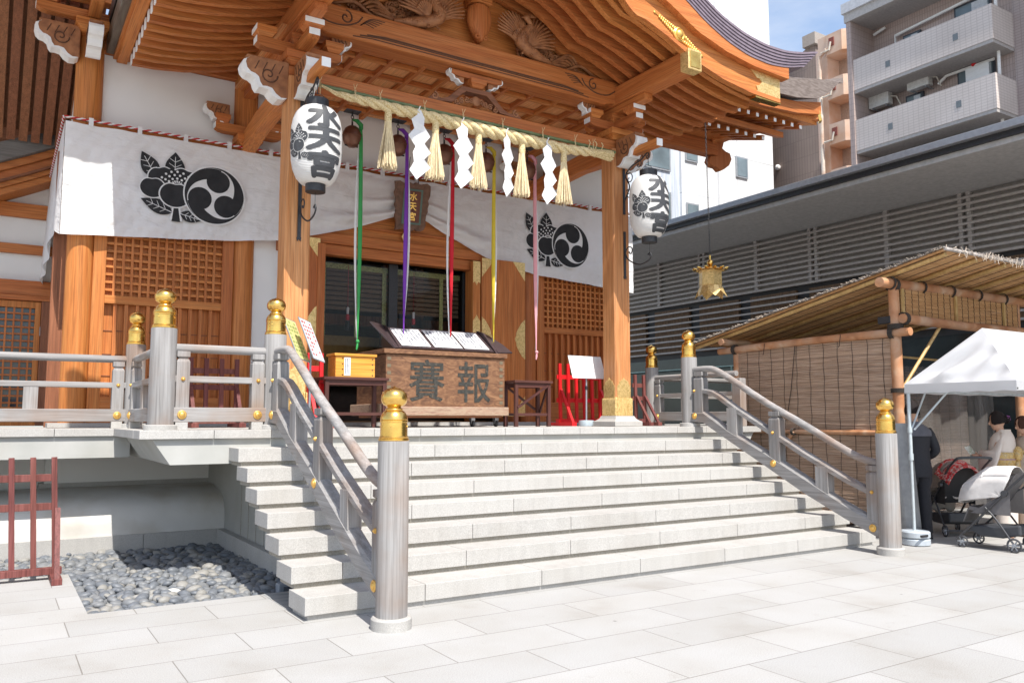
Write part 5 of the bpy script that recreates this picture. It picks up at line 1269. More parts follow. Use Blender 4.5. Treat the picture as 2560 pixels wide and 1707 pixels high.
# ---------------- red picket stands
REDP = flat('red_paint', (.60, .008, .012), .45, var=.05)
def picket(x0, n, sp, y, z0, zt, rails, mm, label, cat, parent_group, foot=True, w_=.05, lean=0):
    t = thing('picket_barrier', (x0+sp*(n-1)/2, y, z0), label, cat, parent_group)
    for k in range(n):
        x = x0+k*sp
        MB().beam((x, y, z0+.11), (x-lean, y+.02, zt), w_, w_*.8, (0, 1, 0)).build('picket', mm, t, bevel=.003)
    for z in rails:
        MB().box(x0-.05-lean, x0+sp*(n-1)+.03-lean, y+.022, y+.05, z-.035, z+.035).build('rail', mm, t, bevel=.003)
    MB().box(x0-.06, x0+sp*(n-1)+.06, y-.03, y+.05, z0+.05, z0+.115).build('bottom_rail', mm, t, bevel=.003)
    for x in (x0, x0+sp*(n-1)):
        MB().box(x-.045, x+.045, y-.38, y+.28, z0+.0005, z0+.06).build('foot', mm, t, bevel=.004)
        MB().beam((x, y-.34, z0+.05), (x, y-.02, z0+(zt-z0)*.58), .03, .045, (1, 0, 0)).build('brace', mm, t)
    return t
picket(6.24, 6, .165, 4.62, ZP, 2.46, (2.24, 1.86), REDP, 'bright red wooden picket barrier behind the white notice, left of the right pillar', 'barrier', None)
picket(1.80, 2, .16, 3.95, ZP, 2.40, (2.2, 1.86), REDP, 'narrow bright red picket barrier beside the left pillar', 'barrier', None)
BRP = W['bz']
picket(.60, 4, .2, 5.2, ZP, 2.37, (2.2, 1.98), BRP, 'low brown picket barrier behind the left terrace railing', 'barrier', 'brown picket barriers', w_=.055)
picket(7.58, 2, .19, 4.3, ZP, 2.30, (2.12, 1.90), BRP, 'brown picket barrier between the right pillar and the terrace railing', 'barrier', 'brown picket barriers')
picket(-1.93, 6, .181, 2.98, 0, 1.18, (.98, .70), BRP, 'tall brown picket barrier at the edge of the river-stone pit', 'barrier', 'brown picket barriers', w_=.05, lean=.05)
# white notice board
nb = thing('notice_stand', (6.42, 4.15, ZP), 'white rectangular notice board on a slim pole in a round grey foot', 'sign')
MB().poly([(6.12, 4.12, 2.20), (6.79, 4.12, 2.20), (6.76, 4.22, 2.56), (6.10, 4.22, 2.56)]).build('board', WHITEP, nb, thick=.012, recalc=False)
mb = MB()
for x, n in ((6.56, 5), (6.50, 3), (6.36, 2), (6.24, 2)):
    for k in range(n):
        t_ = .85-k*.13; mb.box(x-.012, x+.012, lerp(4.12, 4.22, t_)-.012, lerp(4.12, 4.22, t_)-.0115, lerp(2.2, 2.56, t_)-.02, lerp(2.2, 2.56, t_)+.006)
mb.build('faint_writing', flat('faded_ink', (.42, .42, .44), .8), nb)
GR = flat('grey_metal', (.32, .34, .37), .4, metal=.4)
MB().tube([(6.43, 4.18, 1.5), (6.43, 4.17, 2.25)], .014, 10).build('pole', GR, nb, smooth=60); MB().lathe([(.125, 0), (.13, .05), (.12, .09), (.02, .095)], (6.43, 4.18, ZP+.0005), 28).build('foot', flat('grey_plastic', (.36, .42, .46), .6), nb, smooth=40)
MB().lathe([(.022, 0), (.022, .06)], (6.43, 4.175, 2.02), 12).build('clamp', BLACK, nb)
# two tilted poster boards
ps = thing('poster_stand', (1.45, 2.9, ZP), 'two tilted poster boards on a stand beside the left pillar', 'sign')
wv_, hv = Vector((.20, .20, -.03)), Vector((.17, -.05, -.46)); nrm = wv_.cross(hv).normalized()
POST = [flat('poster_white', (.72, .73, .76), .5), flat('poster_yellow', (.62, .58, .25), .5)]
for k, TL in enumerate((Vector((1.26, 2.76, 2.70)), Vector((1.10, 2.82, 2.70)))):
    b_ = MB().poly([TL, TL+wv_, TL+wv_+hv, TL+hv]).build('poster_board', POST[k], ps, thick=.012, recalc=False)
    mb = MB(); f = lambda a, c, e=.009: TL+wv_*a+hv*c-nrm*e*(1 if (nrm.dot(Vector((-1.6, -6.3, 1.5))-TL) < 0) else -1)
    for r_ in range(9):
        for c in range(4):
            a0 = .08+c*.22; c0 = .06+r_*.1
            if R.random() < .8: mb.poly([f(a0, c0), f(a0+R.uniform(.08, .18), c0), f(a0+.14, c0+.05), f(a0, c0+.05)])
    mb.build('poster_print', flat('poster_ink', (.55, .12, .10) if k == 0 else (.30, .38, .12), .6), b_, recalc=False)
    mb = MB(); q_ = [TL, TL+wv_, TL+wv_+hv, TL+hv]
    for i in range(4): mb.tube([q_[i], q_[(i+1) % 4]], .008, 6)
    mb.build('edge_frame', GR, b_)
MB().tube([(1.47, 2.93, 1.5), (1.47, 2.93, 2.35)], .013, 8).build('pole', GR, ps); MB().lathe([(.12, 0), (.12, .05), (.02, .06)], (1.47, 2.93, ZP+.0005), 20).build('foot', GR, ps)
# ================================================================ REED HUT
REED = mat('reed', [(.25, (.28, .17, .11)), (.5, (.56, .39, .27)), (.75, (.76, .60, .47))], scale=(1, .6, 40), nscale=5, detail=4, rough=.7)
REEDW = mat('reed_weathered', [(.3, (.20, .17, .15)), (.7, (.45, .41, .38))], nscale=14, rough=.85)
REEDG = mat('reed_roof', [(.25, (.30, .15, .06)), (.5, (.60, .34, .15)), (.75, (.78, .54, .29))], scale=(.5, 30, 30), nscale=5, detail=4, rough=.7)
HX, HY0, HY1 = 8.93, .40, 3.28
hut = thing('reed_hut', (10.8, 1.9, 0), 'rustic shelter of peeled logs and reed blinds with a sloping reed roof', 'shelter')
def blind(fn, L, H, pitch, mm, name, cords, parent, seed=1, r=.0055, jit=.004):
    """rows of thin reeds along u (0..L) stacked along v (0..H); fn(u,v,e)->3D"""
    q_ = random.Random(seed); mb = MB(); v = 0
    while v < H:
        n = 8; a0 = q_.uniform(-.01, .01); rr_ = r*q_.uniform(.75, 1.2)
        pts = [fn(L*k/n, v+q_.uniform(-jit, jit)*.5+.006*math.sin(3*L*k/n+v*2), q_.uniform(-.003, .003)) for k in range(n+1)]
        mb.tube(pts, rr_, 4, False); v += pitch
    o = mb.build(name, mm, parent)
    mb = MB()
    for u in cords:
        pts = [fn(u+.008*math.sin(k*1.7+u*9), H*k/24, -.009) for k in range(25)]
        mb.tube(pts, .0036, 4, False)
    mb.build('binding_cord', ROPE, o)
    return o
blind(lambda u, v, e: (HX-.02+e, HY0+.06+u, .06+v), HY1-HY0-.1, 2.62, .0125, REED, 'reed_screen', [.12+.245*k for k in range(12)], hut, 5)
MB().box(HX+.03, HX+.035, HY0+.05, HY1-.05, .05, 2.68).build('screen_backing', flat('screen_back', (.16, .10, .07), .9), hut)
def log(pts, r, name='log', m_=LOG): 
    p = smooth_path(pts, 4); return MB().tube(p, [r*(1+.05*math.sin(i*1.3)) for i in range(len(p))], 14).build(name, m_, hut, smooth=60)
log([(HX, HY0, 0), (HX+.01, HY0, 1.4), (HX, HY0, 3.38)], .072, 'post'); log([(HX, HY1, 0), (HX, HY1, 2.7)], .06, 'post'); log([(HX+.18, HY1+.1, 0), (HX+.18, HY1+.1, 2.7)], .055, 'post')
log([(12.2, HY0, 0), (12.2, HY0, 3.38)], .07, 'post'); log([(12.2, HY1, 0), (12.2, HY1, 2.7)], .06, 'post')
log([(HX-.04, HY0-.25, 2.74), (HX-.03, 1.8, 2.74), (HX-.04, HY1+.35, 2.70)], .058, 'wall_plate')
log([(HX-.35, HY0-.02, 3.42), (10.4, HY0-.02, 3.43), (12.7, HY0-.02, 3.42)], .07, 'ridge_beam')
log([(HX-.02, HY0-.13, 2.93), (10.5, HY0-.10, 2.92), (12.7, HY0-.13, 2.93)], .066, 'front_beam')
log([(HX-.25, HY1+.12, 2.84), (12.6, HY1+.12, 2.84)], .055, 'rear_beam')
log([(HX-.05, HY0, 1.36), (HX-.05, HY1, 1.36)], .035, 'cross_rail'); log([(HX-.10, 2.1, 1.36), (HX-.12, 2.75, .45)], .028, 'brace')
# bindings
mb = MB()
def wrap(c, ax, r, n=5, sp=.012):
    mb = MB()
    for k in range(n):
        o_ = (k-n/2)*sp; pts = []
        for i in range(13):
            a = i*PI/6; ca, sa = r*math.cos(a), r*math.sin(a)
            pts.append({'x': (c[0]+o_, c[1]+ca, c[2]+sa), 'y': (c[0]+ca, c[1]+o_, c[2]+sa), 'z': (c[0]+ca, c[1]+sa, c[2]+o_)}[ax])
        mb.tube(pts, .007, 5, False)
    mb.build('lashing', ROPE, hut)
wrap((HX-.02, HY0-.02, 2.83), 'z', .10, 6); wrap((HX+.03, HY0-.12, 2.93), 'x', .085, 6); wrap((HX-.04, HY0+.02, 2.74), 'y', .08, 6); wrap((HX-.04, HY1, 2.71), 'y', .078, 6)
wrap((HX, HY0, 3.41), 'x', .095, 6); wrap((HX, HY0, 1.95), 'z', .085, 5); wrap((HX, HY0, 1.38), 'z', .09, 8); wrap((HX, HY0, .22), 'z', .085, 4); wrap((HX-.1, 2.1, 1.36), 'y', .05, 4)
for k in range(6): wrap((HX-.10+k*.74, HY0-.02, 3.43), 'x', .09, 3)
for p in ((HX-.04, 1.2, 2.72), (HX-.04, 2.6, 2.7)): mb.tube([(p[0]-.06, p[1], p[2]+.06), (p[0]-.07, p[1]+.02, p[2]-.1), (p[0]-.05, p[1]+.05, p[2]-.12)], .005, 5)
mb.tube([(HX-.055, 2.05, 2.68), (HX-.05, 2.15, 2.0), (HX-.05, 2.25, 1.55)], .006, 5)
mb.build('loose_cord', ROPE, hut)
# roof plane: ridge end at (y=-.45,z=3.74) down to (y=4.0,z=2.84)
def RF(y): return 3.735+(y+.45)*(2.85-3.735)/4.45
for k in range(6):
    x = HX-.10+k*.74; p = []
    for j in range(16):
        y = lerp(-.42, 4.05, j/15); p.append((x, y, RF(y)-.025))
    mb = MB(); pts, rs = [], []
    for j in range(15):
        y = lerp(-.42, 4.1, j/14); pts += [(x, y, RF(y)-.03), (x, y+.02, RF(y+.02)-.03)]; rs += [.034, .030]
    mb.tube(pts, rs, 10); mb.build('bamboo_rafter', DRYB, hut, smooth=60)
nL = 3.9
def rf1(u, v, e): y = -.45+v; return (HX-.22+u, y, RF(y)+.012+e)
rfb = blind(rf1, nL, 4.55, .0145, REEDG, 'roof_reeds', [.1+.26*k for k in range(15)], hut, 9, .0075)
for q_ in rfb.children: q_.location.z = -.006
def rf2(u, v, e): y = -.47+v; return (HX-.24+u, y, RF(y)+.034+e+.006*math.sin(v*14))
blind(rf2, nL+.04, 4.6, .016, REEDW, 'roof_reeds_top', [], hut, 11, .009, .012)
mb = MB(); q_ = random.Random(4)
for k in range(260):
    v = q_.uniform(-.46, 4.12); x0 = HX-.22; mb.tube([(x0+.1, v, RF(v)+.04), (x0-q_.uniform(.01, .05), v+q_.uniform(-.02, .02), RF(v)+.035+q_.uniform(-.02, .03))], .004, 4, False)
for k in range(120):
    x = q_.uniform(HX-.2, 12.6); mb.tube([(x, -.44, 3.76), (x+q_.uniform(-.05, .05), -.48, 3.77+q_.uniform(-.06, .06)), (x+q_.uniform(-.09, .09), -.49, 3.75+q_.uniform(-.09, .07))], .0035, 4, False)
mb.build('frayed_edge', flat('frayed_reed', (.50, .42, .34), .9), hut)
MB().tube([(HX-.2, -.46, 3.755), (12.65, -.46, 3.755)], .022, 8).build('edge_roll', REEDW, hut)
blind(lambda u, v, e: (HX+.1+u, HY0-.02-.03+e, 2.97+v), 3.2, .42, .0115, REEDG, 'front_valance', [.08+.16*k for k in range(20)], hut, 21)
for x in (9.02, 10.35, 11.7): MB().box(x-.02, x+.02, HY0-.09, HY0-.06, 2.98, 3.36).build('batten', DRYB, hut)
MB().box(HX, 12.4, HY1-.02, HY1, 0, 2.6).build('rear_screen', flat('plastic_brown', (.26, .19, .15), .35), hut)
mb = MB(); mb.tube([(HX+.05, HY0-.05, 1.98), (9.85, HY0-.1, 2.86)], .024, 10); mb.tube([(HX+.05, HY0+.3, 2.46), (12.0, HY0+.6, 2.46)], .018, 8); mb.build('bamboo_brace', DRYB, hut, smooth=60)
PLS, n_, l_, b_ = nodes('clear_plastic'); b_.inputs['Base Color'].default_value = (.30, .27, .25, 1); b_.inputs['Roughness'].default_value = .12; b_.inputs['Alpha'].default_value = .3; b_.inputs['Specular IOR Level'].default_value = .9
def pl(u, v): return (9.15+u*3.2, .95+.05*math.sin(u*23)+.02*math.sin(u*61+v*5)+.03*math.sin(v*4+u*8), lerp(.05, 2.35, v))
MB().grid(pl, 120, 16).build('plastic_sheet', PLS, hut, smooth=80, recalc=False)
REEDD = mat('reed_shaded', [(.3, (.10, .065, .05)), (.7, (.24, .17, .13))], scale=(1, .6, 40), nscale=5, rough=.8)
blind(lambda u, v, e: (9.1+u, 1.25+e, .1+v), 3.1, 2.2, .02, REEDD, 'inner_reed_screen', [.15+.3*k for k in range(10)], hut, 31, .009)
cam_b = MB().box(8.86, 8.94, .42, .62, 2.88, 2.98).build('black_floodlight', BLACK, hut, bevel=.01)

# ================================================================ WHITE TENT
TXW, TYN, TYS, TXE = 8.13, -.20, -1.55, 11.6
tent = thing('white_canopy_tent', (9.4, -.9, 0), 'white canopy tent with grey steel leg in front of the reed hut', 'tent')
CAN = mat('tent_canvas', [(.3, (.56, .56, .57)), (.7, (.62, .62, .63))], nscale=3, detail=6, rough=.6, bump=.25, bdist=.02); add_translucent(CAN, (.6, .6, .61), .3)
pkx, pky, pkz, ev = TXW+.62, (TYN+TYS)/2, 2.68, 1.99
mb = MB()
def tri(A, B, C, n=18, amp=.018):
    A, B, C = map(Vector, (A, B, C)); nn = (B-A).cross(C-A).normalized(); V = {}
    for i in range(n+1):
        for j in range(n+1-i):
            a, b_ = i/n, j/n; c = 1-a-b_; p = A*c+B*a+C*b_; wv = amp*math.sin(9*(b_-a)+6*c)*math.sin(5*a+3*b_)*min(1, 12*a*b_*c*4+(.0)); V[i, j] = mb.bm.verts.new(p+nn*wv)
    for i in range(n):
        for j in range(n-i):
            mb.face([V[i, j], V[i+1, j], V[i, j+1]])
            if i+j < n-1: mb.face([V[i+1, j], V[i+1, j+1], V[i, j+1]])
NW, SW_, SE, NE = (TXW, TYN, ev), (TXW, TYS, ev), (TXE, TYS, ev), (TXE, TYN, ev); P1, P2 = (pkx, pky, pkz), (TXE-.62, pky, pkz)
tri(NW, SW_, P1, 30, .07); tri(SW_, SE, P1, 22, .02); tri(SE, P2, P1, 12, 0); tri(NE, NW, P1, 12, .01); tri(NE, P1, P2, 8, 0); tri(SE, NE, P2, 8, 0)
mb.build('canopy', CAN, tent, smooth=60, recalc=False)
mb = MB()
def val(a, b_, n=40):
    f = lambda u, v: (lerp(a[0], b_[0], u)-.004*v, lerp(a[1], b_[1], u), lerp(ev, 1.875+.006*math.sin(u*30), v)); mb.grid(f, n, 3)
val(NW, SW_); val(SW_, SE); val(SE, NE); val(NE, NW); mb.build('valance', CAN, tent, recalc=False)
TP = flat('tent_steel', (.50, .55, .57), .4, metal=.3)
for x, y in ((TXW+.03, TYN-.03), (TXE-.03, TYN-.03), (TXE-.03, TYS+.03)):
    MB().tube([(x, y, .10), (x, y, 1.05)], .019, 12).build('leg', TP, tent, smooth=60); MB().tube([(x, y, 1.05), (x, y, 1.1), (x, y, 1.9)], .023, 12).build('leg', TP, tent, smooth=60)
MB().lathe([(.03, 1.04), (.03, 1.12)], (TXW+.03, TYN-.03, 0), 12).lathe([(.032, 1.38), (.032, 1.45)], (TXW+.03, TYN-.03, 0), 12).build('joint', TP, tent, smooth=40)
MB().tube([(TXW+.03, TYN-.05, 1.42), (TXW+.45, TYN-.05, 2.0)], .012, 8).tube([(TXW+.03, TYN-.09, 1.42), (TXW+.03+.25, TYN-.5, 2.0)], .012, 8).tube([(TXW+.02, TYN, 1.9), (TXW+.02, TYS, 1.9)], .014, 8).tube([(TXW+.02, TYN, 1.9), (TXE, TYN, 1.9)], .014, 8).build('truss', TP, tent)
MB().grid(lambda u, v: (TXW+.05+.16*(1-v)+.02*math.sin(u*9), TYN-.02+u*.38, lerp(.12, 1.5, v)*1.0), 10, 14).build('side_flap', flat('mesh_flap', (.30, .31, .32), .7), tent, recalc=False)
wt = thing('tent_weight', (8.16, -.24, 0), 'two round grey plastic weights stacked at the foot of the tent leg', 'weight')
WG = flat('weight_plastic', (.40, .44, .48), .5)
for k in range(2):
    MB().lathe([(.155, 0), (.17, .012), (.17, .07), (.155, .085), (.05, .088)], (8.16, -.24, .0005+k*.09), 36).build('weight_disc', WG, wt, smooth=40)
MB().box(8.0, 8.14, -.42, -.40, .12, .145).build('hand_slot', BLACK, wt)

# ================================================================ STROLLERS
TYRE = flat('tyre', (.06, .06, .065), .7); FRM = flat('stroller_frame', (.05, .05, .055), .4)
def stroller(cx, cy, ang, canopy, seatc, label, wr=.085):
    t = thing('stroller', (cx, cy, 0), label, 'stroller', 'strollers parked by the tent')
    M_ = Matrix.Translation((cx, cy, 0)) @ Matrix.Rotation(ang, 4, 'Z')
    def fin(mb, nm, mm, parent=t, **k): bmesh.ops.transform(mb.bm, matrix=M_, verts=mb.bm.verts); return mb.build(nm, mm, parent, **k)
    for sx in (-1, 1):
        for (y, r_) in ((-.28, wr), (.30, wr*.85)):
            w_ = MB(); w_.tube([(sx*.23-.018, y, r_), (sx*.23+.018, y, r_)], r_*.99, 24); 
            ring = MB()
            R2 = r_*.86
            for i in range(25):
                pass
            wl = MB(); wl.tube([(sx*.23, y+R2*math.cos(i*PI/12), r_+R2*math.sin(i*PI/12)) for i in range(25)], r_*.14, 8, False)
            wh = fin(wl, 'wheel', TYRE, smooth=60)
            sp = MB()
            for i in range(6): sp.beam((sx*.23, y, r_), (sx*.23, y+R2*math.cos(i*PI/3), r_+R2*math.sin(i*PI/3)), .012, .012, (1, 0, 0))
            sp.tube([(sx*.23-.03, y, r_), (sx*.23+.03, y, r_)], .02, 10); fin(sp, 'spokes', GR, wh)
        f = MB(); x = sx*.225
        f.tube(smooth_path([(x, .32, .14), (x, .1, .36), (x, -.2, .68), (x, -.42, .90), (x, -.60, 1.02)], 4), .014, 8)
        f.tube(smooth_path([(x, -.28, wr), (x, -.1, .36), (x, .02, .50)], 4), .012, 8); f.tube([(x, .3, .14), (x, .3, .06)], .016, 8); fin(f, 'frame_side', FRM, smooth=60)
        fin(MB().lathe([(.035, -.01), (.035, .01)], (0, 0, 0), 16) if False else MB().tube([(x-.02, -.2, .68), (x+.02, -.2, .68)], .035, 16), 'hinge', FRM)
    fin(MB().tube(smooth_path([(-.225, -.60, 1.02), (-.2, -.66, 1.05), (0, -.67, 1.06), (.2, -.66, 1.05), (.225, -.60, 1.02)], 4), .018, 10), 'push_handle', FRM, smooth=60)
    fin(MB().tube([(-.22, -.28, wr), (.22, -.28, wr)], .012, 8).tube([(-.22, .0, .46), (.22, .0, .46)], .012, 8), 'cross_bar', FRM)
    st = MB(); st.loft([[(-.19, y, z), (.19, y, z), (.19, y-.03, z+.04), (-.19, y-.03, z+.04)] for y, z in ((.30, .30), (.24, .46), (.0, .42), (-.22, .74), (-.30, .88))]); st.grid(lambda u, v: (-.2, lerp(.2, -.25, u), lerp(.42, .42+.3*u, v)), 4, 2); st.grid(lambda u, v: (.2, lerp(.2, -.25, u), lerp(.42, .42+.3*u, v)), 4, 2)
    fin(st, 'seat', seatc, smooth=50)
    bk = MB(); bk.loft([[(-.2, y, z), (.2, y, z), (.2, y, z+h), (-.2, y, z+h)] for y, z, h in ((.24, .22, .04), (.1, .15, .13), (-.15, .15, .14), (-.34, .2, .12))]); fin(bk, 'storage_basket', flat('basket', (.045, .048, .055), .7), bevel=.02)
    # canopy: arched shell of four ribs
    def cf(u, v):
        th = lerp(-.28, 1.75, v); a = lerp(-1, 1, u); rr_ = .40*(1-.05*math.sin(v*PI*3)**2*.6)
        y = -.14+rr_*math.sin(th)*1.15; zc = .60+(rr_*math.cos(th))*(1-.30*abs(a)**2.6)
        return (a*.235*(1-.06*math.cos(th)), y, zc if abs(a) < .999 else min(zc, zc))
    c = MB().grid(cf, 14, 24)
    for s_ in (-1, 1): c.grid(lambda u, v, s_=s_: tuple(Vector(cf(0 if s_ < 0 else 1, u)).lerp(Vector((s_*.232, -.16, .64)), v)), 24, 3)
    fin(c, 'canopy', canopy, smooth=60, thick=.006, recalc=False)
    rb = MB()
    for v in (.34, .67, 1.0): rb.tube([cf(k/14, v) for k in range(15)], .008, 6)
    fin(rb, 'canopy_rib', canopy)
    return t, M_
CRM = flat('cream_fabric', (.66, .63, .61), .8); add_translucent(CRM, (.7, .66, .62), .15)
TPE = flat('taupe_fabric', (.26, .22, .19), .8)
s1, M1 = stroller(8.72, -.93, .10, CRM, flat('seat_grey', (.15, .14, .14), .8), 'stroller with cream canopy and dark bag on its handle, nearest the camera')
s2, M2 = stroller(9.48, .05, -.58, TPE, flat('seat_black', (.03, .03, .033), .8), 'black stroller with taupe canopy and red cloth behind the cream one', .08)
bgm = flat('quilted_bag', (.055, .06, .085), .75, ns=30)
bg2 = thing('handle_bag', (8.95, -1.35, .3), 'dark quilted bag hanging from the cream stroller', 'bag')
mb = MB(); Mb = M1 @ Matrix.Translation((.0, -.52, .56)); mb.ell((0, 0, 0), (.20, .11, .22), 16, 10); bmesh.ops.transform(mb.bm, matrix=Mb, verts=mb.bm.verts); mb.build('bag_body', bgm, bg2, smooth=60)
mb = MB(); mb.ell((0, -.03, .15), (.15, .09, .09), 14, 8); bmesh.ops.transform(mb.bm, matrix=Mb, verts=mb.bm.verts); mb.build('hood', flat('bag_hood', (.045, .045, .06), .8), bg2, smooth=60)
mb = MB(); mb.tube([(-.1, 0, .15), (-.1, .02, .38), (.1, .02, .38), (.1, 0, .15)], .01, 6); bmesh.ops.transform(mb.bm, matrix=Mb, verts=mb.bm.verts); mb.build('strap', BLACK, bg2)
rc = thing('red_cloth', (9.6, -.1, .8), 'folded red patterned cloth lying over the black stroller', 'cloth')
RC = mat('red_pattern_cloth', [(.42, (.55, .02, .03)), (.5, (.60, .16, .12)), (.56, (.55, .50, .46)), (.62, (.55, .02, .03))], nscale=22, rough=.8)
mb = MB(); mb.grid(lambda u, v: (-.27+.54*u, -.02-.36*v+.02*math.sin(u*9), .99-.35*(2*u-1)**2*.6-.10*v+.015*math.sin(v*12+u*7)), 16, 12); bmesh.ops.transform(mb.bm, matrix=M2 @ Matrix.Translation((0, -.12, .03)), verts=mb.bm.verts); mb.build('cloth', RC, rc, smooth=60, thick=.012, recalc=False)
bl = thing('baby_blanket', (9.4, .2, .5), 'pale crumpled blanket lying in the black stroller', 'blanket')
mb = MB(); mb.grid(lambda u, v: (-.19+.38*u, .28-.34*v, .50+.12*math.sin(v*PI)+.025*math.sin(u*13+v*9)-(.2 if v < .08 else 0)), 16, 14); bmesh.ops.transform(mb.bm, matrix=M2, verts=mb.bm.verts); mb.build('blanket', flat('pale_blanket', (.55, .50, .46), .9), bl, smooth=60, thick=.02, recalc=False)

# ================================================================ PEOPLE
SKIN = flat('skin', (.56, .33, .23), .55, var=.04, ns=20, sub=.1); HAIR = flat('dark_hair', (.016, .012, .012), .8, ns=60, bump=.5, spec=.2); HAIRB = flat('brown_hair', (.06, .026, .018), .8, ns=60, bump=.5, spec=.2)
def skinned(edges, coords, radii, root, name, mm, parent, M_, sub=2, smooth=True):
    me = bpy.data.meshes.new(name); me.from_pydata([tuple(M_ @ Vector(c)-wloc(parent)) for c in coords], edges, []); me.materials.append(mm)
    o = bpy.data.objects.new(name, me); COL.objects.link(o); o.parent = parent
    md = o.modifiers.new('k', 'SKIN'); md.use_smooth_shade = True
    for k, r_ in enumerate(radii):
        r_ = r_ if isinstance(r_, tuple) else (r_, r_); me.skin_vertices[0].data[k].radius = r_; me.skin_vertices[0].data[k].use_root = (k == root)
    sm = o.modifiers.new('u', 'SUBSURF'); sm.levels = sub; sm.render_levels = sub
    bpy.context.view_layer.update(); dg = bpy.context.evaluated_depsgraph_get(); m2 = bpy.data.meshes.new_from_object(o.evaluated_get(dg))
    o.modifiers.clear(); o.data = m2; m2.name = name
    for p in m2.polygons: p.use_smooth = True
    return o
def add_head(body, M_, hc, turn=0, tilt=0, scale=1.0):
    """head with face joined into the body mesh"""
    mb = MB(); H = Matrix.Translation(hc) @ Matrix.Rotation(turn, 4, 'Z') @ Matrix.Rotation(tilt, 4, 'X')
    rings = []
    for z, rx, ry, oy in ((-.125, .03, .035, .035), (-.115, .045, .055, .03), (-.09, .058, .075, .018), (-.055, .068, .088, .006), (-.015, .075, .095, 0), (.03, .078, .098, -.004), (.065, .074, .092, -.008), (.095, .058, .072, -.010), (.112, .03, .038, -.01), (.116, .004, .005, -.01)):
        r_ = []
        for k in range(20):
            a = 2*PI*k/20; x, y = rx*math.cos(a), ry*math.sin(a)+oy
            if math.sin(a) > .9: y += {-.055: .004, -.015: .014, .03: -.004}.get(z, 0)
            r_.append((x*scale, y*scale, z*scale))
        rings.append(r_)
    mb.loft(rings)
    mb.ell((0, .108*scale, -.02*scale), (.012, .018, .022), 8, 6); mb.ell((0, .094*scale, -.065*scale), (.024, .010, .008), 8, 5)
    for s_ in (-1, 1):
        mb.ell((s_*.079*scale, -.002, -.01), (.010, .022, .034), 8, 6); mb.ell((s_*.03*scale, .089*scale, .012), (.013, .008, .007), 8, 5)
    bmesh.ops.recalc_face_normals(mb.bm, faces=mb.bm.faces)
    bmesh.ops.transform(mb.bm, matrix=M_ @ H, verts=mb.bm.verts); base = wloc(body)
    bmesh.ops.translate(mb.bm, verts=mb.bm.verts, vec=-base)
    mb.bm.from_mesh(body.data); mb.bm.to_mesh(body.data); mb.bm.free()
    for p in body.data.polygons: p.use_smooth = True
    return M_ @ H
def hand(mb, wrist, d, palm, curl=.5, s_=1.0):
    """palm with four bent fingers and a thumb"""
    w_, d, pn_ = Vector(wrist), Vector(d).normalized(), Vector(palm).normalized(); sd = d.cross(pn_).normalized()
    mb.loft([[w_+d*a+sd*(b_*k1)+pn_*(c_*k2) for b_, c_ in ((-1, -1), (1, -1), (1, 1), (-1, 1))] for a, k1, k2 in ((0, .024, .016), (.05, .038, .015), (.088, .04, .012))])
    for i, L in enumerate((.066, .076, .07, .054)):
        b0 = w_+d*.084+sd*(.03-.02*i); p = [b0]; dr = d.copy()
        for k in range(3): dr = (dr+pn_*curl*.55).normalized(); p.append(p[-1]+dr*L*(.42, .33, .25)[k])
        mb.tube(p, [.0095, .009, .008, .006], 6)
    th = w_+d*.03+sd*.036; mb.tube([th, th+(d*.5+sd*.7+pn_*.3).normalized()*.035, th+(d*.8+sd*.45+pn_*.5).normalized()*.065], [.012, .011, .008], 6)
def hair_cap(Mh, name, mm, parent, extra=None, back=.6):
    mb = MB()
    def hf(u, v):
        a = lerp(-PI*.82, PI*.82, u)-PI/2; th = lerp(.02, 1.0, v)*(PI*.64 if abs(u-.5) < .46 else PI*.60)
        nape = 1.0; r_ = 1.10+.02*math.sin(u*40); return (math.sin(th)*math.cos(a)*.083*r_, math.sin(th)*math.sin(a)*.104*r_-.006, math.cos(th)*.115*r_+.008)
    mb.grid(hf, 40, 18)
    if extra: extra(mb)
    bmesh.ops.transform(mb.bm, matrix=Mh, verts=mb.bm.verts); return mb.build(name, mm, parent, smooth=80, thick=.008, recalc=False)
def figure(loc, ang, h, label, arms, name='person'):
    t = thing('person', loc, label, 'person'); k = h/1.72; M_ = Matrix.Translation(loc) @ Matrix.Rotation(ang, 4, 'Z') @ Matrix.Scale(k, 4)
    C_ = [(0, 0, .95), (0, -.01, 1.15), (0, -.01, 1.36), (0, .0, 1.45), (0, .01, 1.52), (0, .015, 1.60),
          (-.09, 0, .90), (-.10, .02, .50), (-.10, -.02, .09), (-.10, .12, .04), (.09, 0, .90), (.10, .02, .50), (.10, -.02, .09), (.10, .12, .04),
          (-.17, -.01, 1.41), (.17, -.01, 1.41)]+arms
    E_ = [(0, 1), (1, 2), (2, 3), (3, 4), (4, 5), (0, 6), (6, 7), (7, 8), (8, 9), (0, 10), (10, 11), (11, 12), (12, 13), (2, 14), (2, 15), (14, 16), (16, 17), (15, 18), (18, 19)]
    r_ = [(.15, .11), (.13, .095), (.15, .10), (.07, .06), .052, .06, .085, .058, .042, .04, .085, .058, .042, .04, .045, .045, .034, .026, .034, .026]
    b_ = skinned(E_, C_, [(x*k, y*k) if isinstance(x, float) and isinstance(y, float) else (x, y) for x, y in [q if isinstance(q, tuple) else (q, q) for q in r_]], 0, 'body', SKIN, t, M_)
    return t, b_, M_
SUIT = flat('black_suit', (.022, .022, .028), .75, ns=40); GREYF = flat('grey_collar', (.11, .11, .13), .85)
armsm = [(-.25, -.05, 1.14), (-.12, .16, 1.02), (.25, -.05, 1.14), (.12, .16, 1.02)]
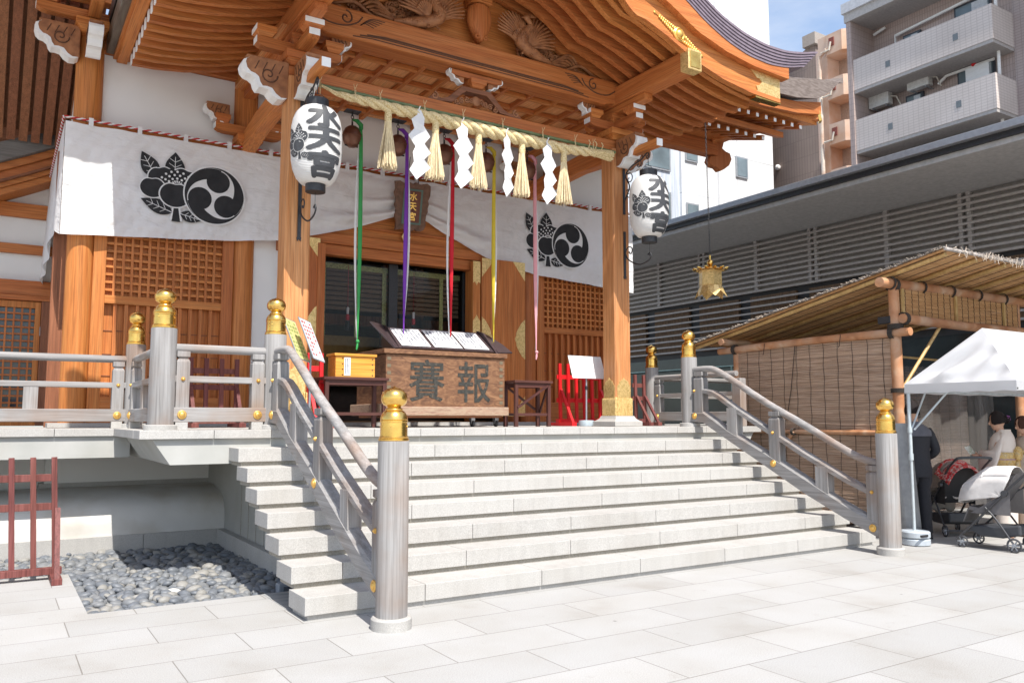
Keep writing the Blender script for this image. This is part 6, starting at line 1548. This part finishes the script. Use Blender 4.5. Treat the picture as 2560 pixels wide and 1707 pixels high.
mt, mb_, MM1 = figure((8.71, .05, 0), -.45, 1.72, 'man in a black suit with grey shoulders seen from behind beside the tent leg', armsm)
Hm = add_head(mb_, MM1, (0, .03, 1.655), -.6, -.15)
hair_cap(Hm, 'hair', HAIR, mt)
def suit():
    mb = MB()
    el = lambda z, rx, ry, oy=0: [(rx*math.cos(a), ry*math.sin(a)+oy, z) for a in [2*PI*i/28 for i in range(28)]]
    mb.loft([el(.80, .20, .155), el(.9, .205, .16), el(1.02, .185, .145), el(1.15, .185, .14), el(1.28, .205, .14), el(1.38, .21, .13, -.01), el(1.435, .17, .10, -.01), el(1.475, .095, .075, 0)])
    return mb
mb = suit(); bmesh.ops.transform(mb.bm, matrix=MM1, verts=mb.bm.verts); mb.build('jacket', SUIT, mt, smooth=60)
mb = MB()
for s_ in (-1, 1): mb.tube(smooth_path([(s_*.16, -.01, 1.41), (s_*.215, -.03, 1.30), (s_*.25, -.05, 1.14), (s_*.21, .06, 1.06), (s_*.12, .15, 1.02)], 4), [.066]*4+[.06]*5+[.055]*4+[.048]*4, 14)
bmesh.ops.transform(mb.bm, matrix=MM1, verts=mb.bm.verts); mb.build('sleeves', SUIT, mt, smooth=70)
mb = MB(); el = lambda z, rx, ry, oy=0: [(rx*math.cos(a), ry*math.sin(a)+oy, z) for a in [2*PI*i/28 for i in range(28)]]
mb.loft([el(1.33, .222, .15, -.01), el(1.40, .215, .14, -.01), el(1.45, .16, .105, -.008), el(1.50, .088, .075, 0), el(1.52, .075, .068, 0)]); bmesh.ops.transform(mb.bm, matrix=MM1, verts=mb.bm.verts); mb.build('shoulder_cape', GREYF, mt, smooth=60)
mb = MB()
for s_ in (-1, 1): mb.tube(smooth_path([(s_*.09, 0, .92), (s_*.1, .01, .5), (s_*.1, -.02, .07)], 5), [.11]*3+[.085]*5+[.072]*3, 14)
bmesh.ops.transform(mb.bm, matrix=MM1, verts=mb.bm.verts); mb.build('trousers', SUIT, mt, smooth=70)
mb = MB()
for s_ in (-1, 1): mb.loft([[(s_*.1+x*w_, y, z) for x, z in ((-1, 0), (1, 0), (.8, hh), (-.8, hh))] for y, w_, hh in ((-.09, .035, .07), (.0, .045, .09), (.1, .05, .06), (.17, .04, .04), (.2, .02, .03))])
bmesh.ops.transform(mb.bm, matrix=MM1, verts=mb.bm.verts); mb.build('shoes', BLACK, mt, smooth=50)
mb = MB(); hand(mb, (-.12, .16, 1.02), (1, .25, -.1), (0, 0, -1)); hand(mb, (.12, .17, 1.02), (-1, .25, -.1), (0, 0, -1)); bmesh.ops.transform(mb.bm, matrix=MM1, verts=mb.bm.verts)
mb.bm.to_mesh  # joined below
base = wloc(mb_); bmesh.ops.translate(mb.bm, verts=mb.bm.verts, vec=-base); mb.bm.from_mesh(mb_.data); mb.bm.to_mesh(mb_.data); mb.bm.free()

KIM = mat('kimono_cream', [(.3, (.62, .54, .48)), (.7, (.70, .62, .56))], nscale=6, rough=.8, bump=.3, bdist=.02)
OBI = mat('obi_gold', [(.35, (.40, .24, .08)), (.5, (.60, .42, .16)), (.6, (.42, .30, .16)), (.75, (.66, .50, .24))], nscale=26, detail=4, rough=.6, bump=.3)
KIM2 = mat('kimono_dark', [(.3, (.42, .34, .28)), (.7, (.52, .42, .34))], nscale=12, rough=.8)
def kimono_woman(loc, ang, h, label, mm, hairm, purple, turn, booklet):
    arms = [(-.25, .08, 1.16), (-.12, .26, 1.14), (.25, .08, 1.16), (.12, .26, 1.14)]
    t, b_, M_ = figure(loc, ang, h, label, arms); Hh = add_head(b_, M_, (0, .035, 1.645), turn, -.22)
    def ex(mb):
        mb.ell((0, -.115, -.01), (.062, .045, .055), 14, 9)
        for k in range(5): mb.tube([(-.06+.03*k, -.10, .04), (-.03+.02*k, -.15, .01), (-.05+.028*k, -.13, -.05)], .014, 6)
    hair_cap(Hh, 'hair', hairm, t, ex)
    if purple:
        mb = MB()
        for k in range(3): mb.tube(smooth_path([(-.055, -.125, .035-.022*k), (-.01, -.165, .02-.02*k), (.04, -.155, .035-.022*k), (.065, -.12, .02-.02*k)], 4), .009, 6)
        bmesh.ops.transform(mb.bm, matrix=Hh, verts=mb.bm.verts); mb.build('hair_ribbon', flat('purple_ribbon', (.28, .06, .30), .6), t, smooth=60)
    tf = lambda mb: bmesh.ops.transform(mb.bm, matrix=M_, verts=mb.bm.verts)
    el = lambda z, rx, ry, oy=0: [(rx*math.cos(a)*(1+.015*math.sin(a*7+z*9)), ry*math.sin(a)+oy, z) for a in [2*PI*i/32 for i in range(32)]]
    mb = MB(); mb.loft([el(.06, .17, .15), el(.3, .175, .16), el(.6, .195, .175), el(.88, .225, .19), el(1.0, .21, .165), el(1.15, .225, .17), el(1.30, .245, .17, -.01), el(1.40, .225, .15, -.02), el(1.455, .15, .12, -.03), el(1.50, .085, .082, -.045), el(1.52, .078, .08, -.05)]); tf(mb); mb.build('kimono', mm, t, smooth=70)
    mb = MB()
    for s_ in (-1, 1):
        P_ = smooth_path([(s_*.13, -.01, 1.40), (s_*.225, .02, 1.28), (s_*.27, .08, 1.16), (s_*.22, .18, 1.13), (s_*.14, .25, 1.14)], 3); n = len(P_)
        rings = []
        for i, p in enumerate(P_):
            dn = lerp(.06, .36, (i/(n-1))**1.1); rings.append([(p.x+.085*math.cos(a), p.y+.05*math.cos(a), p.z+(.085*math.sin(a) if math.sin(a) > 0 else dn*math.sin(a))) for a in [2*PI*j/16 for j in range(16)]])
        mb.loft(rings)
    tf(mb); mb.build('sleeves', mm, t, smooth=70)
    mb = MB(); mb.loft([el(1.0, .225, .18), el(1.12, .238, .182), el(1.20, .245, .185)], cap=False); tf(mb); ob_ = mb.build('obi', OBI, t, smooth=60, thick=.01)
    mb = MB(); mb.ell((0, -.20, 1.17), (.15, .07, .115), 18, 10); mb.ell((0, -.19, 1.00), (.11, .05, .13), 16, 10); mb.tube([(-.13, -.18, 1.22), (0, -.26, 1.20), (.13, -.18, 1.22)], .03, 8); tf(mb); mb.build('obi_bow', OBI, t, smooth=60)
    mb = MB(); mb.tube([(.243*math.cos(a), .19*math.sin(a), 1.10) for a in [2*PI*i/32 for i in range(33)]], .007, 6, False); tf(mb); mb.build('obi_cord', flat('obi_cord', (.35, .22, .30), .7), t)
    mb = MB(); hand(mb, (-.12, .27, 1.14), (.25, 1, .15), (0, -.2, 1), .5); hand(mb, (.12, .27, 1.14), (-.25, 1, .15), (0, -.2, 1), .5)
    for s_ in (-1, 1): mb.loft([[(s_*.09+x*.035, y, z) for x, z in ((-1, .0), (1, .0), (.8, hh), (-.8, hh))] for y, hh in ((-.1, .06), (.0, .08), (.12, .045))])
    tf(mb); base = wloc(b_); bmesh.ops.translate(mb.bm, verts=mb.bm.verts, vec=-base); mb.bm.from_mesh(b_.data); mb.bm.to_mesh(b_.data); mb.bm.free()
    for p in b_.data.polygons: p.use_smooth = True
    if booklet:
        bk = thing('booklet', tuple(M_ @ Vector((0, .36, 1.19))), 'small printed booklet held by the woman in the cream kimono', 'booklet')
        mb = MB(); mb.poly([(-.19, .38, 1.155), (0, .33, 1.17), (0, .40, 1.28), (-.19, .45, 1.265)]); mb.poly([(0, .33, 1.17), (.19, .38, 1.155), (.19, .45, 1.265), (0, .40, 1.28)]); tf(mb); mb.build('pages', mat('booklet_print', [(.45, (.70, .70, .66)), (.52, (.30, .36, .20)), (.6, (.70, .70, .66))], nscale=30), bk, thick=.004, recalc=False)
    return t
kimono_woman((9.83, -.48, 0), .38, 1.60, 'woman in a cream kimono with purple hair ribbon, seen from behind, reading a booklet', KIM, HAIR, True, .35, True)
kimono_woman((10.12, -.66, 0), 1.0, 1.54, 'brown-haired woman in a gold-patterned kimono cut off by the right edge of the picture', KIM2, HAIRB, False, -.1, False)
# ================================================================ MODERN BUILDING RIGHT
MBW = thing('louvred_annex', (15.5, 8, 0), 'modern grey building with long horizontal louvres and deep flat eave', 'building')
LPN = flat('panel_taupe', (.30, .275, .25), .7); LOU = flat('louvre_grey', (.38, .35, .33), .5); ALU = flat('eave_metal', (.30, .31, .33), .4, metal=.3)
MB().box(12.5, 15.3, -14, 42, 6.40, 6.53).build('roof_edge', ALU, MBW, bevel=.01)
MB().box(12.62, 15.3, -14, 42, 6.30, 6.40).build('shadow_gap', BLACK, MBW)
MB().box(12.7, 15.5, -14, 42, 6.20, 6.30).build('eave_soffit', flat('soffit_grey', (.42, .41, .40), .8), MBW)
MB().box(15.3, 22, -14, 42, 0, 6.53).build('building_body', flat('annex_dark', (.045, .045, .048), .6), MBW)
MB().box(15.22, 15.28, -14, 42, 4.86, 6.2).build('upper_panel', LPN, MBW)
for k in range(10):
    z = 6.08-k*.135
    MB().box(15.06, 15.12, -14, 42, z-.025, z+.025).build('louvre', LOU, MBW)
for k in range(8):
    z = 4.63-k*.165
    MB().box(15.06, 15.12, -14, 42, z-.022, z+.022).build('louvre', LOU, MBW)
mb = MB(); y = -6.7
while y < 40:
    mb.box(15.10, 15.2, y-.05, y+.05, 4.86, 6.2); mb.box(15.10, 15.2, y+1.82, y+1.90, 4.86, 6.2); mb.box(15.10, 15.2, y+2.0, y+2.08, 4.86, 6.2); y += 3.72
mb.build('mullion', LOU, MBW)
mb = MB(); y = -6
while y < 40: mb.box(15.2, 15.29, y, y+1.45, 3.45, 4.75); y += 1.86
mb.build('wooden_blind', mat('annex_blind', [(.4, (.10, .06, .035)), (.6, (.22, .13, .07))], scale=(1, 20, 1), nscale=4, rough=.7), MBW)
AGL = flat('annex_glass', (.03, .04, .04), .08, var=.3, ns=2)
MB().box(15.24, 15.29, -14, 42, .2, 3.3).build('glass_front', AGL, MBW)
MB().box(15.0, 15.04, 5, 42, 2.95, 2.98).box(15.0, 15.04, 9.0, 9.03, .2, 2.95).box(15.0, 15.04, 6.3, 6.33, .2, 2.95).build('glass_edge', flat('glass_edge', (.25, .38, .35), .3), MBW)
# ================================================================ NEIGHBOUR AT THE LEFT
NBD = thing('side_corridor', (-3, 6, ZP), 'lower side wing with curved roof edge, white wall and brown posts at the left edge', 'building')
def cr(x, z0, z1): return [(x[0]+(x[1]-x[0])*k/16, z0+(z1-z0)*(k/16)**1.6) for k in range(17)]
t_ = cr((-5, -.80), 5.0, 6.42); b2 = cr((-5, -.80), 4.7, 6.10)
MB().ribbon2(t_, b2, 'y', 8.8, 10.4).build('roof_edge', mat('dark_shingle', [(.3, (.11, .10, .09)), (.7, (.19, .175, .165))], scale=(.5, 1, 14), nscale=5, rough=.8), NBD)
for a_, d0, d1, y_ in (('fascia', .006, .13, 8.92), ('fascia', .135, .26, 9.0), ('groove', .262, .30, 8.97), ('fascia', .302, .38, 9.06), ('fascia', .385, .49, 9.12)):
    MB().ribbon2([(x, z-d0) for x, z in b2], [(x, z-d1) for x, z in b2], 'y', y_, 10.4).build(a_, W['rx'] if a_ == 'fascia' else W['dx'], NBD)
MB().box(-9, -.79, 9.70, 9.8, ZP, 5.9).build('wall', SHW, NBD)
MB().box(-9, -.80, 9.6, 9.70, 4.95, 5.19).build('tie_beam', W['rx'], NBD, bevel=.006)
MB().box(-9, -.80, 9.6, 9.70, 4.33, 4.49).build('tie_beam', W['rx'], NBD, bevel=.006)
MB().box(-9, -.80, 9.55, 9.70, 3.62, 3.87).build('lintel', W['rx'], NBD, bevel=.006)
MB().box(-9, -.80, 9.52, 9.70, 3.53, 3.615).build('lintel', W['rx'], NBD, bevel=.006)
MB().box(-1.0, -.80, 9.5, 9.70, ZP, 3.525).build('post', W['dz'], NBD, bevel=.006)
MB().box(-3.4, -3.2, 9.5, 9.70, ZP, 3.525).build('post', W['rz'], NBD, bevel=.006)
dr = MB().box(-3.2, -3.1, 9.58, 9.66, ZP, 3.52).box(-1.09, -1.005, 9.58, 9.66, ZP, 3.52).box(-3.1, -1.09, 9.58, 9.66, 3.41, 3.52).box(-3.1, -1.09, 9.58, 9.66, ZP, 1.75).build('lattice_door', W['rz'], NBD, bevel=.004)
mb = MB(); x = -3.0
while x < -1.1: mb.box(x-.014, x+.014, 9.6, 9.64, 1.75, 3.41); x += .115
z = 1.82
while z < 3.4: mb.box(-3.1, -1.09, 9.605, 9.645, z-.014, z+.014); z += .115
mb.build('lattice', W['rz'], dr)
MB().box(-3.1, -1.09, 9.655, 9.665, 1.75, 3.41).build('window_glass', flat('corridor_glass', (.06, .07, .085), .05, var=.5, ns=2.5), dr)
MB().box(-1.012, -1.0, 9.56, 9.575, 2.95, 3.1).build('hinge', GR, dr)

# ================================================================ FAR BUILDINGS
def bmat(name, c1, c2, w_, h, mort, ax='x', ms=.01):
    m, n, l, b = nodes(name); tc = n.new('ShaderNodeTexCoord'); sp = n.new('ShaderNodeSeparateXYZ'); cb_ = n.new('ShaderNodeCombineXYZ')
    l.new(tc.outputs['Object'], sp.inputs[0]); ad = n.new('ShaderNodeMath'); ad.operation = 'ADD'; l.new(sp.outputs[0], ad.inputs[0]); l.new(sp.outputs[1], ad.inputs[1]); l.new(ad.outputs[0], cb_.inputs[0]); l.new(sp.outputs[2], cb_.inputs[1])
    br = n.new('ShaderNodeTexBrick'); l.new(cb_.outputs[0], br.inputs[0]); br.offset = 0
    for k, v in (('Scale', 1), ('Mortar Size', ms), ('Brick Width', w_), ('Row Height', h)): br.inputs[k].default_value = v
    br.inputs['Color1'].default_value = c1+(1,); br.inputs['Color2'].default_value = c2+(1,); br.inputs['Mortar'].default_value = mort+(1,)
    nz = n.new('ShaderNodeTexNoise'); nz.inputs['Scale'].default_value = .6; l.new(tc.outputs['Object'], nz.inputs[0]); r = ramp(n, [(.3, (.88, .87, .86)), (.7, (1, 1, 1))]); l.new(nz.outputs[0], r.inputs[0])
    a = n.new('ShaderNodeMixRGB'); a.blend_type = 'MULTIPLY'; a.inputs[0].default_value = 1; l.new(br.outputs[0], a.inputs[1]); l.new(r.outputs[0], a.inputs[2]); l.new(a.outputs[0], b.inputs['Base Color']); b.inputs['Roughness'].default_value = .7
    return m
WIN = flat('window_glass', (.14, .18, .20), .08, var=.35, ns=.8); WFR = flat('window_frame', (.38, .40, .42), .4, metal=.4); DFR = flat('dark_frame', (.05, .055, .07), .5)
WB = thing('white_building', (36, 38, 0), 'tall white rendered building with small windows behind the porch roof', 'building')
WH = bmat('white_render', (.74, .75, .76), (.74, .75, .76), 5.2, 3.1, (.50, .52, .54), ms=.035)
MB().box(33.8, 42.3, 30, 46, 0, 44).build('wall', WH, WB)
MB().box(24, 33.8, 30.2, 46, 0, 44).build('grey_wall', mat('ribbed_cladding', [(.4, (.42, .46, .52)), (.6, (.55, .59, .64))], scale=(8, 1, .3), nscale=1.6, rough=.6), WB)
def win(x0, x1, z0, z1, y, parent, fr=WFR):
    w_ = MB().box(x0, x1, y-.10, y-.02, z0, z1).build('window', fr, parent); MB().box(x0+.1, x1-.1, y-.12, y-.101, z0+.1, z1-.1).build('pane', WIN, w_)
for k in range(6): win(33.98+.1, 35.15, 13.6-3.95+k*3.95*1, 14.9-3.95+k*3.95, 30, WB)
for k in range(4): win(38.6, 39.7, 13.3-3.95+k*3.95, 14.7-3.95+k*3.95, 30, WB)
for k in range(5): win(30.6, 33.0, 12.8+k*3.9, 15.4+k*3.9, 30.2, WB)
MB().box(36.9, 37.1, 29.8, 30, 10, 44).build('downpipe', WHITEP, WB)
BB = thing('brown_tiled_building', (48, 34, 0), 'brown tiled building with plain side wall between the white and the peach blocks', 'building')
BT = bmat('brown_tile', (.27, .21, .185), (.29, .23, .20), .22, 1.2, (.22, .17, .15), ms=.02)
MB().prism([(27.6, 0), (45, 0), (45, 24), (31, 25.6), (27.6, 26.9)], 'x', 44, 56).build('wall', BT, BB)
MB().box(43.7, 45.5, 27.4, 28.4, 26.6, 27.4).build('parapet', flat('parapet', (.34, .30, .27), .8), BB)
MB().tube([(43.8, 33.9, 8), (43.8, 33.9, 19.5)], .09, 8).build('green_pipe', flat('green_pipe', (.30, .48, .42), .6), BB)
for k, (y, z) in enumerate(((30.9, 19.0), (30.9, 14.0), (33.8, 19.5), (33.8, 12.6))): MB().ell((43.85, y, z), (.2, .2, .2), 8, 6).build('vent_cap', WHITEP, BB)
PB = thing('peach_apartment_block', (40, 20, 0), 'rust-stained peach apartment block with stacked curved balconies', 'building')
PC = mat('peach_render', [(.3, (.56, .38, .28)), (.55, (.66, .48, .37)), (.75, (.60, .44, .34))], nscale=.9, detail=6, rough=.8, patch=((.50, .22, .08), .55), pscale=.6)
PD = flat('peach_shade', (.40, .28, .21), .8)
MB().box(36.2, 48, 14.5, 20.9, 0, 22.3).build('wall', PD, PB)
MB().box(35.2, 36.25, 20.35, 20.9, 0, 22).build('pier', PC, PB)
for k in range(9):
    z = 1.2+k*2.45
    if z > 21: break
    poly = [(36.25, 20.34), (35.1, 20.34), (35.0, 20.2), (35.0, 19.3), (35.25, 19.05), (36.2, 18.8)]
    b_ = MB().prism(poly, 'z', z, z+1.1).build('balcony', PC, PB)
    MB().box(34.95, 35.0, 19.75, 20.05, z+.4, z+.85).build('rusty_hatch', flat('rust_red', (.20, .05, .035), .7), b_)
    MB().tube([(34.9, 20.5, z+.2), (34.9, 20.0, z+.2), (34.9, 19.9, z+.6)], .05, 8).build('drain_arm', flat('pipe_cream', (.62, .56, .47), .6), b_)
MB().tube([(34.95, 20.65, 0), (34.95, 20.65, 20.8), (34.95, 20.2, 21.1)], .10, 10).build('drain_pipe', flat('pipe_cream2', (.62, .54, .45), .6, patch=((.4, .15, .05), .6), pscale=1), PB)
MB().prism([(12.0, 22.0), (20.3, 22.0), (20.0, 22.6), (19.0, 23.4), (18.2, 25.5), (12, 26.5)], 'x', 37.0, 45).build('stair_tower', PC, PB)
MB().box(35.6, 44, 14.8, 18.6, 25.2, 25.4).build('roof_slab', PD, PB); MB().box(36.2, 46, 10, 17.9, 22, 33).build('tower', PC, PB)
# grey tiled apartments
GA = thing('grey_tiled_apartments', (28, 8, 0), 'mauve-grey tiled apartment house with long parapet balconies at the upper right', 'building')
GT = bmat('mauve_tile', (.63, .56, .52), (.65, .58, .54), .20, .10, (.52, .455, .42), ms=.012); GT2 = bmat('mauve_tile_wall', (.44, .345, .315), (.47, .37, .335), .10, .24, (.34, .27, .25), ms=.012)
MB().box(27.4, 40, -14, 12.75, 0, 17.6).build('wall', GT2, GA)
MB().box(27.35, 27.4, -14, 7.3, 0, 17.4).build('tile_field', bmat('mauve_field', (.42, .345, .325), (.45, .37, .345), .2, .1, (.32, .26, .25), ms=.01), GA)
MB().box(25.95, 27.4, 12.55, 12.75, 0, 17.3).build('fin_wall', GT2, GA)
MB().box(25.9, 28, 7.2, 12.8, 17.0, 17.35).build('roof_canopy', flat('slab_grey', (.44, .41, .39), .8), GA); MB().box(25.8, 40, -14, 12.85, 17.35, 17.75).build('roof_coping', flat('coping', (.55, .55, .57), .5), GA)
for z in (3.0, 5.44, 7.0, 9.38, 11.80, 14.20)[1:]:
    if z == 7.0: continue
    b_ = MB().box(26.0, 26.14, 7.45, 12.54, z, z+1.22).box(26.0, 27.4, 7.30, 7.449, z, z+1.22).build('balcony_parapet', GT, GA)
    MB().box(26.02, 27.4, 7.32, 12.54, z-.12, z-.001).build('balcony_slab', flat('slab_grey2', (.42, .39, .37), .85), b_)
    for y in (11.1, 8.55):
        MB().box(25.99, 25.999, y-.09, y+.09, z+.42, z+.66).build('drain_hole', flat('hole', (.16, .18, .19), .5), b_)
for z in (15.45, 13.05, 10.62):
    for (y0, y1, za, zb2) in ((10.55, 11.25, -.25, .75), (7.95, 9.25, -.3, 1.0)):
        w_ = MB().box(27.3, 27.39, y0, y1, z+za, z+zb2).build('window', DFR, GA); MB().box(27.27, 27.299, y0+.07, y1-.07, z+za, z+zb2-.08).build('pane', WIN, w_)
        MB().box(27.25, 27.269, y0+.1, (y0+y1)/2, z+za, z+zb2-.1).build('curtain', flat('net_curtain', (.5, .52, .55), .8), w_)
mb = MB(); pipes = [[(27.2, 11.5, 15.3), (27.2, 11.5, 16.3), (27.2, 7.2, 16.6)], [(26.9, 7.6, 9.4), (26.9, 7.6, 17)], [(27.2, 9.9, 13.8), (27.2, 9.6, 14.0), (27.2, 7.9, 14.0)], [(27.2, 12.4, 16.7), (27.2, 11.9, 16.8)]]
for p in pipes: mb.tube(p, .055, 8)
mb.build('white_pipe', WHITEP, GA)
MB().ell((27.2, 8.6, 14.05), (.09, .09, .09)).build('fire_bell', REDP, GA)
tp_ = MB().box(26.9, 26.93, 7.95, 8.75, 12.9, 13.85).build('hanging_towel', CLOTH, GA)
def aircon(y, z, label):
    t = thing('air_conditioner', (27.0, y, z), label, 'air conditioner', 'outdoor units on the grey apartments')
    MB().box(26.85, 27.15, y-.42, y+.42, z, z+.58).build('casing', flat('ac_white', (.55, .54, .52), .5), t, bevel=.02)
    MB().lathe([(.24, 0), (.24, .02), (.2, .022), (.03, .01)], (0, 0, 0), 24).build('fan_grille', flat('ac_grille', (.25, .25, .25), .5), t).matrix_local = Matrix.Translation((-.151, .12, .29)) @ Matrix.Rotation(-PI/2, 4, 'Y')
    MB().box(26.9, 27.4, y-.3, y-.26, z-.04, z).box(26.9, 27.4, y+.26, y+.3, z-.04, z).build('bracket', GR, t)
    MB().tube([(27.0, y-.42, z+.3), (27.1, y-.6, z+.25), (27.2, y-.7, z-.1)], .03, 6).build('hose', flat('ac_hose', (.5, .46, .4), .6), t)
aircon(12.1, 13.62, 'lower left outdoor unit, mounted near the dark corner fin of the middle floor')
aircon(10.5, 13.80, 'outdoor unit high under the balcony beside the long white pipe')
aircon(9.7, 10.75, 'outdoor unit just above the annex roof edge, right of its neighbour')
aircon(10.9, 10.65, 'outdoor unit peeping over the annex roof edge, left of its neighbour')
# ================================================================ pieces that stand apart become parts of their own
SPLIT = {'panel_frame', 'panel_rail', 'beam', 'post', 'mullion', 'white_end', 'room_post', 'room_wall', 'door_frame', 'door_jamb', 'back_wall', 'bracket', 'fork', 'joint', 'back_plate', 'rim', 'skid', 'apron',
         'stretcher', 'truss', 'bamboo_brace', 'ceiling_rib', 'cross_bar', 'glass_edge', 'wooden_blind', 'white_pipe', 'blind_border', 'tie_beam', 'gilt_band', 'shoes', 'lintel', 'plinth', 'edge_slab', 'floor', 'downpipe',
         'binding', 'lashing', 'sleeves', 'hanging_loop', 'wing', 'obi_bow', 'nail', 'rivet', 'joint_peg', 'roof_edge', 'spokes_', 'twine', 'hanging_wire', 'step', 'batten_', 'iron_scroll', 'hanger'}
def split_loose(o):
    me = o.data; n = len(me.vertices); par = list(range(n))
    def find(a):
        while par[a] != a: par[a] = par[par[a]]; a = par[a]
        return a
    for e in me.edges:
        a, b = find(e.vertices[0]), find(e.vertices[1])
        if a != b: par[a] = b
    groups = {}
    for p in me.polygons: groups.setdefault(find(p.vertices[0]), []).append(p)
    if not 2 <= len(groups) <= 70: return
    base = o.name.split('.')[0]; first = True
    for g_ in groups.values():
        idx = {}; vs = []; fs = []
        for p in g_:
            f = []
            for v in p.vertices:
                if v not in idx: idx[v] = len(vs); vs.append(me.vertices[v].co[:])
                f.append(idx[v])
            fs.append(f)
        m = bpy.data.meshes.new(base); m.from_pydata(vs, [], fs)
        for q in me.materials: m.materials.append(q)
        for k, p in enumerate(g_): m.polygons[k].use_smooth = p.use_smooth
        if any(p.use_smooth for p in g_): m.set_sharp_from_angle(angle=math.radians(50))
        if first: keep = m; first = False
        else:
            c = o.copy(); c.name = base; c.data = m; COL.objects.link(c)
    o.data = keep
KEEPWHOLE = {'step', 'twine', 'lashing', 'nail', 'rivet', 'joint_peg', 'plinth', 'edge_slab', 'floor', 'binding'}
for o in [o for o in bpy.data.objects if o.type == 'MESH' and o.name.split('.')[0] in SPLIT-KEEPWHOLE and not o.children and o.parent]:
    split_loose(o)
